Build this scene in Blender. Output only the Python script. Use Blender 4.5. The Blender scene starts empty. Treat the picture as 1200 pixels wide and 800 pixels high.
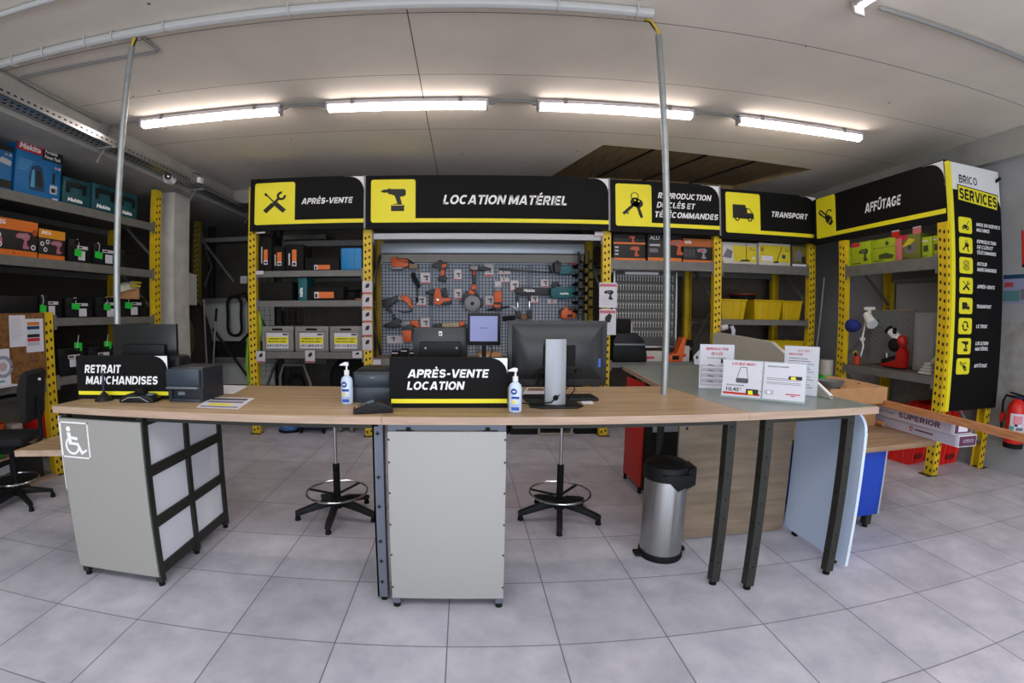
import bpy, bmesh, math, random
import numpy as np
from mathutils import Vector, Matrix
random.seed(4)
SC = bpy.context.scene
COL = SC.collection

# ------------------------------------------------------------------ camera
YAW, PITCH, ROLL = -0.0037, -0.0580, -0.0021
CAM = Vector((0.0869, -2.1010, 1.7379))
LF, LA, LB = 527.1357, 0.1918, -0.0208          # r(px) = LF*(t + LA t^3 + LB t^5)
U0, V0 = 545.6, 399.2                            # optical centre in the 1200x800 frame
RC = Matrix.Rotation(YAW, 3, 'Z') @ Matrix.Rotation(PITCH, 3, 'X') @ Matrix.Rotation(ROLL, 3, 'Y')
cd = bpy.data.cameras.new('camera')
cam = bpy.data.objects.new('camera', cd)
COL.objects.link(cam)
SC.camera = cam
cd.type = 'PANO'
cd.sensor_fit = 'HORIZONTAL'
cd.sensor_width, cd.sensor_height = 36.0, 24.0
tt = np.linspace(0.0, 1.25, 400)
rr = LF * (tt + LA * tt**3 + LB * tt**5) * 0.03
kk = np.linalg.lstsq(np.stack([rr, rr**2, rr**3, rr**4], 1), tt, rcond=None)[0]
cc = cd if hasattr(cd, 'fisheye_polynomial_k1') else cd.cycles
cc.panorama_type = 'FISHEYE_LENS_POLYNOMIAL'
cc.fisheye_fov = 3.1
cc.fisheye_polynomial_k0 = 0.0
cc.fisheye_polynomial_k1, cc.fisheye_polynomial_k2 = -kk[0], -kk[1]
cc.fisheye_polynomial_k3, cc.fisheye_polynomial_k4 = -kk[2], -kk[3]
cd.shift_x = (600.0 - U0) / 1200.0
cd.shift_y = (V0 - 400.0) / 1200.0
mw = Matrix((( RC[0][0], RC[0][2], -RC[0][1], CAM.x),
             ( RC[1][0], RC[1][2], -RC[1][1], CAM.y),
             ( RC[2][0], RC[2][2], -RC[2][1], CAM.z), (0, 0, 0, 1)))
cam.matrix_world = mw
cd.clip_start = 0.02

# ------------------------------------------------------------------ world, lamps, exposure
SC.view_settings.view_transform = 'Standard'
SC.view_settings.look = 'None'
SC.view_settings.exposure = 0.0
SC.view_settings.gamma = 1.0
SC.view_settings.use_curve_mapping = False
wd = bpy.data.worlds.new('world')
SC.world = wd
wd.use_nodes = True
wd.node_tree.nodes['Background'].inputs[0].default_value = (0.80, 0.88, 1.0, 1)
wd.node_tree.nodes['Background'].inputs[1].default_value = 0.42
def area(name, loc, rot, sx, sy, power, color):
    l = bpy.data.lights.new(name, 'AREA')
    l.shape = 'RECTANGLE'; l.size, l.size_y = sx, sy
    l.energy = power; l.color = color
    o = bpy.data.objects.new(name, l); COL.objects.link(o)
    o.location = loc; o.rotation_euler = rot
    return o
# daylight through the shop front behind the camera
area('shop_front_daylight', (0.5, -6.8, 2.0), (math.radians(112), 0, 0), 10.0, 3.4, 340.0, (0.82, 0.90, 1.0))
# the lit tube rows over the entrance side of the hall, behind the camera
area('front_hall_tubes', (0.8, -2.6, 3.86), (0, 0, 0), 10.0, 1.6, 170.0, (0.96, 0.97, 1.0))
# daylight through the side entrance at the right
area('side_entrance_daylight', (6.2, -2.6, 1.7), (math.radians(90), 0, math.radians(42)), 2.0, 2.4, 24.0, (0.93, 0.96, 1.0))
TUBE = 20.0                                        # strength of the ceiling tubes

# ------------------------------------------------------------------ pixel rays -> points on known planes
def ray(u, v):
    x, y = u - U0, V0 - v
    r = math.hypot(x, y) / LF
    t = r
    for _ in range(25):
        t -= (t + LA * t**3 + LB * t**5 - r) / (1 + 3 * LA * t * t + 5 * LB * t**4)
    p = math.atan2(y, x)
    return RC @ Vector((math.sin(t) * math.cos(p), math.cos(t), math.sin(t) * math.sin(p)))
def hit(u, v, p0, n):
    d = ray(u, v); n = Vector(n)
    return CAM + d * ((Vector(p0) - CAM).dot(n) / d.dot(n))
def px(u, v, x): return hit(u, v, (x, 0, 0), (1, 0, 0))
def py(u, v, y): return hit(u, v, (0, y, 0), (0, 1, 0))
def pz(u, v, z): return hit(u, v, (0, 0, z), (0, 0, 1))

# ------------------------------------------------------------------ materials
def lin(h):
    h = h.lstrip('#')
    c = [int(h[i:i + 2], 16) / 255 for i in (0, 2, 4)]
    return [x / 12.92 if x <= 0.04045 else ((x + 0.055) / 1.055) ** 2.4 for x in c]
MATS = {}
def mat(name, hexc, rough=0.5, metal=0.0, noise=0.0, scale=12.0, bump=0.0, emit=0.0, alpha=1.0, trans=0.0, stretch=(1, 1, 1), second=None, coat=0.0, spec=None):
    if name in MATS: return MATS[name]
    m = bpy.data.materials.new(name); m.use_nodes = True
    nt = m.node_tree; b = nt.nodes['Principled BSDF']
    c = lin(hexc)
    b.inputs['Base Color'].default_value = (*c, 1)
    b.inputs['Roughness'].default_value = rough
    b.inputs['Metallic'].default_value = metal
    if spec is not None: b.inputs['Specular IOR Level'].default_value = spec
    if coat: b.inputs['Coat Weight'].default_value = coat
    if trans: b.inputs['Transmission Weight'].default_value = trans
    if alpha < 1: b.inputs['Alpha'].default_value = alpha
    if emit:
        b.inputs['Emission Color'].default_value = (*c, 1)
        b.inputs['Emission Strength'].default_value = emit
    if noise or bump or second:
        tc = nt.nodes.new('ShaderNodeNewGeometry')
        mp = nt.nodes.new('ShaderNodeMapping'); mp.inputs['Scale'].default_value = stretch
        nz = nt.nodes.new('ShaderNodeTexNoise'); nz.inputs['Scale'].default_value = scale; nz.inputs['Detail'].default_value = 5
        nt.links.new(tc.outputs['Position'], mp.inputs[0]); nt.links.new(mp.outputs[0], nz.inputs['Vector'])
        if noise or second:
            rp = nt.nodes.new('ShaderNodeValToRGB')
            c2 = lin(second) if second else [min(1, x * (1 + noise)) for x in c]
            c1 = c if second else [x * (1 - noise) for x in c]
            rp.color_ramp.elements[0].position = 0.32; rp.color_ramp.elements[0].color = (*c1, 1)
            rp.color_ramp.elements[1].position = 0.68; rp.color_ramp.elements[1].color = (*c2, 1)
            nt.links.new(nz.outputs['Fac'], rp.inputs[0]); nt.links.new(rp.outputs[0], b.inputs['Base Color'])
        if bump:
            bp = nt.nodes.new('ShaderNodeBump'); bp.inputs['Strength'].default_value = bump; bp.inputs['Distance'].default_value = 0.01
            nt.links.new(nz.outputs['Fac'], bp.inputs['Height']); nt.links.new(bp.outputs[0], b.inputs['Normal'])
    MATS[name] = m
    return m

STEEL = mat('galvanised_steel', '#71706c', 0.55, 0.2, noise=0.10, scale=9)
PIPE = mat('galvanised_pipe', '#a3a7a7', 0.42, 0.7, noise=0.08, scale=14)
YELLOW = mat('rack_yellow_paint', '#d8b51a', 0.45, noise=0.10, scale=6)
SIGNY = mat('sign_yellow', '#f2e624', 0.5)
SIGNK = mat('sign_black', '#131313', 0.6, spec=0.12)
SIGNB = mat('sign_border_black', '#161618', 0.6, spec=0.12)
WHITE = mat('white_paint', '#ececec', 0.5)
LETTER = mat('white_lettering', '#fafafa', 0.6)
INK = mat('black_ink', '#161616', 0.6)
BLACK = mat('black_plastic', '#141517', 0.5, noise=0.15, scale=30, spec=0.3)
BLACKM = mat('matt_black_plastic', '#101112', 0.75, spec=0.25)
HOLE = mat('hole_dark', '#181409', 0.9)
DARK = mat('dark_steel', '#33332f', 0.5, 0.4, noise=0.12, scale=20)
CHROME = mat('chrome', '#c9cacc', 0.16, 1.0)
ORANGE = mat('tool_orange', '#d0581a', 0.45)
TEAL = mat('tool_teal', '#0f5b62', 0.5)
TEALD = mat('case_teal', '#0d4a55', 0.5)
BLUEC = mat('case_blue', '#0d6fae', 0.5, noise=0.06, scale=8)
RED = mat('red_paint', '#c3200f', 0.5)
REDP = mat('red_plastic', '#d01f17', 0.4)
PAPER = mat('paper_white', '#d6d5df', 0.7)
LILAC = mat('paper_grey_print', '#b9b3bd', 0.7)
PRICE = mat('price_tag_grey', '#c8c2c6', 0.7)
GREEN = mat('tag_green', '#1fc23a', 0.6)
GREENB = mat('box_lime', '#a4b81c', 0.55, noise=0.08, scale=12)
CARD = mat('cardboard', '#b08358', 0.8, noise=0.08, scale=10)
GREYB = mat('crate_grey', '#86847f', 0.55)
OAK = mat('oak_laminate', '#94795a', 0.4, second='#bd9f7c', scale=2.2, stretch=(0.9, 16, 16))
OAKE = mat('oak_edge', '#a9907c', 0.5, second='#c0a692', scale=3, stretch=(1, 14, 14))
OAKV = mat('oak_panel', '#7d6c59', 0.5, second='#978470', scale=2.4, stretch=(1, 16, 11))
OAKT = mat('oak_table', '#85694e', 0.45, second='#a3866a', scale=2.2, stretch=(1.2, 14, 14))
PINE = mat('pine_plank', '#a86a3c', 0.55, second='#c98f60', scale=3, stretch=(16, 1.2, 16))
PANELG = mat('panel_grey', '#9d9b96', 0.6, noise=0.03, scale=60)
PANELS = mat('panel_speckled_grey', '#a6a5a2', 0.6, noise=0.10, scale=160)
FROST = mat('frosted_panel', '#eef2fb', 0.35)
LIGHTB = mat('pale_blue_panel', '#cfe2ff', 0.4)
BEIGE = mat('beige_panel', '#b7b1a6', 0.6)
GREYTOP = mat('grey_green_laminate', '#7f8886', 0.3, noise=0.04, scale=6)
CONC = mat('raw_concrete', '#a5a39c', 0.85, noise=0.10, scale=3.5, bump=0.12)
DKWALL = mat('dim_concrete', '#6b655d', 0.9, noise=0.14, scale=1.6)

# ------------------------------------------------------------------ mesh builder
class G:
    def __init__(s): s.bm = bmesh.new(); s.mats = []
    def mi(s, m):
        if m not in s.mats: s.mats.append(m)
        return s.mats.index(m)
    def _set(s, faces, m):
        i = s.mi(m)
        for f in faces: f.material_index = i
    def box(s, a, b, m, bev=0.0, seg=2):
        x0, y0, z0 = [min(p, q) for p, q in zip(a, b)]
        x1, y1, z1 = [max(p, q) for p, q in zip(a, b)]
        v = [s.bm.verts.new(p) for p in ((x0,y0,z0),(x1,y0,z0),(x1,y1,z0),(x0,y1,z0),(x0,y0,z1),(x1,y0,z1),(x1,y1,z1),(x0,y1,z1))]
        fs = [s.bm.faces.new([v[i] for i in q]) for q in ((3,2,1,0),(4,5,6,7),(0,1,5,4),(1,2,6,5),(2,3,7,6),(3,0,4,7))]
        s._set(fs, m)
        if bev > 0:
            ed = list({e for f in fs for e in f.edges})
            r = bmesh.ops.bevel(s.bm, geom=ed, offset=bev, segments=seg, affect='EDGES', profile=0.5)
            s._set(r['faces'], m)
        return s
    def poly(s, pts, vec, m, bev=0.0, seg=2):
        pts = [Vector(p) for p in pts]; vec = Vector(vec)
        a = [s.bm.verts.new(p) for p in pts]; b = [s.bm.verts.new(p + vec) for p in pts]
        n = len(pts)
        fs = [s.bm.faces.new(a), s.bm.faces.new(b[::-1])]
        fs += [s.bm.faces.new((a[i], b[i], b[(i + 1) % n], a[(i + 1) % n])) for i in range(n)]
        s._set(fs, m)
        if bev > 0:
            ed = list(fs[0].edges) + list(fs[1].edges)
            r = bmesh.ops.bevel(s.bm, geom=list(set(ed)), offset=bev, segments=seg, affect='EDGES', profile=0.5)
            s._set(r['faces'], m)
        return s
    def flat(s, pts, y, t, m, bev=0.0):                       # polygon given as (x, z), front face at y - t
        return s.poly([(p[0], y, p[1]) for p in pts], (0, -t, 0), m, bev)
    def rect(s, x0, x1, z0, z1, y, t, m):
        return s.flat([(x0, z0), (x1, z0), (x1, z1), (x0, z1)], y, t, m)
    def rrect(s, x0, x1, z0, z1, r, y, t, m, corners='1111'):   # corners: bl br tr tl
        pts = []
        for k, (cx, cz, a0) in enumerate(((x0 + r, z0 + r, 180), (x1 - r, z0 + r, 270), (x1 - r, z1 - r, 0), (x0 + r, z1 - r, 90))):
            if corners[k] == '1':
                pts += [(cx + r * math.cos(math.radians(a0 + q)), cz + r * math.sin(math.radians(a0 + q))) for q in range(0, 91, 15)]
            else:
                pts.append(((x0, z0), (x1, z0), (x1, z1), (x0, z1))[k])
        return s.flat(pts, y, t, m)
    def disc(s, cx, cz, r, y, t, m, n=20, rx=None):
        return s.flat([(cx + (rx or r) * math.cos(2 * math.pi * i / n), cz + r * math.sin(2 * math.pi * i / n)) for i in range(n)], y, t, m)
    def cyl(s, p, q, r, m, r2=None, n=16):
        p, q = Vector(p), Vector(q); r2 = r if r2 is None else r2
        d = (q - p).normalized(); a = d.orthogonal().normalized(); b = d.cross(a)
        A = [s.bm.verts.new(p + (a * math.cos(2*math.pi*i/n) + b * math.sin(2*math.pi*i/n)) * r) for i in range(n)]
        B = [s.bm.verts.new(q + (a * math.cos(2*math.pi*i/n) + b * math.sin(2*math.pi*i/n)) * r2) for i in range(n)]
        fs = [s.bm.faces.new(A[::-1]), s.bm.faces.new(B)] + [s.bm.faces.new((A[i], A[(i+1)%n], B[(i+1)%n], B[i])) for i in range(n)]
        s._set(fs, m); return s
    def bar(s, p, q, w, h, m, up=(0, 0, 1)):
        p, q = Vector(p), Vector(q); d = (q - p).normalized(); up = Vector(up)
        a = d.cross(up)
        if a.length < 1e-4: a = d.orthogonal()
        a.normalize(); b = a.cross(d).normalized()
        c = [(-w/2, -h/2), (w/2, -h/2), (w/2, h/2), (-w/2, h/2)]
        return s.poly([p + a * x + b * y for x, y in c], q - p, m)
    def tube(s, pts, r, m, n=8, closed=False):
        pts = [Vector(p) for p in pts]; N = len(pts); rings = []; a = None
        for i in range(N):
            if closed: d = pts[(i + 1) % N] - pts[i - 1]
            else: d = pts[min(i + 1, N - 1)] - pts[max(i - 1, 0)]
            d.normalize()
            a = d.orthogonal() if a is None else a - d * a.dot(d)
            a.normalize(); b = d.cross(a)
            rings.append([s.bm.verts.new(pts[i] + (a * math.cos(2*math.pi*k/n) + b * math.sin(2*math.pi*k/n)) * r) for k in range(n)])
        fs = []
        for i in range(N if closed else N - 1):
            A, B = rings[i], rings[(i + 1) % N]
            off = 0
            if closed and i == N - 1:
                off = min(range(n), key=lambda o: (A[0].co - B[o].co).length)
            fs += [s.bm.faces.new((A[k], A[(k+1)%n], B[(k+1+off)%n], B[(k+off)%n])) for k in range(n)]
        if not closed: fs += [s.bm.faces.new(rings[0][::-1]), s.bm.faces.new(rings[-1])]
        s._set(fs, m); return s
    def lathe(s, prof, c, m, n=28, sx=1.0, sy=1.0):
        c = Vector(c); R = []
        for r, z in prof:
            R.append([s.bm.verts.new(c + Vector((max(r, 1e-4) * sx * math.cos(2*math.pi*k/n), max(r, 1e-4) * sy * math.sin(2*math.pi*k/n), z))) for k in range(n)])
        fs = [s.bm.faces.new((A[k], A[(k+1)%n], B[(k+1)%n], B[k])) for A, B in zip(R, R[1:]) for k in range(n)]
        fs += [s.bm.faces.new(R[0][::-1]), s.bm.faces.new(R[-1])]
        s._set(fs, m); return s
    def ball(s, c, r, m, n=14):
        c = Vector(c); r = Vector(r) if hasattr(r, '__len__') else Vector((r, r, r))
        prof = [(math.sin(math.pi * i / n), -math.cos(math.pi * i / n)) for i in range(n + 1)]
        R = [[s.bm.verts.new(c + Vector((max(q, 1e-3) * r.x * math.cos(2*math.pi*k/n), max(q, 1e-3) * r.y * math.sin(2*math.pi*k/n), z * r.z))) for k in range(n)] for q, z in prof]
        fs = [s.bm.faces.new((A[k], A[(k+1)%n], B[(k+1)%n], B[k])) for A, B in zip(R, R[1:]) for k in range(n)]
        fs += [s.bm.faces.new(R[0][::-1]), s.bm.faces.new(R[-1])]
        s._set(fs, m); return s
    def build(s, name, parent=None, world=False, smooth=35, recenter=True):
        bm = s.bm
        if world and parent is not None: bm.transform(parent.matrix_basis.inverted())
        bmesh.ops.recalc_face_normals(bm, faces=bm.faces[:])
        off = Vector()
        if parent is None and recenter and bm.verts:
            xs = [v.co for v in bm.verts]
            off = Vector(((min(v.x for v in xs) + max(v.x for v in xs)) / 2, (min(v.y for v in xs) + max(v.y for v in xs)) / 2, min(v.z for v in xs)))
            bmesh.ops.translate(bm, verts=bm.verts[:], vec=-off)
        me = bpy.data.meshes.new(name); bm.to_mesh(me); bm.free()
        for m in s.mats: me.materials.append(m)
        if smooth and len(me.polygons):
            me.polygons.foreach_set('use_smooth', [True] * len(me.polygons))
            me.set_sharp_from_angle(angle=math.radians(smooth))
        o = bpy.data.objects.new(name, me); COL.objects.link(o)
        o.location = off
        if parent is not None: o.parent = parent
        return o

def tag(o, label, cat, group=None, kind=None):
    o['label'] = label; o['category'] = cat
    if group: o['group'] = group
    if kind: o['kind'] = kind
    return o
def thing(name, label, cat, loc=(0, 0, 0), rotz=0.0, group=None):
    o = bpy.data.objects.new(name, None); COL.objects.link(o)
    o.empty_display_size = 0.1
    o.matrix_basis = Matrix.Translation(loc) @ Matrix.Rotation(rotz, 4, 'Z')
    return tag(o, label, cat, group)
def struct(name, g, **k):
    o = g.build(name, recenter=False, **k); o['kind'] = 'structure'; return o
def copy_tree(o, loc, rotz=None, label=None):
    r = o.copy(); COL.objects.link(r); r.location = loc
    if rotz is not None: r.rotation_euler = (0, 0, rotz)
    if label: r['label'] = label
    for ch in list(o.children):
        c = ch.copy(); COL.objects.link(c); c.parent = r
        for gch in list(ch.children):
            d = gch.copy(); COL.objects.link(d); d.parent = c
    return r

# heavy capitals drawn as strokes: {letter: (advance width, [polyline, ...])}, cap height 1
def _arc(cx, cy, rx, ry, a0, a1, n=12):
    return [(cx + rx * math.cos(math.radians(a0 + (a1 - a0) * i / n)), cy + ry * math.sin(math.radians(a0 + (a1 - a0) * i / n))) for i in range(n + 1)]
_P = [[(0.11, -0.1), (0.11, 1.1)], [(0.11, 0.895), (0.42, 0.895)] + _arc(0.42, 0.665, 0.20, 0.23, 90, -90) + [(0.11, 0.435)]]
_E = [[(0.11, -0.1), (0.11, 1.1)], [(0.02, 0.895), (0.62, 0.895)], [(0.02, 0.5), (0.58, 0.5)], [(0.02, 0.105), (0.63, 0.105)]]
_U = [[(0.11, 1.1), (0.11, 0.38)] + _arc(0.39, 0.38, 0.28, 0.275, 180, 360) + [(0.67, 1.1)]]
GLY = {
 'A': (0.86, [[(0.06, -0.12), (0.41, 1.06)], [(0.80, -0.12), (0.45, 1.06)], [(0.20, 0.27), (0.66, 0.27)]]),
 'B': (0.74, _P[:1] + [[(0.11, 0.895), (0.40, 0.895)] + _arc(0.40, 0.70, 0.20, 0.195, 90, -90) + [(0.11, 0.505)], [(0.40, 0.505)] + _arc(0.42, 0.305, 0.22, 0.20, 90, -90) + [(0.11, 0.105)]]),
 'C': (0.82, [_arc(0.42, 0.5, 0.32, 0.40, 48, 312, 20)]),
 'D': (0.82, [[(0.11, -0.1), (0.11, 1.1)], [(0.11, 0.895), (0.36, 0.895)] + _arc(0.38, 0.5, 0.33, 0.395, 90, -90, 16) + [(0.11, 0.105)]]),
 'E': (0.66, _E), 'F': (0.63, _E[:3]),
 'G': (0.86, [_arc(0.43, 0.5, 0.33, 0.40, 48, 335, 22), [(0.46, 0.44), (0.84, 0.44)], [(0.74, 0.44), (0.74, 0.22)]]),
 'H': (0.80, [[(0.11, -0.1), (0.11, 1.1)], [(0.69, -0.1), (0.69, 1.1)], [(0.11, 0.5), (0.69, 0.5)]]),
 'I': (0.22, [[(0.11, -0.1), (0.11, 1.1)]]),
 'J': (0.62, [[(0.50, 1.1), (0.50, 0.36)] + _arc(0.28, 0.36, 0.22, 0.26, 360, 190)]),
 'K': (0.80, [[(0.11, -0.1), (0.11, 1.1)], [(0.14, 0.34), (0.72, 1.08)], [(0.32, 0.56), (0.74, -0.10)]]),
 'L': (0.60, [[(0.11, -0.1), (0.11, 1.1)], [(0.02, 0.105), (0.58, 0.105)]]),
 'M': (0.98, [[(0.11, -0.1), (0.11, 1.1)], [(0.87, -0.1), (0.87, 1.1)], [(0.10, 1.10), (0.49, 0.10)], [(0.88, 1.10), (0.49, 0.10)]]),
 'N': (0.82, [[(0.11, -0.1), (0.11, 1.1)], [(0.71, -0.1), (0.71, 1.1)], [(0.08, 1.06), (0.74, -0.06)]]),
 'O': (0.86, [_arc(0.43, 0.5, 0.33, 0.40, 0, 360, 28)]),
 'P': (0.70, _P), 'R': (0.76, _P + [[(0.38, 0.46), (0.68, -0.14)]]),
 'Q': (0.86, [_arc(0.43, 0.5, 0.33, 0.40, 0, 360, 28), [(0.50, 0.30), (0.80, 0.0)]]),
 'S': (0.72, [_arc(0.35, 0.70, 0.235, 0.20, 15, 260, 16) + _arc(0.37, 0.305, 0.245, 0.205, 90, -165, 16)]),
 'T': (0.70, [[(0.35, -0.1), (0.35, 0.95)], [(0.02, 0.895), (0.68, 0.895)]]),
 'U': (0.78, _U), 'V': (0.82, [[(0.06, 1.12), (0.39, -0.06)], [(0.76, 1.12), (0.43, -0.06)]]),
 'W': (1.16, [[(0.06, 1.12), (0.32, -0.06)], [(0.56, 1.06), (0.32, -0.06)], [(0.60, 1.06), (0.84, -0.06)], [(1.10, 1.12), (0.84, -0.06)]]),
 'X': (0.80, [[(0.06, 1.1), (0.74, -0.1)], [(0.74, 1.1), (0.06, -0.1)]]), 'Y': (0.78, [[(0.06, 1.1), (0.39, 0.45)], [(0.72, 1.1), (0.39, 0.45)], [(0.39, 0.5), (0.39, -0.1)]]),
 'Z': (0.70, [[(0.05, 0.895), (0.66, 0.895)], [(0.05, 0.105), (0.67, 0.105)], [(0.60, 0.92), (0.10, 0.08)]]),
 '-': (0.44, [[(0.06, 0.43), (0.38, 0.43)]]), ' ': (0.20, []), '!': (0.24, [[(0.12, 1.1), (0.12, 0.34)], [(0.12, 0.16), (0.12, -0.1)]]), ',': (0.22, [[(0.12, 0.16), (0.08, -0.1)]]),
}
for c_, b_, ac in (('É', 'E', [[(0.26, 1.10), (0.44, 1.30)]]), ('È', 'E', [[(0.42, 1.10), (0.24, 1.30)]]), ('Û', 'U', [[(0.20, 1.10), (0.39, 1.26)], [(0.58, 1.10), (0.39, 1.26)]])): GLY[c_] = (GLY[b_][0], GLY[b_][1], ac)
def _clip(poly, y, keep_below):
    out = []
    for i, p in enumerate(poly):
        q = poly[(i + 1) % len(poly)]
        a, b = (p[1] <= y) == keep_below or p[1] == y, (q[1] <= y) == keep_below or q[1] == y
        if a: out.append(p)
        if a != b:
            t = (y - p[1]) / (q[1] - p[1]); out.append((p[0] + t * (q[0] - p[0]), y))
    return out
def glyph_polys(s, T=0.20, gap=0.085):
    x = 0.0; out = []
    for ch in s:
        gl = GLY[ch]
        for acc in range(len(gl) - 1):
            for pl in gl[1 + acc]:
                t = T * (0.8 if acc else 1.0)
                nrm = []
                for i in range(len(pl) - 1):
                    dx, dy = pl[i+1][0] - pl[i][0], pl[i+1][1] - pl[i][1]; L = math.hypot(dx, dy) or 1
                    nrm.append((-dy / L, dx / L))
                off = []
                for i in range(len(pl)):
                    n0, n1 = nrm[max(i - 1, 0)], nrm[min(i, len(nrm) - 1)]
                    mx, my = n0[0] + n1[0], n0[1] + n1[1]; k = 2 / max(0.6, mx * mx + my * my)
                    off.append((mx * k * t / 2, my * k * t / 2))
                for i in range(len(pl) - 1):
                    q = [(pl[i][0] + off[i][0], pl[i][1] + off[i][1]), (pl[i][0] - off[i][0], pl[i][1] - off[i][1]), (pl[i+1][0] - off[i+1][0], pl[i+1][1] - off[i+1][1]), (pl[i+1][0] + off[i+1][0], pl[i+1][1] + off[i+1][1])]
                    if not acc: q = _clip(_clip(q, 1.0, True), 0.0, False)
                    if len(q) > 2: out.append([(px_ + x, py_) for px_, py_ in q])
        x += gl[0] + (gap if ch != ' ' else 0.06)
    return out
def stroke_text(s, h, m, parent, x, z, y, width, shear, align, name, rot, T):
    ps = [[(a + b * shear, b) for a, b in p] for p in glyph_polys(s, T)]
    xs = [a for p in ps for a, b in p]; x0, w = min(xs), max(xs) - min(xs)
    k = (width / w) if width else h
    sh = {'LEFT': 0.0, 'CENTER': -0.5}[align] * w * k
    c, sn = math.cos(rot), math.sin(rot)
    bm = bmesh.new()
    for p in ps:
        pts = [((a - x0) * k + sh, b * h) for a, b in p]
        pts = [(x + a * c - b * sn, z + a * sn + b * c) for a, b in pts]
        v = [bm.verts.new((a, y - 0.0012, b)) for a, b in pts]
        try: f = bm.faces.new(v)
        except ValueError: continue
        f.normal_update()
        if f.normal.y > 0: f.normal_flip()
    me = bpy.data.meshes.new(name); bm.to_mesh(me); bm.free(); me.materials.append(m)
    o = bpy.data.objects.new(name, me); COL.objects.link(o)
    if parent is not None: o.parent = parent
    return o
_tx = {}
def text(s, h, m, parent, x, z, y=0.0, width=None, shear=0.0, bold=0.0, align='LEFT', name='lettering', rot=0.0, spacing=1.0, flat=False, line=1.0):
    """printed lettering of cap height h on a face that looks along -y (flat: on a face that looks up)"""
    if bold > 0 and not flat and all(ch in GLY for ch in s):
        return stroke_text(s, h, m, parent, x, z, y, width, shear, align, name, rot, 0.135 if bold < 0.01 else 0.205)
    cu = bpy.data.curves.new(name, 'FONT'); cu.body = s
    cu.size = h / 0.70; cu.shear = shear; cu.offset = bold * h * 0.9; cu.align_x = align
    cu.extrude = 0.0006; cu.space_character = spacing; cu.space_line = line; cu.resolution_u = 3
    t = bpy.data.objects.new(name, cu); COL.objects.link(t)
    dg = bpy.context.evaluated_depsgraph_get()
    me = bpy.data.meshes.new_from_object(t.evaluated_get(dg))
    bpy.data.objects.remove(t); bpy.data.curves.remove(cu)
    if len(me.vertices):
        co = np.zeros(len(me.vertices) * 3); me.vertices.foreach_get('co', co); co = co.reshape(-1, 3)
        w = co[:, 0].max() - co[:, 0].min()
        if width:
            k = width / w
            co[:, 0] = (co[:, 0] - (co[:, 0].min() if align == 'LEFT' else 0)) * k
        c, sn = math.cos(rot), math.sin(rot)
        X = co[:, 0] * c - co[:, 1] * sn; Y = co[:, 0] * sn + co[:, 1] * c
        if flat: out = np.stack([x + X, z + Y, y + co[:, 2]], 1)
        else: out = np.stack([x + X, y - 0.0007 - co[:, 2], z + Y], 1)
        me.vertices.foreach_set('co', out.ravel())
    me.materials.clear(); me.materials.append(m)
    o = bpy.data.objects.new(name, me); COL.objects.link(o)
    if parent is not None: o.parent = parent
    return o
# ------------------------------------------------------------------ the setting
H = 3.95
def floor_mat():
    m = bpy.data.materials.new('floor_tiles'); m.use_nodes = True
    nt = m.node_tree; b = nt.nodes['Principled BSDF']; L = nt.links.new
    g = nt.nodes.new('ShaderNodeNewGeometry')
    br = nt.nodes.new('ShaderNodeTexBrick'); br.offset = 0.0; br.squash = 1.0
    br.inputs['Scale'].default_value = 1.0; br.inputs['Brick Width'].default_value = 0.6; br.inputs['Row Height'].default_value = 0.6
    br.inputs['Mortar Size'].default_value = 0.0035; br.inputs['Mortar Smooth'].default_value = 0.1
    br.inputs['Color1'].default_value = (0.86, 0.86, 0.86, 1); br.inputs['Color2'].default_value = (1, 1, 1, 1)
    L(g.outputs['Position'], br.inputs['Vector'])
    nz = nt.nodes.new('ShaderNodeTexNoise'); nz.inputs['Scale'].default_value = 3.2; nz.inputs['Detail'].default_value = 8; nz.inputs['Roughness'].default_value = 0.62
    L(g.outputs['Position'], nz.inputs['Vector'])
    rp = nt.nodes.new('ShaderNodeValToRGB')
    rp.color_ramp.elements[0].position = 0.30; rp.color_ramp.elements[0].color = (*lin('#afaebb'), 1)
    rp.color_ramp.elements[1].position = 0.72; rp.color_ramp.elements[1].color = (*lin('#d6d3dd'), 1)
    L(nz.outputs['Fac'], rp.inputs[0])
    mx = nt.nodes.new('ShaderNodeMix'); mx.data_type = 'RGBA'; mx.blend_type = 'MULTIPLY'; mx.inputs['Factor'].default_value = 1
    L(rp.outputs[0], mx.inputs['A']); L(br.outputs['Color'], mx.inputs['B'])
    mo = nt.nodes.new('ShaderNodeMix'); mo.data_type = 'RGBA'
    L(br.outputs['Fac'], mo.inputs['Factor']); L(mx.outputs['Result'], mo.inputs['A']); mo.inputs['B'].default_value = (*lin('#6f6d76'), 1)
    L(mo.outputs['Result'], b.inputs['Base Color']); b.inputs['Roughness'].default_value = 0.42
    b.inputs['Specular IOR Level'].default_value = 0.35
    return m
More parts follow.
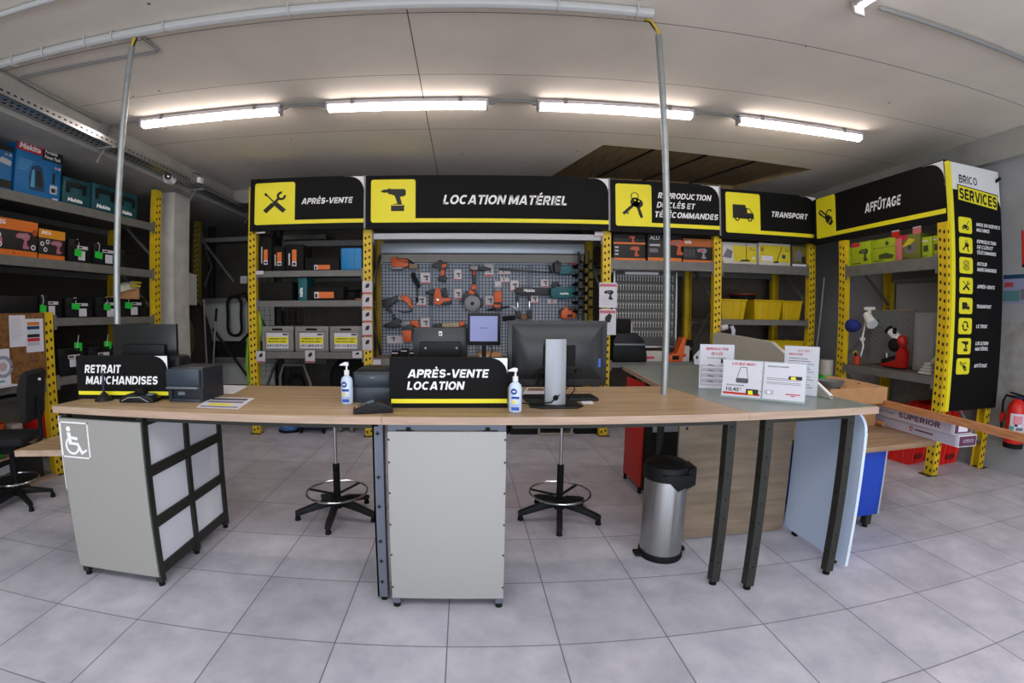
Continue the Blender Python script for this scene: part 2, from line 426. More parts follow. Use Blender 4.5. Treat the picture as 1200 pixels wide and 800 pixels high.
def ceiling_mat():
    m = bpy.data.materials.new('ceiling_plaster'); m.use_nodes = True
    nt = m.node_tree; b = nt.nodes['Principled BSDF']; L = nt.links.new
    g = nt.nodes.new('ShaderNodeNewGeometry'); sp = nt.nodes.new('ShaderNodeSeparateXYZ'); L(g.outputs['Position'], sp.inputs[0])
    nz = nt.nodes.new('ShaderNodeTexNoise'); nz.inputs['Scale'].default_value = 1.4; nz.inputs['Detail'].default_value = 6
    L(g.outputs['Position'], nz.inputs['Vector'])
    rp = nt.nodes.new('ShaderNodeValToRGB')
    rp.color_ramp.elements[0].position = 0.3; rp.color_ramp.elements[0].color = (*lin('#dcd3c6'), 1)
    rp.color_ramp.elements[1].position = 0.7; rp.color_ramp.elements[1].color = (*lin('#e8e0d3'), 1)
    L(nz.outputs['Fac'], rp.inputs[0])
    acc = None
    for ax, v, e in (('Y', 1.02, 0.004), ('Y', 1.93, 0.0035), ('Y', -0.25, 0.004), ('Y', 3.2, 0.004), ('X', -0.33, 0.005)):
        c = nt.nodes.new('ShaderNodeMath'); c.operation = 'COMPARE'; L(sp.outputs[ax], c.inputs[0]); c.inputs[1].default_value = v; c.inputs[2].default_value = e
        if acc is None: acc = c.outputs[0]
        else:
            a = nt.nodes.new('ShaderNodeMath'); a.operation = 'MAXIMUM'; L(acc, a.inputs[0]); L(c.outputs[0], a.inputs[1]); acc = a.outputs[0]
    # scattered small chips in the plaster
    vo = nt.nodes.new('ShaderNodeTexVoronoi'); vo.inputs['Scale'].default_value = 2.5; L(g.outputs['Position'], vo.inputs['Vector'])
    lt = nt.nodes.new('ShaderNodeMath'); lt.operation = 'LESS_THAN'; L(vo.outputs['Distance'], lt.inputs[0]); lt.inputs[1].default_value = 0.035
    a = nt.nodes.new('ShaderNodeMath'); a.operation = 'MAXIMUM'; L(acc, a.inputs[0]); L(lt.outputs[0], a.inputs[1])
    mo = nt.nodes.new('ShaderNodeMix'); mo.data_type = 'RGBA'; L(a.outputs[0], mo.inputs['Factor']); L(rp.outputs[0], mo.inputs['A'])
    mo.inputs['B'].default_value = (*lin('#5f5a5c'), 1)
    L(mo.outputs['Result'], b.inputs['Base Color']); b.inputs['Roughness'].default_value = 0.9
    return m
g = G(); g.box((-6.6, -8, -0.2), (6.6, 8.2, 0), floor_mat()); struct('floor', g)
CEIL = ceiling_mat()
BOARD = mat('ceiling_boards', '#8a7350', 0.8, noise=0.22, scale=2.5, stretch=(5, 1, 1))
g = G()
HO = [(1.88, 3.60), (5.25, 3.86), (4.75, 5.25), (1.40, 5.25)]
O = [(-6.6, -8), (6.6, -8), (6.6, 8.2), (-6.6, 8.2)]
ov = [g.bm.verts.new((x, y, H)) for x, y in O]; iv = [g.bm.verts.new((x, y, H)) for x, y in HO]; uv_ = [g.bm.verts.new((x, y, H + 0.07)) for x, y in HO]
g._set([g.bm.faces.new((ov[i], ov[(i+1)%4], iv[(i+1)%4], iv[i])) for i in range(4)], CEIL)
g._set([g.bm.faces.new((iv[i], iv[(i+1)%4], uv_[(i+1)%4], uv_[i])) for i in range(4)] + [g.bm.faces.new(uv_)], BOARD)
for k in range(1, 4):                                   # joints between the boards of the recess
    x0 = 1.88 + (5.25 - 1.88) * k / 4; x1 = 1.40 + (4.75 - 1.40) * k / 4
    g.bar((x0, 3.62, H + 0.06), (x1, 5.25, H + 0.06), 0.015, 0.03, HOLE)
struct('ceiling', g)
g = G(); g.box((6.4, -8, 0), (6.6, 8.2, H), mat('wall_right_paint', '#9c9d9f', 0.85, noise=0.05, scale=3)); struct('wall_right', g)
# worn plaster patches on the right wall
WORN = mat('worn_plaster', '#8f8a84', 0.9, second='#a4a4a5', scale=7)
g = G(); g.box((6.385, 0.5, 0.35), (6.4, 4.0, 1.75), WORN); struct('trim_5', g)
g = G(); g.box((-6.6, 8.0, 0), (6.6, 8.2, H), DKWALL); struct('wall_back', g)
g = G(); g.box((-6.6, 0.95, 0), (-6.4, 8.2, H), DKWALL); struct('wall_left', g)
g = G(); g.box((-4.25, -8, 0), (-4.05, 0.75, H), CONC); struct('shade_wall_front_left', g)  # added out of view, keeps the front daylight off the left shelving
g = G(); g.box((-6.4, 0.75, 3.57), (-3.99, 8.0, H), CONC); struct('trim_1', g)          # concrete beam along the left bay
g = G(); g.box((-4.60, 4.10, 0), (-4.18, 4.50, 3.57), mat('pillar_concrete', '#c6c3bb', 0.85, noise=0.12, scale=5, bump=0.15)); struct('trim_2', g)
g = G(); g.box((6.28, -8, 3.63), (6.4, 8.0, H), CONC); struct('trim_3', g)
g = G(); g.box((-4.0, 5.55, 3.72), (1.3, 5.75, H), CONC); struct('trim_4', g)              # beam behind the shelving run
g = G()
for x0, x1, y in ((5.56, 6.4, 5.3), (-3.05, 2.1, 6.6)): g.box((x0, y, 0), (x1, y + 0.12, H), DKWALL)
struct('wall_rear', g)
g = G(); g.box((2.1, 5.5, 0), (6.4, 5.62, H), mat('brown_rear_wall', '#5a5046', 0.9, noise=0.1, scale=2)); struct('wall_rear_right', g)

# ------------------------------------------------------------------ shelving
def post(g, c, r, f, z0, z1, w=0.12, d=0.085, m=YELLOW, holes=True):
    """perforated upright: c = middle of its outer face, r = its width direction, f = outward direction"""
    c, r, f = Vector((c[0], c[1], 0)), Vector((*r, 0)), Vector((*f, 0))
    t = 0.005
    sec = [(-w/2, 0), (w/2, 0), (w/2, -d), (w/2 - t, -d), (w/2 - t, -t), (-w/2 + t, -t), (-w/2 + t, -d), (-w/2, -d)]
    g.poly([c + r * a + f * b + Vector((0, 0, z0)) for a, b in sec], (0, 0, z1 - z0), m)
    if holes:
        z = z0 + 0.06; k = 0
        while z < z1 - 0.05:
            for s in (-1, 1):
                q = c + r * (s * w * 0.23) + f * 0.0008 + Vector((0, 0, z + (0.018 if s > 0 else 0)))
                hw = 0.0135
                g.poly([q + r * a * hw + Vector((0, 0, b * hw)) for a, b in ((-0.7, -1.5), (0.7, -1.5), (1, 0.6), (0, 1.6), (-1, 0.6))], -f * 0.001, HOLE)
            z += 0.095
    return g
def frame(root, c0, c1, r, f, z1, top_front=None, name='upright_frame', rear=YELLOW, fm=YELLOW):
    """two uprights (front c0, rear c1) with lattice braces"""
    g = G(); post(g, c0, r, f, 0, top_front or z1, m=fm)
    post(g, c1, r, [-q for q in f], 0, z1, holes=False, m=rear)
    g.box((c0[0] - 0.08, c0[1] - 0.06, 0), (c0[0] + 0.08, c0[1] + 0.1, 0.006), DARK)
    p = Vector((*c0, 0)) - Vector((*f, 0)) * 0.05; q = Vector((*c1, 0)) + Vector((*f, 0)) * 0.05
    z = 0.3; k = 0
    while z + 0.8 < z1:
        a, b = (p, q) if k % 2 == 0 else (q, p)
        g.bar(a + Vector((0, 0, z)), b + Vector((0, 0, z + 0.8)), 0.03, 0.03, STEEL); z += 0.8; k += 1
    return g.build(name, root, world=True)
def beam(root, x0, x1, y, z0, z1, axis='x', d=0.05, m=STEEL, name='shelf_beam'):
    g = G()
    if axis == 'x':
        g.box((x0, y, z0), (x1, y + d, z1), m)
        for e in (x0, x1): g.box((e - 0.03 if e == x1 else e, y - 0.006, z0 - 0.05), (e if e == x1 else e + 0.03, y + 0.001, z1 + 0.03), STEEL)
    else:
        g.box((y, x0, z0), (y + d, x1, z1), m)
        for e in (x0, x1): g.box((y - 0.006, e - 0.03 if e == x1 else e, z0 - 0.05), (y + 0.001, e if e == x1 else e + 0.03, z1 + 0.03), STEEL)
    return g.build(name, root, world=True)
def deck(root, a, b, m=None, name='shelf_board'):
    g = G(); g.box(a, b, m or mat('shelf_board_grey', '#5f5b55', 0.7, noise=0.08, scale=5)); return g.build(name, root, world=True)

BY = 4.20                                         # front plane of the shelving run at the back
rk = thing('shelving_run', 'long yellow and grey pallet shelving run under the four black fascia signs', 'shelving', (1.2, BY, 0))
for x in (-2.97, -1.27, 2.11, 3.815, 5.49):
    frame(rk, (x, BY), (x, BY + 1.0), (1, 0), (0, -1), 3.6 if x < -2 else 2.95, rear=DARK if x < -2 else YELLOW)  # leftmost rear post coloured dark to stand in for the bay's shade
bays = [(-2.91, -1.33, ((2.37, 0.085), (1.945, 0.085), (1.21, 0.095))), (2.17, 3.755, ((2.53, 0.13), (1.07, 0.075))), (3.875, 5.43, ((2.53, 0.13), (1.70, 0.08), (0.95, 0.08)))]
for x0, x1, lv in bays:
    for z, h in lv:
        beam(rk, x0, x1, BY + 0.005, z - h, z); beam(rk, x0, x1, BY + 0.94, z - h, z)
        deck(rk, (x0, BY + 0.055, z - 0.03), (x1, BY + 0.94, z - 0.002))
beam(rk, -1.21, 2.05, BY + 0.005, 2.80, 2.88, m=mat('pale_grey_metal', '#a9aaad', 0.4, 0.3))
beam(rk, -1.21, 2.05, BY + 0.005, 1.03, 1.12)
deck(rk, (-1.21, BY + 0.055, 1.085), (2.05, BY + 0.94, 1.118), OAKV)
for x0, x1 in ((-2.91, -1.33), (-1.21, 2.05), (2.17, 3.755), (3.875, 5.43)):
    beam(rk, x0, x1, BY + 0.94, 2.86, 2.95)
# pegboard back with its ledge lamp and lower strip
pg = thing('mesh_tool_board', 'grey wire mesh tool board hung with orange and teal power tools', 'tool board', (0.37, 4.83, 1.12))
PY = 4.80
g = G(); g.box((-1.19, PY + 0.03, 1.12), (1.93, PY + 0.05, 2.83), mat('board_back_grey', '#b9c0cc', 0.6, noise=0.05, scale=3)); g.build('back_panel', pg, world=True)
g = G()
WIRE = mat('wire_grey', '#464c58', 0.5, 0.4)
for k in range(61): x = -1.17 + 3.08 * k / 60; g.box((x - 0.006, PY, 1.14), (x + 0.006, PY + 0.008, 2.52), WIRE)
for k in range(28): z = 1.15 + 1.36 * k / 27; g.box((-1.19, PY + 0.002, z - 0.005), (1.93, PY + 0.01, z + 0.005), WIRE)
for x in (-0.42, 0.30, 1.1): g.box((x - 0.03, PY + 0.004, 1.14), (x + 0.03, PY + 0.012, 2.52), mat('mesh_rail', '#6d7480', 0.5, 0.3))
g.build('wire_mesh', pg, world=True)
g = G(); g.box((-1.17, PY - 0.05, 2.54), (1.92, PY + 0.03, 2.66), mat('taupe_metal', '#8b857d', 0.5)); g.build('lower_strip', pg, world=True)
g = G(); g.box((-1.17, PY - 0.11, 2.67), (1.92, PY + 0.03, 2.82), mat('light_metal_panel', '#b3bac4', 0.35, 0.3), bev=0.008); g.build('upper_panel', pg, world=True)

# right shelving along the right wall
RX = 5.35
rr_ = thing('side_shelving', 'yellow and grey shelving bay against the right wall under the chainsaw sign', 'shelving', (5.85, 2.65, 0))
for y in (1.86, 3.43):
    g = G()
    post(g, (RX, y), (0, 1), (-1, 0), 0, 2.83); post(g, (6.30, y), (0, 1), (1, 0), 0, 2.83, holes=False)
    s = -1 if y < 2 else 1
    for x in (RX + 0.045, 6.255): post(g, (x, y + s * 0.061), (1, 0), (0, s), 0, 2.83, w=0.085, d=0.02)
    for k, z in enumerate((0.3, 1.15, 1.95)):
        a, b = ((RX + 0.05, y, z), (6.25, y, z + 0.75)) if k % 2 else ((6.25, y, z), (RX + 0.05, y, z + 0.75))
        g.bar(a, b, 0.03, 0.03, STEEL)
    for x in (RX, 6.3): g.box((x - 0.07, y - 0.08, 0), (x + 0.07, y + 0.08, 0.006), DARK)
    g.build('upright_frame', rr_, world=True)
for z, h in ((2.46, 0.14), (1.11, 0.09)):
    beam(rr_, 1.93, 3.37, RX + 0.005, z - h, z, axis='y'); beam(rr_, 1.93, 3.37, 6.24, z - h, z, axis='y')
    deck(rr_, (RX + 0.055, 1.93, z - 0.03), (6.24, 3.37, z - 0.002))

# left shelving, turned a few degrees
LA_ = math.radians(84)
LM = Matrix.Translation((-4.52, 1.0, 0)) @ Matrix.Rotation(LA_, 4, 'Z')
LN = (LM.to_3x3() @ Vector((0, -1, 0)))
def lx(u, v, off=0.0):                            # a pixel on the left shelving's front plane (pushed back by off), in its own frame
    p0 = LM @ Vector((0, off, 0))
    return LM.inverted() @ hit(u, v, p0, LN)
lk = thing('tall_shelving', 'tall grey and yellow shelving on the left loaded with cartons and tool cases', 'shelving', LM.translation, LA_)
LZ = (3.03, 2.375, 1.735, 1.075)
def lpost(x, z1, name='upright'):
    g = G(); post(g, (x, 0), (1, 0), (0, -1), 0, z1); post(g, (x, 0.95), (1, 0), (0, 1), 0, z1, holes=False)
    for k in range(int((z1 - 0.3) / 0.75)):
        a, b = ((x, 0.06, 0.3 + 0.75 * k), (x, 0.9, 1.05 + 0.75 * k)); 
        g.bar(a, b, 0.03, 0.03, STEEL)
    g.box((x - 0.08, -0.03, 0), (x + 0.08, 0.1, 0.006), DARK)
    return g.build(name, lk)
lpost(1.07, 1.80); lpost(2.80, 3.52); lpost(-0.95, 3.52)
for z, x0 in ((LZ[0], -0.88), (LZ[1], -0.88)):
    g = G(); g.box((x0, 0.005, z - 0.10), (2.73, 0.055, z), STEEL); g.box((2.70, -0.006, z - 0.14), (2.74, 0.005, z + 0.03), STEEL); g.build('shelf_beam', lk)
    g = G(); g.box((x0, 0.88, z - 0.10), (2.73, 0.93, z), STEEL); g.build('shelf_beam', lk)
    g = G(); g.box((x0, 0.06, z - 0.03), (2.73, 0.88, z - 0.002), mat('shelf_board_grey', '#5f5b55', 0.7)); g.build('shelf_board', lk)
for z in LZ[2:]:
    for x0, x1 in ((1.14, 2.73),) + (((-0.88, 1.0),) if z < 1.5 else ()):
        g = G(); g.box((x0, 0.005, z - 0.09), (x1, 0.055, z), STEEL)
        g.box((x0, -0.006, z - 0.13), (x0 + 0.035, 0.005, z + 0.03), STEEL); g.box((x1 - 0.035, -0.006, z - 0.13), (x1, 0.005, z + 0.03), STEEL); g.build('shelf_beam', lk)
        g = G(); g.box((x0, 0.06, z - 0.03), (x1, 0.9, z - 0.002), mat('shelf_board_grey', '#5f5b55', 0.7)); g.build('shelf_board', lk)
g = G(); g.box((-0.88, 0.05, 0.40), (0.98, 0.9, 0.43), OAKV); g.build('shelf_board', lk)
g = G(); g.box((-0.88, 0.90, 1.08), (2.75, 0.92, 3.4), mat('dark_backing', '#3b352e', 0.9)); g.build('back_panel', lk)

# ------------------------------------------------------------------ pictograms, in a unit square
def seg(p, q, w):
    (x0, y0), (x1, y1) = p, q; L = math.hypot(x1 - x0, y1 - y0); nx, ny = -(y1 - y0) / L * w / 2, (x1 - x0) / L * w / 2
    return [(x0 + nx, y0 + ny), (x0 - nx, y0 - ny), (x1 - nx, y1 - ny), (x1 + nx, y1 + ny)]
def circ(cx, cy, r, n=18, a0=0, a1=360):
    return [(cx + r * math.cos(math.radians(a0 + (a1 - a0) * i / n)), cy + r * math.sin(math.radians(a0 + (a1 - a0) * i / n))) for i in range(n + (a1 - a0 < 360))]
def ring(cx, cy, r, w, a0=0, a1=350, n=20):
    o = circ(cx, cy, r, n, a0, a1); i = circ(cx, cy, r - w, n, a0, a1)
    return o + i[::-1]
PICT = {
 'tools': ([seg((0.10, 0.90), (0.18, 0.80), 0.10), seg((0.16, 0.84), (0.52, 0.46), 0.055), seg((0.54, 0.44), (0.90, 0.10), 0.19), seg((0.10, 0.10), (0.44, 0.42), 0.19), seg((0.44, 0.42), (0.68, 0.68), 0.11), ring(0.77, 0.77, 0.19, 0.10, 80, 370)], []),
 'drill': ([[(0.02, 0.86), (0.12, 0.92), (0.30, 0.94), (0.32, 0.98), (0.44, 0.95), (0.92, 0.95), (0.98, 0.88), (0.98, 0.70), (0.90, 0.64), (0.76, 0.62), (0.84, 0.30), (0.92, 0.28), (0.92, 0.02), (0.42, 0.02), (0.42, 0.28), (0.56, 0.32), (0.66, 0.34), (0.60, 0.52), (0.56, 0.66), (0.44, 0.72), (0.32, 0.74), (0.30, 0.80), (0.14, 0.80)]], [seg((0.45, 0.27), (0.88, 0.27), 0.03)]),
 'keys': ([ring(0.54, 0.84, 0.16, 0.035), circ(0.56, 0.58, 0.20), circ(0.68, 0.52, 0.19), seg((0.52, 0.50), (0.08, 0.06), 0.12), seg((0.22, 0.14), (0.28, 0.06), 0.06), seg((0.66, 0.40), (0.82, -0.08), 0.12), seg((0.80, 0.10), (0.70, 0.05), 0.06)], [circ(0.55, 0.66, 0.035), circ(0.70, 0.62, 0.035)]),
 'van': ([[(0.02, 0.20), (0.02, 0.82), (0.60, 0.82), (0.62, 0.70), (0.80, 0.66), (0.94, 0.46), (0.98, 0.42), (0.98, 0.20)], circ(0.22, 0.18, 0.10), circ(0.80, 0.18, 0.10)], [[(0.68, 0.64), (0.78, 0.62), (0.88, 0.46), (0.68, 0.46)], circ(0.22, 0.18, 0.045), circ(0.80, 0.18, 0.045)]),
 'saw': ([[(0.04, 0.86), (0.14, 0.95), (0.24, 0.92), (0.62, 0.56), (0.48, 0.42), (0.06, 0.74)], [(0.46, 0.46), (0.66, 0.60), (0.88, 0.44), (0.96, 0.16), (0.80, 0.02), (0.54, 0.22)], ring(0.72, 0.66, 0.20, 0.06, 20, 200)], [seg((0.14, 0.85), (0.46, 0.56), 0.07), seg((0.66, 0.16), (0.84, 0.34), 0.04)]),
 'mower': ([seg((0.98, 0.95), (0.58, 0.42), 0.06), circ(0.22, 0.26, 0.17), circ(0.74, 0.26, 0.20), [(0.16, 0.30), (0.30, 0.58), (0.66, 0.50), (0.80, 0.30), (0.74, 0.20), (0.22, 0.20)]], [circ(0.22, 0.26, 0.06), circ(0.74, 0.26, 0.08)]),
 'return': ([ring(0.5, 0.5, 0.48, 0.06, 20, 160), ring(0.5, 0.5, 0.48, 0.06, 200, 340), ring(0.5, 0.5, 0.34, 0.06, -60, 120), ring(0.5, 0.5, 0.34, 0.06, 130, 290), [(0.34, 0.40), (0.5, 0.30), (0.66, 0.40), (0.66, 0.58), (0.5, 0.68), (0.34, 0.58)]], [seg((0.36, 0.56), (0.5, 0.49), 0.03), seg((0.64, 0.56), (0.5, 0.49), 0.03), seg((0.5, 0.49), (0.5, 0.33), 0.03)]),
 'swap': ([ring(0.5, 0.62, 0.34, 0.14, -40, 150), ring(0.5, 0.38, 0.34, 0.14, 140, 330), [(0.0, 0.62), (0.34, 0.62), (0.17, 0.40)], [(0.66, 0.38), (1.0, 0.38), (0.83, 0.60)]], []),
}
def pict(g, key, x, z, s, y, t=0.002, fg=INK, bg=SIGNY, sz=None):
    sz = sz or s
    a, b = PICT[key]
    for p in a: g.flat([(x + q[0] * s, z + q[1] * sz) for q in p], y, t, fg)
    for p in b: g.flat([(x + q[0] * s, z + q[1] * sz) for q in p], y - t, t * 0.6, bg)

def fascia(label, loc, rotz, W, Hh, key, lines, th, tx, tz, sq=0.60, tw=None, end=True, psc=0.46):
    r = thing('fascia_sign', label, 'sign', loc, rotz, 'black fascia signs over the shelving')
    g = G(); g.box((0, 0, 0), (W, 0.05, Hh), SIGNB); g.rect(W - 0.30, W - 0.012, Hh - 0.30, Hh - 0.012, 0, 0.002, WHITE); g.build('panel', r)
    g = G(); g.rrect(0.06, W - 0.012, 0.16, Hh - 0.015, 0.20, -0.002, 0.003, SIGNK, '0010'); g.build('black_face', r)
    sx0 = 0.075; st = 0.055; b0 = 0.085
    g = G(); g.rrect(sx0, sx0 + sq, b0, b0 + 0.60, 0.035, -0.006, 0.003, SIGNY); g.rect(sx0 + sq - 0.04, W - 0.012, b0, b0 + st, -0.006, 0.0028, SIGNY)
    g.build('yellow_band', r)
    g = G(); pict(g, key, sx0 + (sq - psc * 0.8) / 2, b0 + 0.15, psc * 0.8, -0.009, sz=psc * 0.72); g.build('pictogram', r)
    for i, (s, w) in enumerate(lines):
        text(s, th, LETTER, r, tx - i * 0.02, tz - i * th * 1.62, -0.006, width=w, shear=0.22, bold=0.022)
    if end:
        g = G(); g.box((W - 0.012, -0.006, 0), (W + 0.012, 0.052, Hh), mat('seam_grey', '#8b8790', 0.4, 0.4)); g.build('edge_strip', r)
    return r
SYF = BY - 0.03
fascia('black fascia sign reading APRÈS-VENTE with crossed screwdriver and spanner', (-2.97, SYF - 0.05, 2.935), 0, 1.675, 0.75, 'tools', [('APRÈS-VENTE', 0.74)], 0.085, 0.77, 0.36)
fascia('wide black fascia sign reading LOCATION MATÉRIEL with drill pictogram', (-1.28, SYF - 0.05, 2.93), 0, 3.40, 0.745, 'drill', [('LOCATION MATÉRIEL', 1.72)], 0.13, 1.07, 0.335, sq=0.62)
fascia('black fascia sign reading REPRODUCTION DE CLÉS with two keys', (2.135, SYF - 0.05, 2.915), 0, 1.675, 0.74, 'keys', [('REPRODUCTION', 0.84), ('DE CLÉS ET', 0.60), ('TÉLÉCOMMANDES', 0.98)], 0.085, 0.70, 0.50, sq=0.53)
fascia('black fascia sign reading TRANSPORT with delivery van pictogram', (3.825, SYF - 0.05, 2.885), 0, 1.69, 0.73, 'van', [('TRANSPORT', 0.66)], 0.085, 0.86, 0.36, sq=0.58)
SX = RX + 0.045; SY0 = 4.05
fy = lambda u, v: SY0 - px(u, v, SX).y
sd = fascia('long black fascia sign reading AFFÛTAGE facing the counter', (SX, SY0, 2.845), math.radians(-90), SY0 - 1.815, 0.69, 'saw', [('AFFÛTAGE', fy(1057, 240) - fy(1014, 244))], 0.125, fy(1014, 244), 0.30, sq=fy(980, 255) - 0.075, end=False, psc=0.40)

# totem facing the entrance
TY = 1.78  # yellow darkened and rear post made dark: the corner's dimness put into colour
tm = thing('totem_sign', 'tall black and white totem sign listing the shop services', 'sign', (RX + 0.06, TY, 0.74))
TW, TH = 0.945, 2.77
g = G(); g.box((0, 0, 0), (TW, 0.035, TH), mat('totem_edge', '#6f6c78', 0.4, 0.3)); g.rect(0, TW, 0, TH, 0, 0.002, WHITE); g.build('panel', tm)
g = G(); g.rrect(0.045, TW, 0, TH - 0.31, 0.15, -0.002, 0.003, SIGNK, '0010'); g.build('black_face', tm)
g = G(); g.rect(-0.012, 0.045, 0, TH, -0.002, 0.004, SIGNY); g.box((-0.014, -0.004, 0), (-0.004, 0.05, TH), SIGNY); g.build('yellow_edge', tm)
text('BRICO', 0.095, INK, tm, 0.17, TH - 0.225, -0.006, width=0.33, bold=0.006)
g = G()
for o, m, t in ((0.0, INK, 0.002), (0.012, SIGNY, 0.0035)):
    g.flat([(0.12 + o, TH - 0.43 + o), (0.87 - o, TH - 0.475 + o), (0.90 - o, TH - 0.285 - o), (0.13 + o, TH - 0.245 - o)], -0.006, t, m)
g.build('name_plate', tm)
text('SERVICES', 0.125, INK, tm, 0.15, TH - 0.405, -0.0098, width=0.71, bold=0.03, rot=-0.052)
items = (('mower', ('MISE EN SERVICE', 'MACHINES')), ('keys', ('REPRODUCTION', 'DE CLÉS ET', 'TÉLÉCOMMANDE')), ('return', ('RETOUR', 'MARCHANDISES')), ('tools', ('APRÈS-VENTE',)),
         ('van', ('TRANSPORT',)), ('swap', ('LE TROC',)), ('drill', ('LOCATION', 'MATÉRIEL')), ('saw', ('AFFÛTAGE',)))
for k, (key, ln) in enumerate(items):
    z = 2.07 - k * 0.224
    g = G(); g.rrect(0.115, 0.355, z - 0.09, z + 0.09, 0.03, -0.005, 0.003, SIGNY); pict(g, key, 0.165, z - 0.06, 0.14, -0.008, 0.0015, sz=0.12)
    g.build('service_icon', tm)
    for i, s in enumerate(ln):
        text(s, 0.040, LETTER, tm, 0.44, z - 0.02 + (len(ln) - 1) * 0.031 - i * 0.062, -0.005, width=0.0315 * len(s), shear=0.2, bold=0.012)
# ------------------------------------------------------------------ ceiling lamps, conduits and poles
GLOW = mat('tube_glow', '#fff1ea', 0.4, emit=TUBE)
LHOUS = mat('lamp_housing', '#b9b3b6', 0.4)
CONDUIT = mat('white_conduit', '#c2c2c0', 0.5)
GCOND = mat('grey_conduit', '#8b8b8a', 0.5)
CABLE = mat('yellow_green_cable', '#c9a812', 0.5)
spots = [((160, 147), (325, 129), 'ceiling tube lamp nearest the left pole, first of the lit row of four'), ((378, 125), (573, 122), 'second ceiling tube lamp of the lit row, above the LOCATION MATÉRIEL sign'),
         ((631, 124.5), (816, 137), 'third ceiling tube lamp of the lit row, crossed by the steel pole'), ((864, 145.5), (1009, 166), 'fourth ceiling tube lamp of the lit row, nearest the totem')]
def lamp(p, q, label, rad=0.05):
    p, q = Vector(p), Vector(q); L = (q - p).length; c = (p + q) / 2
    r = thing('tube_lamp', label, 'ceiling lamp', (c.x, c.y, H), math.atan2(q.y - p.y, q.x - p.x), 'ceiling tube lamps')
    g = G(); g.box((-L/2, -0.05, -0.055), (L/2, 0.05, -0.012), LHOUS, bev=0.008); g.build('housing', r)
    g = G(); prof = [(rad * math.cos(a), -0.055 - rad * 1.2 * math.sin(a)) for a in [math.pi * i / 10 for i in range(11)]]
    g.poly([(-L/2 + 0.03, y, z) for y, z in prof], (L - 0.06, 0, 0), GLOW); g.build('diffuser', r)
    for s in (-1, 1):
        g = G(); g.box((s * L/2, -0.052, -0.115), (s * (L/2 - 0.03), 0.052, -0.02), LHOUS, bev=0.012); g.cyl((s * L/2, 0, -0.05), (s * (L/2 + 0.03), 0, -0.05), 0.014, GCOND); g.build('end_cap', r)
        g = G(); g.box((s * L * 0.33 - 0.02, -0.054, -0.06), (s * L * 0.33 + 0.02, 0.054, 0), STEEL); g.build('bracket', r)
    return r
LZc = H - 0.115
ends = []
for a, b, lb in spots:
    p, q = pz(*a, LZc), pz(*b, LZc); p.y = q.y = 2.42; p.z = q.z = H
    lamp(p, q, lb); ends.append((p.x, q.x))
lamp((pz(1004, 14, H - 0.08).x, pz(1004, 14, H - 0.08).y, H), (pz(1004, 14, H - 0.08).x + 0.12, pz(1004, 14, H - 0.08).y - 1.5, H), 'tube lamp at the upper right with a thin bright strip, running towards the entrance', 0.018)
def conduit(name, label, pts, r, m, clips=(), n=10, group='conduits on the ceiling'):
    t = thing(name, label, 'conduit', pts[0], 0, group)
    g = G(); g.tube(pts, r, m, n); g.build('pipe', t, world=True)
    for c in clips:
        c = Vector(c); g = G(); g.tube([c + Vector((0, -r * 1.3, r * 1.1)), c + Vector((0, -r * 1.25, -r * 0.3)), c + Vector((0, -r * 0.6, -r * 1.2)), c + Vector((0, r * 0.6, -r * 1.2)), c + Vector((0, r * 1.25, -r * 0.3)), c + Vector((0, r * 1.3, r * 1.1))], 0.006, GCOND if clips[0] == c else CONDUIT, 6); g.build('clip', t, world=True)
    return t
y1 = 0.86; zc = H - 0.04
P2 = (1.51, 0.97)
x_r = pz(766, 17, zc).x
cl = [pz(u, v, zc) for u, v in ((12, 68), (48, 58), (97, 46), (130, 40), (188, 26), (337, 8), (655, 2), (748, 10))]
conduit('ceiling_conduit', 'long white conduit clipped across the ceiling between the two poles', [(-4.0, y1, zc), (x_r - 0.01, y1, zc)], 0.036, CONDUIT, [(c.x, y1, zc) for c in cl])
xs = [ends[0][1], ends[1][0], ends[1][1], ends[2][0], ends[2][1], ends[3][0]]
for k, nm in enumerate(('between the first and second lit tube lamps', 'between the second and third lit tube lamps', 'between the third and fourth lit tube lamps')):
    a, b = xs[2*k] + 0.03, xs[2*k+1] - 0.03
    conduit('lamp_conduit', 'short grey conduit ' + nm, [(a, 2.42, H - 0.055), (a + 0.07, 2.42, H - 0.02), (b - 0.07, 2.42, H - 0.02), (b, 2.42, H - 0.055)], 0.012, GCOND)
conduit('lamp_conduit', 'thin grey conduit from the left beam to the first tube lamp', [(-3.99, 2.42, H - 0.16), (-3.97, 2.42, H - 0.02), (ends[0][0] - 0.1, 2.42, H - 0.02), (ends[0][0] - 0.03, 2.42, H - 0.05)], 0.012, GCOND)
A = [pz(u, v, H - 0.02) for u, v in ((161, 38), (186, 59))]
B_ = [pz(u, v, H - 0.02) for u, v in ((180, 61), (100, 75), (28, 90))]
conduit('grey_conduit', 'thin grey conduit bent in a hook on the ceiling behind the left pole', [A[0], A[1], B_[0], B_[1], (-3.95, B_[2].y, H - 0.02), (-3.965, B_[2].y + 0.25, H - 0.03), (-3.97, 2.3, H - 0.03)], 0.013, GCOND)
A = [pz(u, v, H - 0.03) for u, v in ((1032, 8), (1110, 35), (1200, 65))]
yy = A[1].y
conduit('ceiling_conduit', 'grey conduit running from the upper right tube lamp to the right wall', [(A[0].x, yy, H - 0.03), (6.28, yy, H - 0.03)], 0.018, GCOND)
A = pz(30, 8, H - 0.03)
conduit('ceiling_conduit', 'white conduit at the extreme upper left of the ceiling', [(-4.05, A.y, H - 0.03), (-1.2, A.y, H - 0.03)], 0.022, CONDUIT)

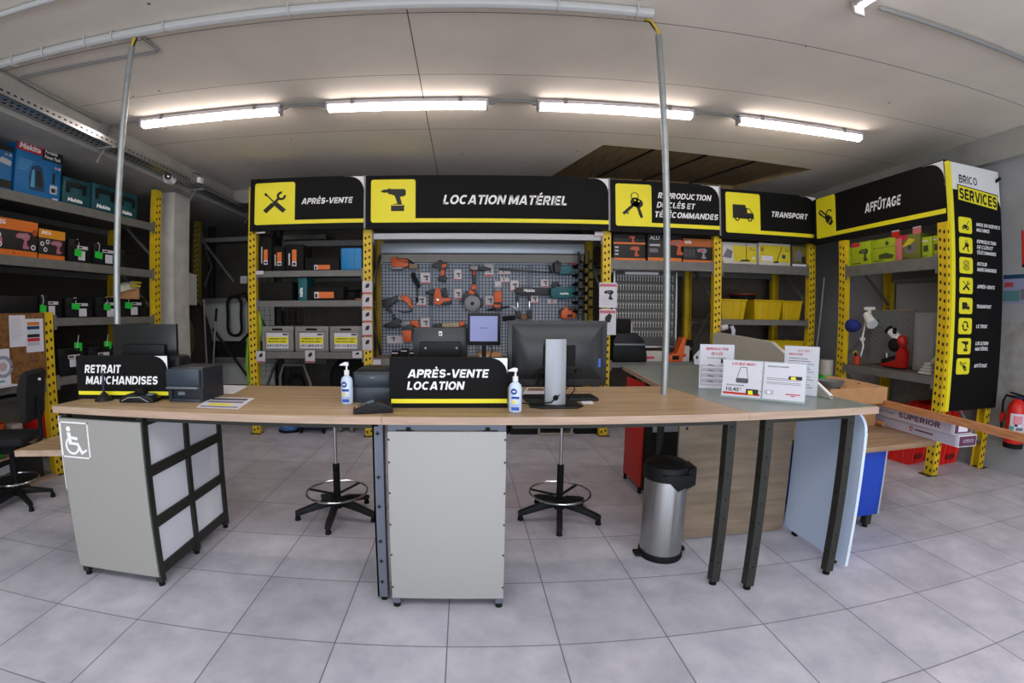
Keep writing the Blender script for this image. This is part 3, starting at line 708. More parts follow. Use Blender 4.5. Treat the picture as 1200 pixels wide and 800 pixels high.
def pole(label, x, y, z0, cab):
    t = thing('steel_pole', label, 'pole', (x, y, z0), 0, 'galvanised cable poles')
    g = G(); g.cyl((0, 0, 0), (0, 0, H - 0.14 - z0), 0.024, PIPE, n=20); g.build('pipe', t)
    g = G(); g.lathe([(0.031, 0), (0.031, 0.006), (0.026, 0.008)], (0, 0, 0), PIPE, 20); g.build('foot_collar', t)
    g = G(); z = H - 0.2 - z0
    g.tube([(0, 0, z), (0, 0, z + 0.08), (cab * 0.02, -0.01, z + 0.12), (cab * 0.06, -0.02, z + 0.16), (cab * 0.11, -0.03, z + 0.165)], 0.011, CABLE)
    g.tube([(0.008, 0.01, z), (0.008, 0.01, z + 0.08), (cab * 0.03, 0, z + 0.12), (cab * 0.07, -0.02, z + 0.155), (cab * 0.11, -0.02, z + 0.16)], 0.008, BLACK)
    g.build('cable', t); return t
TOP = 1.185
pole('galvanised pole standing on the right part of the wooden counter', P2[0], P2[1], TOP, -1)
pl = pz(147, 57, H - 0.14)
pole('galvanised pole on the left, behind the RETRAIT MARCHANDISES sign', -2.46, 0.89, TOP, 1)

# perforated cable tray under the left beam
ct = thing('cable_tray', 'perforated steel cable tray running along the left concrete beam', 'cable tray', (-3.9, 4.0, 3.6))
g = G()
TRM = mat('tray_steel', '#a3a5a5', 0.3, 0.8)
y0, y1_ = 0.8, 7.5
g.box((-3.985, y0, 3.62), (-3.78, y1_, 3.624), TRM); g.box((-3.784, y0, 3.62), (-3.78, y1_, 3.70), TRM); g.box((-3.985, y0, 3.62), (-3.981, y1_, 3.70), TRM)
k = 0; y = y0 + 0.03
while y < 6.5:
    g.box((-3.7795, y, 3.652), (-3.779, y + 0.035, 3.668), HOLE)
    g.box((-3.93, y, 3.6195), (-3.90, y + 0.035, 3.62), HOLE); g.box((-3.86, y + 0.03, 3.6195), (-3.83, y + 0.06, 3.62), HOLE); y += 0.075
g.build('tray', ct, world=True)
for y in (2.3, 4.2, 6.0):
    g = G(); g.bar((-3.88, y, 3.62), (-3.99, y, 3.46), 0.03, 0.01, GCOND); g.box((-3.985, y - 0.02, 3.60), (-3.77, y + 0.02, 3.62), GCOND); g.build('bracket', ct, world=True)
g = G(); g.box((-0.03, -0.05, 0.02), (0.03, 0.05, 0.10), WHITE, bev=0.008); g.tube([(0, 0, 0.1), (0.02, -0.05, 0.13), (0.0, -0.12, 0.14), (-0.03, -0.16, 0.12)], 0.006, BLACK)
o = g.build('junction_box'); o.location = (-3.74, 4.0, 3.66); tag(o, 'small white junction box with black cable on the cable tray', 'junction box')
# security camera
sc_ = thing('security_camera', 'white dome security camera at the top of the concrete pillar', 'security camera', (*px(195, 209, -3.93),))
g = G(); g.cyl((0, 0.12, 0.02), (0, 0.02, 0.02), 0.075, WHITE, n=24); g.build('mount', sc_)
g = G(); g.ball((0.03, -0.01, 0.02), 0.07, WHITE, 16); g.build('housing', sc_)
g = G(); g.cyl((0.05, -0.05, 0.01), (0.085, -0.085, 0.0), 0.042, BLACK, n=20); g.cyl((0.085, -0.085, 0.0), (0.09, -0.09, -0.001), 0.015, CHROME); g.build('lens', sc_)

# ------------------------------------------------------------------ the counter
CT = 1.14
def leg(root, x, y, z1, sx=1, sy=1, w=0.058, name='leg', face=1):
    """L-section perforated steel leg; its corner is at (x, y), wings run to +sx and +sy"""
    g = G(); t = 0.006
    g.poly([(x, y, 0.03), (x + sx * w, y, 0.03), (x + sx * w, y + sy * t, 0.03), (x + sx * t, y + sy * t, 0.03), (x + sx * t, y + sy * w, 0.03), (x, y + sy * w, 0.03)], (0, 0, z1 - 0.03), DARK)
    g.cyl((x + sx * w/2, y + sy * w/2, 0.014), (x + sx * w/2, y + sy * w/2, 0.05), 0.008, DARK); g.cyl((x + sx * w/2, y + sy * w/2, 0), (x + sx * w/2, y + sy * w/2, 0.016), 0.024, BLACKM)
    z = 0.17
    while z < z1 - 0.05:
        for dz in (0, 0.13):
            if z + dz < z1 - 0.03:
                g.cyl((x + sx * w * 0.5, y - sy * 0.001, z + dz), (x + sx * w * 0.5, y + sy * 0.0005, z + dz), 0.008, HOLE, n=8)
                g.cyl((x - sx * 0.001, y + sy * w * 0.5, z + dz), (x + sx * 0.0005, y + sy * w * 0.5, z + dz), 0.008, HOLE, n=8)
        z += 0.30
    return g.build(name, root, world=True)
def rail(root, a, b, name='steel_rail'):
    g = G(); g.box(a, b, DARK); return g.build(name, root, world=True)
cl_ = thing('counter', 'left half of the wooden counter, between the wheelchair cabinet and the worktop joint', 'counter', (-1.45, 0.8, 0), 0, 'counter sections')
g = G(); g.box((-2.515, 0.30, CT), (-0.3625, 1.32, TOP), OAK, bev=0.003); g.box((-2.514, 0.2985, CT + 0.001), (-0.363, 0.301, TOP - 0.002), OAKE); g.box((-2.517, 0.302, CT + 0.001), (-2.514, 1.318, TOP - 0.002), OAKE); g.build('worktop', cl_, world=True)
rail(cl_, (-1.83, 0.36, CT - 0.035), (-0.43, 0.40, CT)); rail(cl_, (-1.83, 1.22, CT - 0.035), (-0.43, 1.26, CT)); rail(cl_, (-0.44, 0.40, CT - 0.035), (-0.40, 1.22, CT))
STEELB = mat('blue_grey_steel', '#6d7280', 0.45, 0.4)
g = G(); g.box((-0.435, 0.40, 0.03), (-0.425, 0.47, CT), STEELB); g.box((-0.435, 0.40, 0.03), (-0.375, 0.406, CT), STEELB); g.box((-0.382, 0.395, 0.03), (-0.374, 0.47, CT), STEELB); g.cyl((-0.40, 0.43, 0), (-0.40, 0.43, 0.03), 0.022, BLACKM)
for z in (1.06, 0.80, 0.62, 0.40, 0.27, 0.13):
    g.box((-0.418, 0.3985, z), (-0.392, 0.3995, z + 0.008), INK); g.box((-0.409, 0.3985, z - 0.009), (-0.401, 0.3995, z + 0.017), INK)
g.build('leg', cl_, world=True)
leg(cl_, -0.44, 1.28, CT, 1, -1)

cm = thing('counter', 'middle wooden counter section carrying the large monitor and the steel pole', 'counter', (0.7, 0.8, 0), 0, 'counter sections')
g = G(); g.poly([(-0.3605, 0.30, CT), (1.745, 0.30, CT), (1.668, 1.32, CT), (-0.3605, 1.32, CT)], (0, 0, TOP - CT), OAK); g.box((-0.36, 0.2985, CT + 0.001), (1.744, 0.301, TOP - 0.002), OAKE); g.build('worktop', cm, world=True)
leg(cm, 1.69, 0.43, CT, 1, 1); leg(cm, 1.62, 1.30, CT, 1, -1)
rail(cm, (0.36, 0.36, CT - 0.035), (1.68, 0.40, CT)); rail(cm, (0.36, 1.22, CT - 0.035), (1.60, 1.26, CT)); rail(cm, (1.66, 0.49, CT - 0.035), (1.70, 1.22, CT))
cr = thing('counter', 'grey topped counter return at the right with wooden edge and two dark steel legs', 'counter', (2.2, 1.5, 0), 0, 'counter sections')
GX = 2.72
g = G(); g.poly([(1.747, 0.32, CT), (GX, 0.32, CT), (GX, 2.77, CT), (1.86, 2.77, CT), (1.67, 1.32, CT)], (0, 0, TOP - CT), GREYTOP)
g.box((1.747, 0.30, CT), (GX, 0.321, TOP - 0.001), OAKE); g.box((GX - 0.001, 0.30, CT), (GX + 0.012, 2.77, TOP - 0.001), OAKE); g.bar((1.663, 1.33, CT + 0.022), (1.853, 2.77, CT + 0.022), 0.012, 0.042, OAKE)
g.build('worktop', cr, world=True)
leg(cr, 1.885, 0.335, CT, 1, 1); leg(cr, 2.545, 0.37, CT, 1, 1)
rail(cr, (1.95, 0.36, CT - 0.035), (2.55, 0.40, CT)); rail(cr, (2.56, 0.42, CT - 0.04), (2.60, 2.6, CT)); leg(cr, 2.60, 2.70, CT, -1, -1); leg(cr, 1.92, 2.70, CT, 1, -1)

# cabinet with the wheelchair symbol
wc = thing('pedestal_cabinet', 'grey cabinet with white wheelchair symbol under the left end of the counter', 'cabinet', (-2.18, 0.34, 0))
X0, X1 = -2.505, -1.855
g = G()
EDGE = mat('greenish_edge', '#4c5a57', 0.5)
g.box((X0, 0.335, 0.075), (X1, 0.345, 1.105), EDGE); g.box((X0 + 0.006, 0.332, 0.08), (X1 - 0.006, 0.336, 1.10), PANELG); g.build('front_panel', wc, world=True)
g = G(); 
wx, wz, ws = X0 + 0.005, 0.845, 0.235
yb = 0.332
for a in ((0, ws, 0, 0.009), (0, ws, ws - 0.009, ws), (0, 0.009, 0, ws), (ws - 0.009, ws, 0, ws)): g.rect(wx + a[0], wx + a[1], wz + a[2], wz + a[3], yb, 0.002, LETTER)
S = lambda pts: [(wx + p[0] * ws, wz + p[1] * ws) for p in pts]
g.flat(S(circ(0.30, 0.80, 0.075)), yb, 0.002, LETTER)
g.flat(S([(0.24, 0.70), (0.36, 0.70), (0.38, 0.60), (0.60, 0.58), (0.60, 0.50), (0.38, 0.52), (0.39, 0.44), (0.62, 0.43), (0.74, 0.20), (0.88, 0.27), (0.90, 0.22), (0.70, 0.10), (0.56, 0.36), (0.28, 0.37)]), yb, 0.0022, LETTER)
g.flat(S(ring(0.40, 0.34, 0.25, 0.06, 120, 360, 22)), yb, 0.002, LETTER)
g.build('wheelchair_symbol', wc, world=True)
g = G(); g.box((X0 - 0.012, 0.34, 0.62), (X0 - 0.002, 0.70, 1.11), WHITE); g.build('side_edge_panel', wc, world=True)
for x, y in ((X0 + 0.01, 0.35), (X1 - 0.045, 0.35), (X1 - 0.045, 0.79), (X1 - 0.045, 1.235), (X0 + 0.01, 1.235)):
    g = G(); g.box((x, y, 0.03), (x + 0.045, y + 0.045, 1.14), DARK); g.cyl((x + 0.022, y + 0.022, 0), (x + 0.022, y + 0.022, 0.035), 0.02, BLACKM); g.build('post', wc, world=True)
for z in (0.075, 0.40, 0.74, 1.07):
    g = G(); g.box((X1 - 0.042, 0.395, z), (X1 - 0.004, 1.235, z + 0.07), DARK)
    for y in (0.44, 0.74, 0.85, 1.18): g.cyl((X1 - 0.005, y, z + 0.035), (X1 - 0.003, y, z + 0.035), 0.007, HOLE, n=8)
    g.build('cross_rail', wc, world=True)
for y0_, y1__ in ((0.395, 0.79), (0.835, 1.235)):
    for z0, z1 in ((0.145, 0.40), (0.47, 0.74), (0.81, 1.07)):
        g = G(); g.box((X1 - 0.026, y0_, z0), (X1 - 0.020, y1__, z1), FROST); g.build('frosted_panel', wc, world=True)
g = G(); g.box((X0 + 0.06, 0.36, 0.12), (X1 - 0.05, 1.2, 0.135), PANELG); g.box((X0, 0.40, 0.1), (X0 + 0.012, 1.24, 1.1), PANELG); g.build('carcass', wc, world=True)

# central pedestal
cp = thing('pedestal_cabinet', 'plain speckled grey pedestal under the centre of the counter', 'cabinet', (-0.02, 0.34, 0))
g = G(); g.box((-0.335, 0.325, 0.075), (0.322, 0.338, 1.095), PANELS, bev=0.002); 
for s in (-0.329, 0.316):
    for z in (0.15, 0.36, 0.55, 0.74, 0.92, 1.05): g.cyl((s, 0.3235, z), (s, 0.326, z), 0.006, INK, n=8)
g.build('front_panel', cp, world=True)
for x in (-0.335, 0.277):
    for y in (0.342, 1.2):
        g = G(); g.box((x, y, 0.03), (x + 0.045, y + 0.045, 1.14), STEELB); g.cyl((x + 0.022, y + 0.022, 0), (x + 0.022, y + 0.022, 0.035), 0.022, BLACKM); g.build('post', cp, world=True)
for z in (0.08, 1.10):
    g = G(); g.box((-0.29, 0.345, z), (0.277, 0.375, z + 0.04), STEELB); g.box((-0.33, 0.39, z), (-0.30, 1.2, z + 0.04), STEELB); g.box((0.287, 0.39, z), (0.317, 1.2, z + 0.04), STEELB); g.build('cross_rail', cp, world=True)
for x in (-0.22, 0.22):
    g = G(); g.box((x - 0.012, 0.335, 1.09), (x + 0.012, 0.345, 1.115), BLACKM); g.build('bracket', cp, world=True)
for x in (-0.334, 0.315):
    g = G(); g.box((x, 0.39, 0.1), (x + 0.006, 1.2, 1.1), PANELS); g.build('side_panel', cp, world=True)

# panels and cabinets under the counter return
o = G().box((1.70, 1.08, 0.012), (2.70, 1.10, 1.13), OAKV).cyl((1.76, 1.0795, 0.90), (1.76, 1.081, 0.90), 0.012, INK).build('modesty_panel')
tag(o, 'large brown wood grain panel standing behind the two counter legs', 'panel')
pts = [(0.40, 0.03), (1.10, 0.03), (1.10, 1.12), (0.52, 1.12)] + [(0.40 + 0.13 - 0.13 * math.sin(math.radians(a)), 0.99 + 0.13 * math.cos(math.radians(a))) for a in range(15, 91, 15)]
g = G(); g.poly([(2.735, y, z) for y, z in pts], (0.022, 0, 0), LIGHTB)
g.poly([(2.7335, y, z) for y, z in [(0.397, 0.03), (0.405, 0.03), (0.405, 0.985), (0.397, 0.985)]], (0.025, 0, 0), mat('pale_edge', '#d5e2f0', 0.35))
g.box((2.735, 0.5, 0.0), (2.757, 0.55, 0.03), BLACKM); g.box((2.735, 0.95, 0.0), (2.757, 1.0, 0.03), BLACKM)
o = g.build('side_screen'); tag(o, 'pale blue panel with rounded corner at the right end of the counter', 'panel')
rc = thing('red_cabinet', 'red sided cabinet below the counter return beyond the steel bin', 'cabinet', (2.1, 2.25, 0))
g = G(); g.box((1.80, 2.03, 0.07), (1.82, 2.50, 1.10), RED, bev=0.003); g.build('red_side', rc, world=True)
g = G(); g.box((1.825, 2.02, 0.04), (1.90, 2.06, 1.12), DARK); g.box((2.36, 2.02, 0.04), (2.42, 2.06, 1.12), DARK); g.build('front_frame', rc, world=True)
g = G(); g.box((1.90, 2.03, 0.62), (2.36, 2.5, 1.05), mat('white_laminate', '#c9cdd2', 0.5)); g.build('drawer', rc, world=True)
g = G(); g.box((1.825, 2.06, 0.08), (2.42, 2.5, 0.6), DARK); g.build('base', rc, world=True)
for x in (1.815, 2.40):
    for y in (2.06, 2.47):
        g = G(); g.cyl((x, y, 0), (x, y, 0.07), 0.018, BLACKM); g.build('foot', rc, world=True)
# beige divider standing on the return
dv = [(2.22, 1.188), (2.22, 1.56), (2.16, 1.585), (1.28, 1.54), (1.10, 1.455), (0.60, 1.21), (0.60, 1.188)]
g = G(); g.poly([(2.60, y, z) for y, z in dv], (0.02, 0, 0), BEIGE)
g.poly([(2.598, y, z) for y, z in [(1.29, 1.541), (1.10, 1.456), (0.60, 1.211), (0.60, 1.200), (1.10, 1.445), (1.28, 1.53)]], (0.024, 0, 0), WHITE)
o = g.build('counter_divider'); tag(o, 'beige divider screen with a sloping corner standing on the grey counter top', 'divider screen')

# ------------------------------------------------------------------ stools, office chair, bin
def stool(label, loc, rz):
    r = thing('drafting_stool', label, 'stool', loc, rz, 'drafting stools behind the counter')
    for k in range(5):
        a = 2 * math.pi * k / 5
        c, s = math.cos(a), math.sin(a)
        g = G(); n = Vector((-s, c, 0)); d = Vector((c, s, 0))
        prof = [(0.02, 0.155), (0.12, 0.150), (0.29, 0.085), (0.315, 0.075), (0.315, 0.045), (0.28, 0.045), (0.12, 0.095), (0.02, 0.10)]
        g.poly([d * p * 1.15 - n * 0.024 + Vector((0, 0, z)) for p, z in prof], n * 0.048, BLACK, bev=0.006); g.build('base_arm', r)
        g = G(); g.cyl(d * 0.343 + Vector((0, 0, 0.0)), d * 0.343 + Vector((0, 0, 0.05)), 0.026, BLACKM, r2=0.017); g.build('glide', r)
    g = G(); g.cyl((0, 0, 0.08), (0, 0, 0.47), 0.029, BLACKM, n=20); g.cyl((0, 0, 0.08), (0, 0, 0.17), 0.045, BLACK, n=20); g.build('column_sleeve', r)
    g = G(); g.cyl((0, 0, 0.45), (0, 0, 0.90), 0.014, CHROME, n=16); g.build('gas_lift', r)
    g = G(); g.tube([(0.26 * math.cos(2*math.pi*i/32), 0.26 * math.sin(2*math.pi*i/32), 0.225) for i in range(32)], 0.009, CHROME, 8, closed=True)
    for k in range(3):
        a = 2 * math.pi * k / 3 + 0.4
        g.bar((0.03 * math.cos(a), 0.03 * math.sin(a), 0.20), (0.255 * math.cos(a), 0.255 * math.sin(a), 0.225), 0.022, 0.012, BLACK)
    g.build('foot_ring', r)
    g = G(); g.box((-0.1, -0.1, 0.87), (0.1, 0.1, 0.90), BLACKM); g.lathe([(0.0, 0.90), (0.18, 0.905), (0.20, 0.93), (0.19, 0.965), (0.0, 0.975)], (0, 0, 0), mat('black_fabric', '#17171a', 0.9)); g.build('seat', r)
    return r
stool('black drafting stool with chrome foot ring left of the central pedestal', (-1.005, 1.595, 0), math.radians(-88))
stool('black drafting stool with chrome foot ring right of the central pedestal', (0.912, 1.59, 0), math.radians(-101))
bn = thing('pedal_bin', 'brushed steel pedal bin with black lid under the counter', 'bin', (1.53, 0.90, 0))
BR = mat('brushed_steel', '#a9a9a9', 0.32, 0.95, noise=0.12, scale=6, stretch=(30, 30, 0.6))
g = G(); g.lathe([(0.150, 0.045), (0.150, 0.60), (0.146, 0.615)], (0, 0, 0), BR, 40); g.build('body', bn)
g = G(); g.lathe([(0.155, 0.0), (0.160, 0.01), (0.160, 0.035), (0.150, 0.05), (0.10, 0.05)], (0, 0, 0), BLACKM, 40); g.box((-0.20, -0.04, 0.01), (-0.14, 0.04, 0.03), BLACKM, bev=0.005); g.box((0.14, -0.03, 0.02), (0.185, 0.03, 0.05), BLACKM, bev=0.006); g.build('base_ring', bn)
g = G(); g.lathe([(0.158, 0.60), (0.160, 0.66), (0.155, 0.70), (0.12, 0.725), (0.0, 0.735)], (0, 0, 0), BLACK, 40)
g.poly([(-0.10, -0.165, 0.66), (0.12, -0.165, 0.66), (0.15, -0.15, 0.60), (0.02, -0.168, 0.545)], (0, 0.03, 0), BLACK, bev=0.006)
g.poly([(0.10, -0.13, 0.68), (0.19, -0.08, 0.69), (0.20, 0.06, 0.69), (0.15, 0.10, 0.68)], (0, 0, -0.14), BLACK, bev=0.01); g.build('lid', bn)
oc = thing('office_chair', 'black office chair in front of the workbench at the left edge', 'chair', (-4.12, 1.24, 0), math.radians(22))
FAB = mat('black_fabric', '#17171a', 0.9)
for k in range(5):
    a = 2 * math.pi * k / 5 + 0.5; d = Vector((math.cos(a), math.sin(a), 0)); n = Vector((-d.y, d.x, 0))
    g = G(); g.poly([d * p - n * 0.022 + Vector((0, 0, z)) for p, z in [(0.02, 0.15), (0.12, 0.145), (0.32, 0.08), (0.32, 0.05), (0.12, 0.09), (0.02, 0.09)]], n * 0.044, BLACK, bev=0.006); g.build('base_arm', oc)
    g = G(); g.cyl(d * 0.31, d * 0.31 + Vector((0, 0, 0.05)), 0.026, BLACKM, r2=0.018); g.build('glide', oc)
g = G(); g.cyl((0, 0, 0.08), (0, 0, 0.50), 0.027, BLACKM); g.build('gas_lift', oc)
g = G(); g.tube([(0.21 * math.cos(2*math.pi*i/32), 0.21 * math.sin(2*math.pi*i/32), 0.24) for i in range(32)], 0.010, CHROME, 8, closed=True); g.build('foot_ring', oc)
g = G(); g.box((-0.24, -0.22, 0.60), (0.22, 0.22, 0.68), FAB, bev=0.03, seg=3); g.box((-0.08, -0.08, 0.50), (0.08, 0.08, 0.60), BLACKM); g.build('seat', oc)
g = G(); bp = [(0.23, 0.90), (0.20, 0.98), (0.205, 1.12), (0.25, 1.24), (0.29, 1.27), (0.325, 1.24), (0.30, 1.12), (0.285, 0.98), (0.285, 0.86), (0.25, 0.80)]
g.poly([(x, -0.19, z) for x, z in bp], (0, 0.38, 0), FAB, bev=0.02); g.build('backrest', oc)
g = G(); g.tube([(0.05, 0, 0.57), (0.24, 0, 0.56), (0.31, 0, 0.64), (0.31, 0, 1.02)], 0.022, BLACKM); g.cyl((0.33, 0, 1.18), (0.35, 0, 1.18), 0.012, WHITE); g.build('back_support', oc)
# ------------------------------------------------------------------ things on the counter
def desk_sign(label, p, q, Hh, lines, th):
    p, q = Vector(p), Vector(q); W = (q - p).length
    r = thing('counter_sign', label, 'sign', (p.x, p.y, TOP), math.atan2(q.y - p.y, q.x - p.x), 'black counter signs')
    g = G(); g.box((0, 0, 0), (W, 0.03, Hh), SIGNB); g.rect(W - 0.14, W - 0.004, Hh - 0.14, Hh - 0.004, 0, 0.0015, WHITE); g.build('panel', r)
    g = G(); g.rrect(0.0, W - 0.004, 0.0, Hh - 0.003, 0.10, -0.0015, 0.002, SIGNK, '0010'); g.build('black_face', r)
    g = G(); g.rect(0.008, W - 0.004, Hh * 0.095, Hh * 0.18, -0.0035, 0.0015, SIGNY); g.build('yellow_stripe', r)
    for x in (0.05, W - 0.09):
        g = G(); g.box((x, 0.03, 0), (x + 0.04, 0.10, 0.006), SIGNB); g.build('foot', r)
    for s, x, z, w in lines: text(s, th, LETTER, r, x, z, -0.0035, width=w, shear=0.16, bold=0.02)
    return r
p, q = pz(92, 466.5, TOP), pz(199, 467.5, TOP); W = (q - p).length
Hs = hit(140, 417, p, (0, 1, 0)).z - TOP
desk_sign('black counter sign reading RETRAIT MARCHANDISES with yellow stripe', p, q, Hs, [('RETRAIT', 0.094 * W, Hs * 0.60, 0.41 * W), ('MARCHANDISES', 0.10 * W, Hs * 0.34, 0.79 * W)], Hs * 0.19)
p, q = pz(457, 477.5, TOP), pz(595, 477.5, TOP); W = (q - p).length
Hs = hit(520, 418.5, p, (0, 1, 0)).z - TOP
desk_sign('black counter sign reading APRÈS-VENTE LOCATION with yellow stripe', p, q, Hs, [('APRÈS-VENTE', 0.15 * W, Hs * 0.60, 0.69 * W), ('LOCATION', 0.145 * W, Hs * 0.36, 0.49 * W)], Hs * 0.165)

# pen on a weighted base, scanner cradle
b = pz(117, 470, TOP)
r = thing('counter_pen', 'dark pen standing upright in a weighted base before the RETRAIT sign', 'pen', (b.x, b.y + 0.04, TOP))
g = G(); g.lathe([(0.062, 0), (0.06, 0.008), (0.03, 0.035), (0.012, 0.055), (0.008, 0.06)], (0, 0, 0), BLACK, 24); g.build('base', r)
g = G(); g.cyl((0.0, 0, 0.055), (0.004, 0, 0.19), 0.007, mat('navy_plastic', '#1d2140', 0.4), r2=0.008); g.cyl((0.004, 0, 0.19), (0.004, 0, 0.20), 0.006, BLACK); g.build('pen', r)
g = G(); g.tube([(0.02, -0.05, 0.01), (0.03, -0.055, 0.006), (0.0, -0.03, 0.03), (0.0, -0.01, 0.06)], 0.002, CHROME, 6); g.build('chain', r)
b = pz(157, 472, TOP)
r = thing('scanner_cradle', 'low black scanner cradle beside the upright pen on the counter', 'scanner cradle', (b.x, b.y + 0.06, TOP), math.radians(8))
g = G(); g.poly([(-0.12, -0.05, 0), (0.12, -0.05, 0), (0.12, -0.05, 0.02), (0.09, -0.05, 0.045), (-0.08, -0.05, 0.05), (-0.12, -0.05, 0.02)], (0, 0.11, 0), BLACK, bev=0.006); g.build('body', r)
g = G(); g.poly([(-0.05, 0.0, 0.05), (0.04, 0.0, 0.045), (0.03, 0.0, 0.07), (-0.02, 0.0, 0.085)], (0, 0.05, 0), BLACKM, bev=0.006); g.build('rest', r)
g = G(); g.box((0.06, -0.02, 0.045), (0.10, 0.03, 0.052), mat('screen_grey', '#6d7f8c', 0.2)); g.build('display', r)
g = G(); g.tube([(-0.10, -0.052, 0.012), (-0.05, -0.056, 0.035), (0.03, -0.056, 0.038), (0.09, -0.055, 0.006)], 0.002, mat('light_wire', '#bdbdb8', 0.5), 6); g.build('wire', r)

NAVY = mat('printer_dark', '#1f252e', 0.45, noise=0.06, scale=40)
NAVYL = mat('printer_front', '#2a3542', 0.4)
a, b = pz(198, 470.5, TOP), pz(236, 472, TOP)
W = (b - a).length
Hp = hit(215, 431, a, (0, 1, 0)).z - TOP
r = thing('receipt_printer', 'black printer with open front slot beside the RETRAIT sign', 'printer', (a.x, a.y, TOP), math.radians(2))
g = G(); g.box((0, 0.02, 0.0), (W, 0.30, Hp), NAVY, bev=0.012); g.build('body', r)
g = G(); g.box((-0.008, -0.012, Hp * 0.46), (W - 0.01, 0.025, Hp - 0.008), NAVYL, bev=0.012); g.build('front_cover', r)
g = G(); g.box((0.0, -0.03, Hp * 0.40), (W - 0.015, 0.02, Hp * 0.47), mat('grey_trim', '#6f747b', 0.35, 0.3), bev=0.006); g.build('output_lip', r)
g = G(); g.rect(0.0, 0.02, 0, Hp * 0.4, 0.02, 0.012, NAVY); g.rect(W - 0.02, W, 0, Hp * 0.4, 0.02, 0.012, NAVY); g.box((0.02, 0.005, 0.0), (W - 0.02, 0.03, 0.02), NAVYL, bev=0.004); g.build('front_base', r)
g = G(); g.rect(0.06, 0.11, Hp * 0.20, Hp * 0.30, 0.02, 0.003, mat('screen_grey', '#6d7f8c', 0.2)); g.build('display', r)
a, b = pz(413.5, 471, TOP), pz(455, 473, TOP)
W = 0.245; Hp = hit(434, 432.5, a, (0, 1, 0)).z - TOP
r = thing('receipt_printer', 'dark blue receipt printer between the sanitiser bottle and the APRÈS-VENTE sign', 'printer', (a.x, a.y, TOP), 0)
g = G(); g.box((0, 0.0, 0), (W, 0.26, Hp * 0.92), NAVY, bev=0.012); g.build('body', r)
g = G(); g.poly([(0.002, 0.01, Hp * 0.86), (0.03, 0.03, Hp), (W - 0.03, 0.03, Hp), (W - 0.002, 0.01, Hp * 0.86)], (0, 0.22, 0), BLACK, bev=0.008); g.build('top_cover', r)
g = G(); g.box((0.01, -0.012, Hp * 0.5), (W - 0.006, 0.01, Hp * 0.86), NAVYL, bev=0.008); g.build('front_cover', r)
g = G(); g.box((0.004, -0.012, 0.0), (W - 0.004, 0.01, Hp * 0.47), NAVYL, bev=0.008); g.rect(0.115, 0.145, Hp * 0.74, Hp * 0.78, -0.012, 0.001, mat('grey_trim', '#6f747b', 0.35)); g.build('front_base', r)
a = pz(424, 486, TOP)
r = thing('card_terminal', 'black card payment terminal in front of the dark blue receipt printer', 'card terminal', (a.x + 0.02, a.y + 0.02, TOP), math.radians(14))
g = G(); g.poly([(-0.07, 0, 0), (0.15, 0, 0), (0.15, 0, 0.035), (0.10, 0, 0.062), (0.05, 0, 0.068), (0.0, 0, 0.055), (-0.07, 0, 0.025)], (0, 0.095, 0), BLACK, bev=0.008); g.build('body', r)
g = G()
for i, m in enumerate((RED, mat('key_yellow', '#d6a400', 0.5), GREEN)): g.box((-0.058, 0.018 + i * 0.02, 0.029), (-0.045, 0.032 + i * 0.02, 0.036), m)
for i in range(3):
    for j in range(3): g.box((-0.04 + i * 0.014, 0.018 + j * 0.02, 0.037 + i * 0.006), (-0.030 + i * 0.014, 0.032 + j * 0.02, 0.043 + i * 0.006), mat('grey_trim', '#6f747b', 0.35))
g.build('keypad', r)
g = G(); g.poly([(0.004, 0.012, 0.0565), (0.046, 0.012, 0.0675), (0.046, 0.012, 0.0695), (0.004, 0.012, 0.0585)], (0, 0.06, 0), mat('screen_grey', '#6d7f8c', 0.2)); g.build('display', r)

def flat_sheet(name, label, cat, corners, deco):
    c = [pz(u, v, TOP) for u, v in corners]
    o = thing(name, label, cat, (sum(p.x for p in c) / 4, sum(p.y for p in c) / 4, TOP))
    g = G(); g.poly([(p.x, p.y, TOP + 0.0005) for p in c], (0, 0, 0.001), PAPER); g.build('sheet', o, world=True)
    def at(s, t): return c[0].lerp(c[1], s).lerp(c[3].lerp(c[2], s), t)
    for s0, s1, t0, t1, m in deco:
        g = G(); g.poly([(*at(s, t).xy, TOP + 0.0016) for s, t in ((s0, t0), (s1, t0), (s1, t1), (s0, t1))], (0, 0, 0.0005), m); g.build('print', o, world=True)
    return o
MAUVE = mat('print_mauve', '#6d6780', 0.6)
flat_sheet('notice_sheet', 'printed notice with yellow and dark bars lying on the counter near the printer', 'paper', [(230, 477), (279, 479), (299, 466), (247, 465)],
           [(0.06, 0.94, 0.08, 0.16, MAUVE), (0.20, 0.72, 0.22, 0.40, SIGNY), (0.1, 0.9, 0.48, 0.62, MAUVE), (0.1, 0.9, 0.72, 0.90, mat('print_dark', '#3f3d46', 0.6))])
flat_sheet('paper_sheet', 'blank white paper sheet lying behind the black printer', 'paper', [(262, 461), (274, 461), (291, 452), (262, 451)], [])

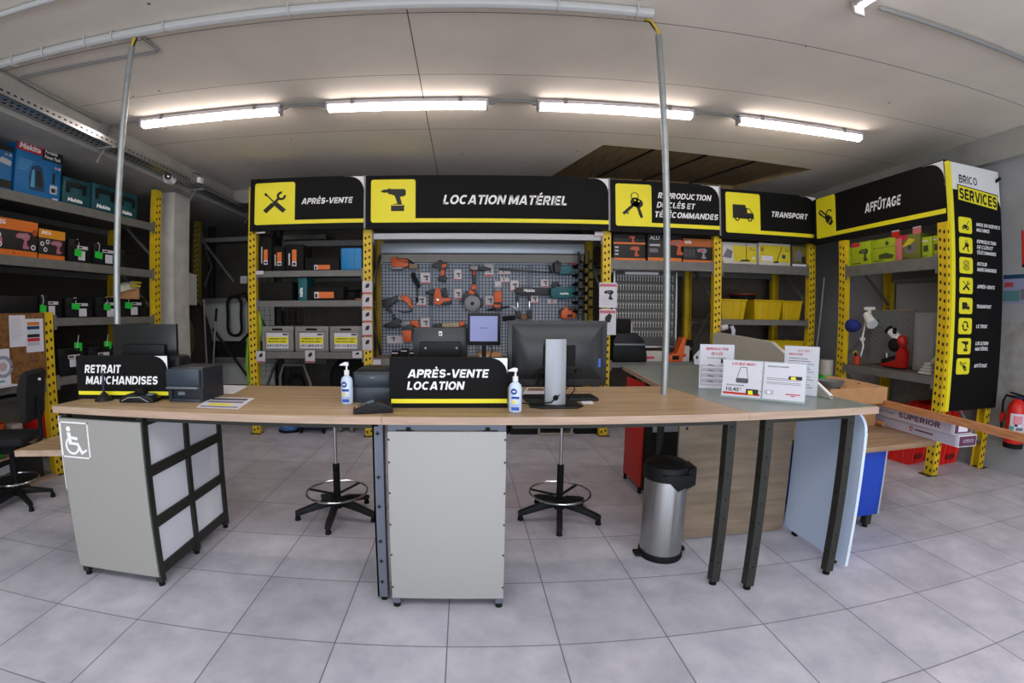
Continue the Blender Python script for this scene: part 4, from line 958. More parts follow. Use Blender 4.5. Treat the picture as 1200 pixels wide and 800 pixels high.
# pump bottles
def bottle(label, u, v, vt):
    b = pz(u, v, TOP); h = py(u, vt, b.y).z - TOP
    r = thing('sanitiser_bottle', label, 'pump bottle', (b.x, b.y + 0.03, TOP), math.radians(-6), 'clear pump bottles of hand gel')
    CL = mat('clear_plastic', '#c6d6ea', 0.12, alpha=1, coat=0.3)
    k = h / 0.235
    g = G(); g.lathe([(0.030, 0), (0.034, 0.004), (0.034, 0.13 * k), (0.030, 0.15 * k), (0.014, 0.165 * k), (0.014, 0.175 * k)], (0, 0, 0), CL, 28, sx=1.1, sy=0.8); g.build('bottle', r)
    g = G()
    for z0, z1, m in ((0.03, 0.045, mat('label_pale', '#aab7d8', 0.5)), (0.012, 0.03, mat('label_blue', '#2a55b8', 0.5)), (0.075, 0.088, mat('label_navy', '#1c3a93', 0.5))):
        g.rect(-0.022, 0.022, z0 * k, z1 * k, -0.0265, 0.001, m)
    g.disc(-0.008, 0.115 * k, 0.018, -0.0265, 0.0012, mat('label_navy', '#1c3a93', 0.5)); g.disc(-0.008, 0.058 * k, 0.010, -0.0265, 0.0012, mat('label_yellow', '#e6d630', 0.5))
    g.build('label', r)
    text('gel', 0.012, LETTER, r, -0.018, 0.111 * k, -0.028, bold=0.03)
    g = G(); g.cyl((0, 0, 0.17 * k), (0, 0, 0.195 * k), 0.016, WHITE, n=20); g.cyl((0, 0, 0.195 * k), (0, 0, 0.222 * k), 0.006, WHITE)
    g.poly([(-0.045, -0.007, 0.222 * k), (-0.040, -0.007, 0.230 * k), (-0.01, -0.007, 0.243 * k), (0.012, -0.007, 0.240 * k), (0.012, -0.007, 0.222 * k)], (0, 0.014, 0), WHITE, bev=0.002); g.build('pump', r)
bottle('hand gel pump bottle to the left of the dark blue receipt printer', 405.5, 473.5, 426)
bottle('hand gel pump bottle between the APRÈS-VENTE sign and the large monitor', 604.5, 483.5, 433)

# monitors
def back_monitor(label, p, q, zt, zb, y, silver=False):
    pass
MB = mat('monitor_back', '#16191b', 0.35, noise=0.06, scale=30)
ym = 0.68
a, b = py(595, 375, ym), py(712, 375.5, ym); zb = py(655, 452, ym).z
W, Hm = b.x - a.x, a.z - zb
r = thing('monitor', 'large black monitor seen from behind on a broad silver stand', 'monitor', ((a.x + b.x) / 2, ym, TOP))
zz = zb - TOP
g = G(); g.box((-W/2, 0, zz), (W/2, 0.022, zz + Hm), MB, bev=0.006); g.build('display_housing', r)
g = G()
o4 = [(-W*0.46, zz + 0.04), (W*0.46, zz + 0.04), (W*0.46, zz + Hm - 0.02), (-W*0.46, zz + Hm - 0.02)]
i4 = [(-W*0.30, zz + 0.14), (W*0.30, zz + 0.14), (W*0.30, zz + Hm - 0.13), (-W*0.30, zz + Hm - 0.13)]
A = [g.bm.verts.new((x, 0.002, z)) for x, z in o4]; B_ = [g.bm.verts.new((x, -0.05, z)) for x, z in i4]
g._set([g.bm.faces.new((A[i], A[(i+1)%4], B_[(i+1)%4], B_[i])) for i in range(4)] + [g.bm.faces.new(B_), g.bm.faces.new(A[::-1])], MB)
g.build('rear_bulge', r)
g = G(); g.box((-0.10, -0.056, zz + 0.13), (0.10, -0.05, zz + Hm - 0.15), BLACKM, bev=0.004)
for x in (-0.12, -0.06, 0.05, 0.11): g.box((x, -0.045, zz + 0.085), (x + 0.035, -0.02, zz + 0.11), BLACKM)
g.build('port_panel', r)
g = G(); g.rect(W*0.34, W*0.385, zz + 0.12, zz + 0.175, -0.016, 0.002, PAPER); g.rect(W*0.388, W*0.43, zz + 0.12, zz + 0.175, -0.013, 0.002, mat('label_blue', '#2a55b8', 0.5))
for k in range(3): g.rect(W*0.348, W*0.378, zz + 0.13 + k * 0.014, zz + 0.136 + k * 0.014, -0.018, 0.001, INK)
g.build('sticker', r)
SIL = mat('silver_plastic', '#9a9da3', 0.4, 0.5)
s0 = py(640, 397, ym - 0.10); s1 = py(664, 397, ym - 0.10); cx = (s0.x + s1.x) / 2 - (a.x + b.x) / 2; sw = (s1.x - s0.x) / 2
g = G(); g.poly([(cx + sw * x, -0.10 - 0.012 * (1 - x * x), 0.012) for x in (-1, -0.6, -0.2, 0.2, 0.6, 1)] + [(cx + sw, -0.075, 0.012), (cx - sw, -0.075, 0.012)], (0, 0, s0.z - TOP - 0.012), SIL, bev=0.003)
g.disc(cx, 0.055, 0.017, -0.1125, 0.002, BLACKM); g.build('stand_column', r)
g = G(); g.box((cx - 0.05, -0.078, s0.z - TOP - 0.14), (cx + 0.05, -0.05, s0.z - TOP - 0.03), SIL); g.build('tilt_mount', r)
g = G(); g.poly([(cx - 0.16, -0.14, 0), (cx - 0.10, -0.18, 0), (cx + 0.12, -0.18, 0), (cx + 0.17, -0.12, 0), (cx + 0.15, 0.06, 0), (cx - 0.15, 0.06, 0)], (0, 0, 0.012), BLACK, bev=0.004); g.build('base', r)
g = G()
g.tube([(cx + 0.08, -0.04, zz + 0.10), (cx + 0.09, -0.05, zz + 0.0), (cx + 0.05, -0.09, 0.09), (cx, -0.122, 0.055), (cx - 0.03, -0.13, 0.03), (cx - 0.12, -0.10, 0.016), (cx - 0.24, -0.02, 0.008)], 0.004, BLACKM, 8)
g.tube([(cx + 0.12, -0.04, zz + 0.10), (cx + 0.13, -0.05, zz - 0.02), (cx + 0.10, -0.03, 0.05), (cx + 0.11, 0.02, 0.02)], 0.004, BLACKM, 8)
g.tube([(cx - 0.10, -0.04, zz + 0.10), (cx - 0.11, -0.05, zz + 0.02), (cx - 0.10, -0.02, zz + 0.005), (cx - 0.06, -0.04, zz + 0.10)], 0.004, BLACKM, 8)
g.build('cables', r)
a = pz(690, 467, TOP)
r = thing('keyboard', 'black keyboard lying behind the foot of the large monitor', 'keyboard', (0.72, 0.80, TOP), math.radians(2))
g = G(); g.box((-0.24, -0.07, 0.001), (0.24, 0.08, 0.02), BLACK, bev=0.005); g.build('body', r)
g = G()
for i in range(15):
    for j in range(5): g.box((-0.228 + i * 0.0305, -0.058 + j * 0.026, 0.02), (-0.202 + i * 0.0305, -0.036 + j * 0.026, 0.026), BLACKM)
g.build('keys', r)
flat_sheet('paper_sheet', 'white paper sheet beside the keyboard of the large monitor', 'paper', [(612, 462), (640, 462), (640, 454), (618, 454)], [(0.1, 0.9, 0.5, 0.9, mat('print_brown', '#7a5a3c', 0.7))])
flat_sheet('paper_sheet', 'white sheet poking out at the right of the keyboard', 'paper', [(683, 473), (696, 473), (688, 462), (676, 462)], [])

# monitor and customer display on the counter behind the APRÈS-VENTE sign
ym = 1.12
a, b = py(484, 383.5, ym), py(548, 383.5, ym); zb = py(516, 417.5, ym).z; W, Hm = b.x - a.x, a.z - zb
r = thing('monitor', 'black monitor seen from behind, above the APRÈS-VENTE LOCATION sign', 'monitor', ((a.x + b.x) / 2, ym, TOP)); zz = zb - TOP
g = G(); g.box((-W/2, 0, zz - 0.02), (W/2, 0.03, zz + Hm), MB, bev=0.006); g.build('display_housing', r)
g = G(); g.box((-W*0.38, -0.03, zz + 0.0), (W*0.38, 0.0, zz + Hm * 0.52), BLACK, bev=0.01); g.cyl((-W*0.27, -0.032, zz + Hm*0.3), (-W*0.27, -0.03, zz + Hm*0.3), 0.008, CHROME); g.cyl((W*0.30, -0.032, zz + Hm*0.3), (W*0.30, -0.03, zz + Hm*0.3), 0.008, CHROME); g.build('rear_cover', r)
g = G(); g.rect(-0.012, 0.012, zz + Hm*0.72, zz + Hm*0.88, 0, 0.001, WHITE); g.rect(-0.006, 0.004, zz + Hm*0.76, zz + Hm*0.82, -0.001, 0.001, BLACK); g.build('badge', r)
g = G(); g.box((-0.035, -0.02, 0.01), (0.035, 0.0, zz + 0.02), BLACK); g.box((-0.12, -0.09, 0), (0.12, 0.10, 0.012), BLACK, bev=0.004); g.build('stand', r)
ym = 1.06
a, b = py(548, 366, ym), py(587, 366, ym); zb = py(568, 404.5, ym).z; W, Hm = b.x - a.x, a.z - zb
r = thing('customer_display', 'small square customer screen with a lit lilac picture on a slim stand', 'screen', ((a.x + b.x) / 2, ym, TOP), math.radians(-3)); zz = zb - TOP
g = G(); g.box((-W/2, 0, zz), (W/2, 0.03, zz + Hm), BLACK, bev=0.006); g.build('display_housing', r)
g = G(); g.rect(-W/2 + 0.018, W/2 - 0.022, zz + 0.03, zz + Hm - 0.022, 0.001, 0.002, mat('screen_lit', '#6a6f9b', 0.3, emit=0.55)); g.build('screen', r)
text('BRICO', 0.010, mat('screen_text', '#3a3d66', 0.5), r, 0, zz + Hm * 0.52, -0.001, align='CENTER', width=0.06)
g = G(); g.cyl((0, 0.01, 0.01), (0, 0.01, zz + 0.01), 0.016, BLACK); g.lathe([(0.075, 0), (0.075, 0.008), (0.02, 0.016)], (0, 0.01, 0), BLACK, 24); g.tube([(0.03, 0.02, zz + 0.03), (0.06, 0.03, zz - 0.03), (0.045, 0.04, zz - 0.08), (0.01, 0.03, zz - 0.12)], 0.004, BLACKM); g.build('stand', r)
# monitor at the far left behind the RETRAIT sign
ym = 0.82
a, b = py(131, 379.5, ym), py(206, 379, ym); zb = py(170, 422, ym).z; W, Hm = b.x - a.x, a.z - zb
r = thing('monitor', 'wide black monitor seen from behind, above the RETRAIT MARCHANDISES sign', 'monitor', ((a.x + b.x) / 2, ym, TOP)); zz = zb - TOP
g = G(); g.box((-W/2, 0, zz - 0.03), (W/2, 0.03, zz + Hm), mat('monitor_back_glossy', '#141a19', 0.25), bev=0.006); g.build('display_housing', r)
g = G(); g.box((-W*0.3, -0.035, zz + 0.0), (W*0.36, 0.0, zz + Hm * 0.45), BLACK, bev=0.012); g.build('rear_cover', r)
g = G(); g.box((-0.04, -0.01, 0.01), (0.04, 0.02, zz + 0.05), BLACK); g.box((-0.13, -0.09, 0), (0.13, 0.10, 0.012), BLACK, bev=0.004); g.build('stand', r)
a = py(205, 416, 0.78)
o = G().box((a.x - 0.06, 0.74, TOP), (a.x + 0.06, 0.90, a.z), BLACK, bev=0.03).build('card_reader'); tag(o, 'dark rounded box just behind the right end of the RETRAIT sign', 'box')

# leaflet stands on the return
def sheet_lines(g, x0, x1, z0, z1, n, m, y):
    for k in range(n):
        z = z1 - (z1 - z0) * (k + 0.5) / n
        g.rect(x0, x0 + (x1 - x0) * (0.75 + 0.25 * ((k * 7) % 3) / 2), z - 0.0022, z + 0.0022, y, 0.0006, m)
ACR = mat('clear_acrylic', '#cfe4e6', 0.08, alpha=0.28)
REDT = mat('print_red', '#c4203c', 0.6); GREYT = mat('print_grey', '#6d6a72', 0.6)
def stand(label, bl, br, vt, title, deco, tilt=-0.05, group=None):
    a, b = pz(*bl, TOP), pz(*br, TOP); W = (b - a).length
    n = Vector((b.y - a.y, a.x - b.x, 0))
    um = (bl[0] + br[0]) / 2
    Hh = hit(um, vt, a, n).z - TOP
    r = thing('leaflet_stand', label, 'leaflet stand', (a.x, a.y, TOP), math.atan2(b.y - a.y, b.x - a.x), group)
    g = G(); g.box((-0.004, 0.002, 0), (W + 0.004, 0.005, Hh), ACR); g.box((-0.004, -0.03, 0), (W + 0.004, 0.08, 0.004), ACR); g.build('acrylic_holder', r)
    g = G(); g.box((0, -0.001, 0.006), (W, 0.001, Hh - 0.002), PAPER); g.build('sheet', r)
    deco(r, W, Hh)
    return r
def deco_key(r, W, Hh):
    text('REPRODUCTION', 0.020, REDT, r, W/2, Hh - 0.045, -0.001, width=W * 0.66, bold=0.03, align='CENTER', shear=0.15)
    text('DE CLÉS', 0.020, REDT, r, W/2, Hh - 0.08, -0.001, width=W * 0.34, bold=0.03, align='CENTER', shear=0.15)
    text('PLATES, CYLINDRES', 0.011, INK, r, W/2, Hh - 0.11, -0.001, width=W * 0.55, align='CENTER')
    g = G(); g.rect(0.008, W - 0.008, 0.03, Hh * 0.54, -0.001, 0.0005, LILAC)
    for k in range(4):
        g.rect(0.02, W - 0.02, 0.04 + k * Hh * 0.12, 0.05 + k * Hh * 0.12, -0.0015, 0.0006, PAPER)
        g.flat(seg((W*0.25, 0.065 + k * Hh*0.12), (W*0.42, 0.058 + k * Hh*0.12), 0.008), -0.0015, 0.0006, GREYT); g.flat(seg((W*0.6, 0.06 + k * Hh*0.12), (W*0.8, 0.066 + k * Hh*0.12), 0.005), -0.0015, 0.0006, GREYT)
    g.rect(W*0.62, W*0.68, Hh*0.58, Hh*0.68, -0.001, 0.0006, INK); g.build('print', r)
stand('white leaflet stand headed REPRODUCTION DE CLÉS on the counter', (818.5, 455), (858, 456.5), 403, None, deco_key, group='leaflet stands on the counter')
def deco_acc(r, W, Hh):
    text('ACCUEIL !', 0.017, mat('print_pink', '#d06a80', 0.6), r, W/2 + 0.02, Hh - 0.04, -0.001, width=W * 0.42, align='CENTER', shear=0.15)
    text('PRESTATION', 0.012, REDT, r, 0.03, Hh - 0.065, -0.001, width=W * 0.4, bold=0.04)
    g = G(); sheet_lines(g, 0.03, W - 0.03, Hh * 0.15, Hh - 0.08, 12, GREYT, -0.001); g.rect(0.06, W - 0.06, Hh * 0.55, Hh * 0.62, -0.001, 0.0006, mat('print_pale', '#b9cfd2', 0.6)); g.build('print', r)
stand('tall white notice in an acrylic stand at the back of the grey counter top', (917, 461), (957, 465), 405, None, deco_acc, group='leaflet stands on the counter')
# open ring binder
a, m_, b = pz(845, 465.5, TOP), pz(894, 470, TOP), pz(942, 474.5, TOP)
hh = hit(870, 423, a, (0, 1, 0)).z - TOP
bd = thing('flip_binder', 'open ring binder advertising a lawn roller with the price 10,45', 'binder', (a.x, a.y, TOP), math.atan2(b.y - a.y, b.x - a.x))
Wb = (b - a).length
for k, (x0, x1) in enumerate(((0, Wb * 0.485), (Wb * 0.505, Wb))):
    w = x1 - x0
    def lean(o):
        o.location = (x0, 0.0, 0.02); o.rotation_euler = (math.radians(-14), 0, 0); return o
    g = G(); g.box((-0.006, 0.002, -0.012), (w + 0.006, 0.005, hh), ACR); lean(g.build('clear_pocket', bd))
    g = G(); g.box((0, -0.001, 0), (w, 0.001, hh - 0.006), PAPER); pgo = lean(g.build('page', bd))
    if k == 0:
        text('LOUEZ-MOI !', 0.017, REDT, pgo, w * 0.52, hh - 0.036, -0.001, width=w * 0.62, bold=0.04, shear=0.15, align='CENTER')
        g = G(); DG = mat('roller_grey', '#4c4c52', 0.5)
        g.rrect(w*0.34, w*0.66, hh*0.37, hh*0.50, 0.01, -0.001, 0.001, DG)
        for p, q in (((w*0.36, hh*0.48), (w*0.44, hh*0.80)), ((w*0.44, hh*0.80), (w*0.60, hh*0.80)), ((w*0.60, hh*0.80), (w*0.64, hh*0.50))): g.flat(seg(p, q, 0.004), -0.001, 0.0008, DG)
        g.rect(w*0.03, w*0.97, 0.012, 0.027, -0.001, 0.0008, RED); g.rect(w*0.62, w*0.93, 0.02, 0.055, -0.0018, 0.0008, INK); g.flat([(w*0.68, 0.018), (w*0.8, 0.018), (w*0.78, 0.046), (w*0.67, 0.044)], -0.0026, 0.0008, SIGNY); g.build('print', pgo)
        text('ROULEAU A GAZON', 0.0085, INK, pgo, w * 0.11, hh*0.285, -0.001, width=w*0.45, bold=0.04)
        text('10,45', 0.024, INK, pgo, w * 0.11, hh*0.14, -0.001, width=w*0.33, bold=0.03); text('€', 0.012, INK, pgo, w*0.46, hh*0.19, -0.001)
    else:
        text('ROULEAU A GAZON', 0.0085, INK, pgo, w * 0.09, hh - 0.036, -0.001, width=w*0.5, bold=0.04)
        g = G(); 
        for z in (0.56, 0.52, 0.45, 0.41): g.rect(w*0.07, w*0.90, hh*z, hh*z + 0.003, -0.001, 0.0006, GREYT)
        g.rect(w*0.6, w*0.92, hh*0.55, hh*0.64, -0.0018, 0.0008, INK); g.flat([(w*0.66, hh*0.55), (w*0.78, hh*0.55), (w*0.76, hh*0.63), (w*0.65, hh*0.62)], -0.0026, 0.0008, SIGNY)
        g.rect(w*0.04, w*0.26, 0.03, 0.06, -0.001, 0.0006, LILAC); g.disc(w*0.15, 0.045, 0.010, -0.0016, 0.0006, WHITE); g.rect(w*0.55, w*0.90, 0.037, 0.044, -0.001, 0.0006, REDT); g.rect(w*0.68, w*0.78, 0.026, 0.032, -0.001, 0.0006, REDT); g.build('print', pgo)
for z in (0.045, hh * 0.45, hh * 0.72):
    g = G(); y = z * math.tan(math.radians(14)); g.tube([(Wb*0.47, y - 0.006, z + 0.02), (Wb*0.495, y - 0.02, z + 0.02), (Wb*0.52, y - 0.006, z + 0.02), (Wb*0.495, y + 0.006, z + 0.02)], 0.0022, CHROME, 6, closed=True); g.build('ring', bd)
g = G(); g.poly([(0, 0.0, 0), (Wb, 0.0, 0), (Wb, 0.10, 0), (0, 0.10, 0)], (0, 0, 0.004), ACR); g.poly([(Wb*0.46, 0.095, 0), (Wb*0.54, 0.095, 0), (Wb*0.54, hh*0.27, hh*0.9), (Wb*0.46, hh*0.27, hh*0.9)], (0, 0.004, 0), ACR); g.build('easel', bd)
# ------------------------------------------------------------------ goods on the shelves
def slot(plane, u0, u1, vb, vt, z0, off=0.05):
    """front-left-bottom corner, turn, width and height of a thing that stands on a shelf at height z0 behind the given pixels"""
    vm, um = (vb + vt) / 2, (u0 + u1) / 2
    if plane == 'back':
        y = BY + off; a, b = py(u0, vm, y), py(u1, vm, y); return (a.x, y, z0), 0.0, b.x - a.x, py(um, vt, y).z - z0
    if plane == 'right':
        x = RX + off; a, b = px(u0, vm, x), px(u1, vm, x); return (x, a.y, z0), math.radians(-90), a.y - b.y, px(um, vt, x).z - z0
    a, b = lx(u0, vm, off), lx(u1, vm, off); h = lx(um, vt, off).z - z0
    w = LM @ Vector((a.x, off, z0)); return tuple(w), LA_, b.x - a.x, h
def carton(name, label, cat, plane, u0, u1, vb, vt, z0, depth, m, deco=None, off=0.05, group=None, bev=0.004):
    loc, rz, W, Hh = slot(plane, u0, u1, vb, vt, z0, off)
    r = thing(name, label, cat, loc, rz, group)
    g = G(); g.box((0.004, 0, 0.001), (W - 0.004, depth, Hh), m, bev=bev); g.build('box', r)
    if deco:
        g = G(); deco(g, r, W, Hh)
        if g.bm.verts: g.build('print', r)
        else: g.bm.free()
    return r
KIT = 'print_dark'
def mprint(n, h): return mat(n, h, 0.6)
CYAN = mprint('print_light_blue', '#5aa7d0'); SIL2 = mprint('print_silver', '#b9bec4'); BRN = mprint('print_brown', '#7a5a3c')
def d_tool(g, x, z, s, m, m2, y=-0.001):                      # a printed drill-like tool picture
    g.flat([(x + p[0] * s, z + p[1] * s) for p in ((0, 0.75), (0.2, 0.9), (0.8, 0.95), (1, 0.8), (0.9, 0.55), (0.75, 0.5), (0.8, 0.2), (0.95, 0.15), (0.9, 0), (0.5, 0), (0.5, 0.2), (0.6, 0.5), (0.4, 0.6), (0.1, 0.6))], y, 0.0008, m)
    g.flat([(x + p[0] * s, z + p[1] * s) for p in ((0.3, 0.65), (0.7, 0.7), (0.7, 0.82), (0.3, 0.8))], y - 0.0008, 0.0008, m2)
# --- left shelving, upper shelf
def deco_pp(g, r, W, Hh):
    g.rect(0.004, W*0.55, Hh*0.82, Hh - 0.004, 0, 0.001, REDP); g.rect(W*0.55, W - 0.004, Hh*0.76, Hh - 0.004, 0, 0.001, INK)
    g.flat([(W*0.28 + W*0.36*p[0], Hh*0.12 + Hh*0.50*p[1]) for p in ((0.1, 0), (1, 0), (1, 0.35), (0.8, 0.9), (0.55, 1), (0.2, 0.9), (0.05, 0.5))], 0, 0.001, mprint('print_navy', '#123a5c'))
    g.flat([(W*0.28 + W*0.36*p[0], Hh*0.12 + Hh*0.50*p[1]) for p in ((0.15, 0.1), (0.4, 0.1), (0.35, 0.8), (0.2, 0.75))], -0.001, 0.001, CYAN)
    g.flat([(W*0.28 + W*0.36*p[0], Hh*0.12 + Hh*0.50*p[1]) for p in ((0.45, 0.2), (0.85, 0.2), (0.75, 0.75), (0.5, 0.8))], -0.001, 0.001, INK)
    g.rect(W*0.76, W*0.92, Hh*0.13, Hh*0.30, 0, 0.001, SIL2); g.rect(W*0.79, W*0.88, Hh*0.16, Hh*0.24, -0.001, 0.001, INK); g.rect(W*0.80, W*0.86, Hh*0.33, Hh*0.55, 0, 0.001, INK)
    g.rect(W*0.84, W*0.90, Hh*0.63, Hh*0.68, 0, 0.001, mprint('print_rose', '#e08a98')); g.rect(W*0.92, W*0.97, Hh*0.63, Hh*0.68, 0, 0.001, PAPER)
    for k in range(5): g.rect(W*0.07, W*0.07 + W*(0.30 - 0.03*k), Hh*(0.64 - 0.045*k), Hh*(0.66 - 0.045*k), 0, 0.0008, CYAN)
    g.rect(W*0.82, W*0.95, 0.01, 0.03, 0, 0.001, PAPER)
    text('Makita', Hh*0.105, LETTER, r, W*0.05, Hh*0.86, -0.001, width=W*0.46, bold=0.05, shear=0.15)
    text('Portable', Hh*0.07, LETTER, r, W*0.60, Hh*0.90, -0.001, width=W*0.28, bold=0.03); text('Power Pack', Hh*0.07, LETTER, r, W*0.60, Hh*0.80, -0.001, width=W*0.36, bold=0.03)
carton('product_carton', 'large blue carton with red banner and portable power pack picture', 'carton', 'left', 17, 72, 228, 170, LZ[0], 0.5, BLUEC, deco_pp)
def deco_b2(g, r, W, Hh):
    g.rect(0.004, W - 0.004, 0.02, Hh*0.22, 0, 0.001, INK); g.rect(0.004, W - 0.004, Hh*0.86, Hh - 0.004, 0, 0.001, INK)
    g.flat([(W*p[0], Hh*p[1]) for p in ((0.62, 0.6), (0.95, 0.55), (0.97, 0.66), (0.75, 0.72))], 0, 0.001, SIL2); g.rect(W*0.80, W*0.86, Hh*0.77, Hh*0.81, 0, 0.001, mprint('print_rose', '#e08a98')); g.rect(W*0.90, W*0.96, Hh*0.77, Hh*0.81, 0, 0.001, PAPER)
    for k in range(4): g.rect(W*0.2, W*0.55, Hh*(0.35 + 0.05*k), Hh*(0.37 + 0.05*k), 0, 0.0008, CYAN)
carton('product_carton', 'blue carton cut by the left edge of the photo on the top shelf', 'carton', 'left', -40, 15, 222, 163, LZ[0], 0.5, BLUEC, deco_b2)
def deco_sys(txt):
    def d(g, r, W, Hh):
        g.rect(W*0.10, W*0.78, Hh*0.36, Hh*0.90, 0, 0.003, TEAL) if False else None
        text(txt, Hh*0.13, LETTER, r, W*0.18, Hh*0.14, -0.001, width=W*0.52, bold=0.06, shear=0.15)
        h = G(); h.flat([(W*0.12, Hh*0.44), (W*0.12, Hh*0.82), (W*0.80, Hh*0.82), (W*0.80, Hh*0.44), (W*0.70, Hh*0.44), (W*0.70, Hh*0.68), (W*0.22, Hh*0.68), (W*0.22, Hh*0.44)], 0, 0.018, BLACK, bev=0.003); h.build('handle', r)
        h = G(); h.rect(W*0.25, W*0.60, Hh*0.86, Hh*0.95, 0, 0.008, mat('latch_teal', '#0a3a45', 0.5)); h.build('latch', r)
    return d
for u0, u1, vb, vt, lb in ((72.5, 106.5, 247, 209.5, 'teal stackable tool case right beside the large blue carton'), (107, 138.5, 254, 217, 'second teal stackable tool case, just left of the galvanised pole'), (139, 161, 261, 226, 'teal stackable tool case half hidden behind the galvanised pole')):
    carton('tool_case', lb, 'tool case', 'left', u0, u1, vb, vt, LZ[0], 0.4, TEALD, deco_sys('Makita'), group='teal tool cases on the top left shelf', bev=0.012)
# --- left shelving, second shelf
BLK = mat('box_black', '#1c1815', 0.6)
def deco_aeg(top_m, big):
    def d(g, r, W, Hh):
        g.rect(0.004, W - 0.004, Hh*0.70, Hh - 0.004, 0, 0.0015, top_m); g.rect(0.004, W - 0.004, 0.004, Hh*0.16, 0, 0.0015, mat('box_orange', '#d9701c', 0.5))
        text('AEG', Hh*0.115, LETTER, r, W*(0.10 if not big else 0.06), Hh*0.82, -0.0015, bold=0.05, width=W*(0.36 if not big else 0.22))
        x, s = (W*0.45, W*0.45) if not big else (W*0.50, W*0.34)
        d_tool(g, x, Hh*0.22, min(s, Hh*0.46), mprint('print_tool_pink', '#b0657a'), mprint('print_tool_grey', '#8a8590'))
        for cx, cz in (((0.14, 0.50), (0.34, 0.58), (0.26, 0.32)) if not big else ((0.14, 0.52), (0.16, 0.28), (0.90, 0.28))): g.disc(W*cx, Hh*cz, Hh*0.075, 0, 0.0012, PAPER, 16); g.disc(W*cx, Hh*cz, Hh*0.04, -0.0012, 0.0008, INK, 12)
        if big: g.disc(W*0.93, Hh*0.70, Hh*0.09, -0.0015, 0.0012, mprint('print_rust', '#a8441c'), 16); g.rect(W*0.10, W*0.22, Hh*0.3, Hh*0.45, 0, 0.001, mprint('print_tool_pink', '#b0657a')); text('18V', Hh*0.05, INK, r, W*0.42, Hh*0.06, -0.0015)
    return d
carton('product_carton', 'large orange and black power tool carton at the left edge of the second shelf', 'carton', 'left', -10, 44, 299, 256, LZ[1], 0.42, BLK, deco_aeg(mat('box_orange', '#d9701c', 0.5), True), off=0.04)
carton('product_carton', 'small black power tool carton with amber top band on the second shelf', 'carton', 'left', 44.5, 76, 307, 269, LZ[1], 0.36, BLK, deco_aeg(mat('box_amber', '#d98f1c', 0.5), False), off=0.05)
loc = LM @ Vector((0.66, 0.56, LZ[1]))
g = G(); g.box((0, 0, 0), (0.42, 0.30, 0.47), mat('box_grey', '#6d6d6e', 0.6), bev=0.01); g.box((0.15, -0.006, 0.36), (0.28, 0.001, 0.39), BLACKM)
o = g.build('grey_box', recenter=False); o.matrix_basis = Matrix.Translation(loc) @ Matrix.Rotation(LA_, 4, 'Z'); tag(o, 'grey box behind the large orange carton on the second shelf', 'box')
def black_case(label, u0, u1, vb, vt, z0, tags=True, green=(0.30, 0.42), paper=(0.40, 0.12), small=False):
    def d(g, r, W, Hh):
        h = G(); h.tube([(W*0.28, -0.005, Hh*0.86), (W*0.28, -0.03, Hh*0.93), (W*0.72, -0.03, Hh*0.93), (W*0.72, -0.005, Hh*0.86)], 0.012, BLACKM); h.build('handle', r)
        h = G()
        for x in (0.10, 0.82): h.box((W*x, -0.012, Hh*0.50), (W*(x + 0.08), 0.0, Hh*0.68), BLACKM, bev=0.003)
        h.box((0.006, -0.006, Hh*0.58), (W - 0.006, 0.0, Hh*0.62), BLACKM); h.build('latches', r)
        if tags:
            h = G(); h.rect(W*0.34, W*0.78, Hh*0.60, Hh*0.74, -0.006, 0.002, PRICE); h.rect(W*0.37, W*0.55, Hh*0.64, Hh*0.70, -0.008, 0.0008, INK); h.rect(W*paper[0], W*(paper[0] + 0.28), Hh*paper[1], Hh*(paper[1] + 0.40), -0.001, 0.002, PAPER)
            for k in range(4): h.rect(W*(paper[0] + 0.05), W*(paper[0] + 0.22), Hh*(paper[1] + 0.05 + 0.08*k), Hh*(paper[1] + 0.07 + 0.08*k), -0.003, 0.0008, LILAC)
            h.build('paper_label', r)
            if green:
                h = G(); x, z = W*green[0], Hh*green[1]; h.flat([(x - W*0.14, z - Hh*0.11), (x + W*0.14, z - Hh*0.15), (x + W*0.16, z + Hh*0.15), (x - W*0.13, z + Hh*0.19)], -0.018, 0.002, GREEN); h.build('green_tag', r)
                h = G(); h.tube([(x, -0.02, z + Hh*0.16), (x + W*0.03, -0.022, z + Hh*0.45), (x - W*0.03, -0.022, Hh*1.02), (x - W*0.06, -0.02, Hh*0.98)], 0.004, PRICE, 6); h.build('tag_string', r)
    return carton('toolbox', label, 'toolbox', 'left', u0, u1, vb, vt, z0, 0.34, BLACK, d, group='black toolboxes with tags on the left shelving', bev=0.012)
black_case('black toolbox with green tag right of the small amber topped carton', 80, 108, 311, 281, LZ[1], green=(0.34, 0.40))
black_case('black toolbox with white label on the second shelf, left of the pole', 109, 139, 314, 286, LZ[1], green=(0.16, 0.42), paper=(0.46, 0.12))
black_case('small black toolbox behind the pole at the end of the second shelf', 142, 155, 313, 293, LZ[1], tags=False)
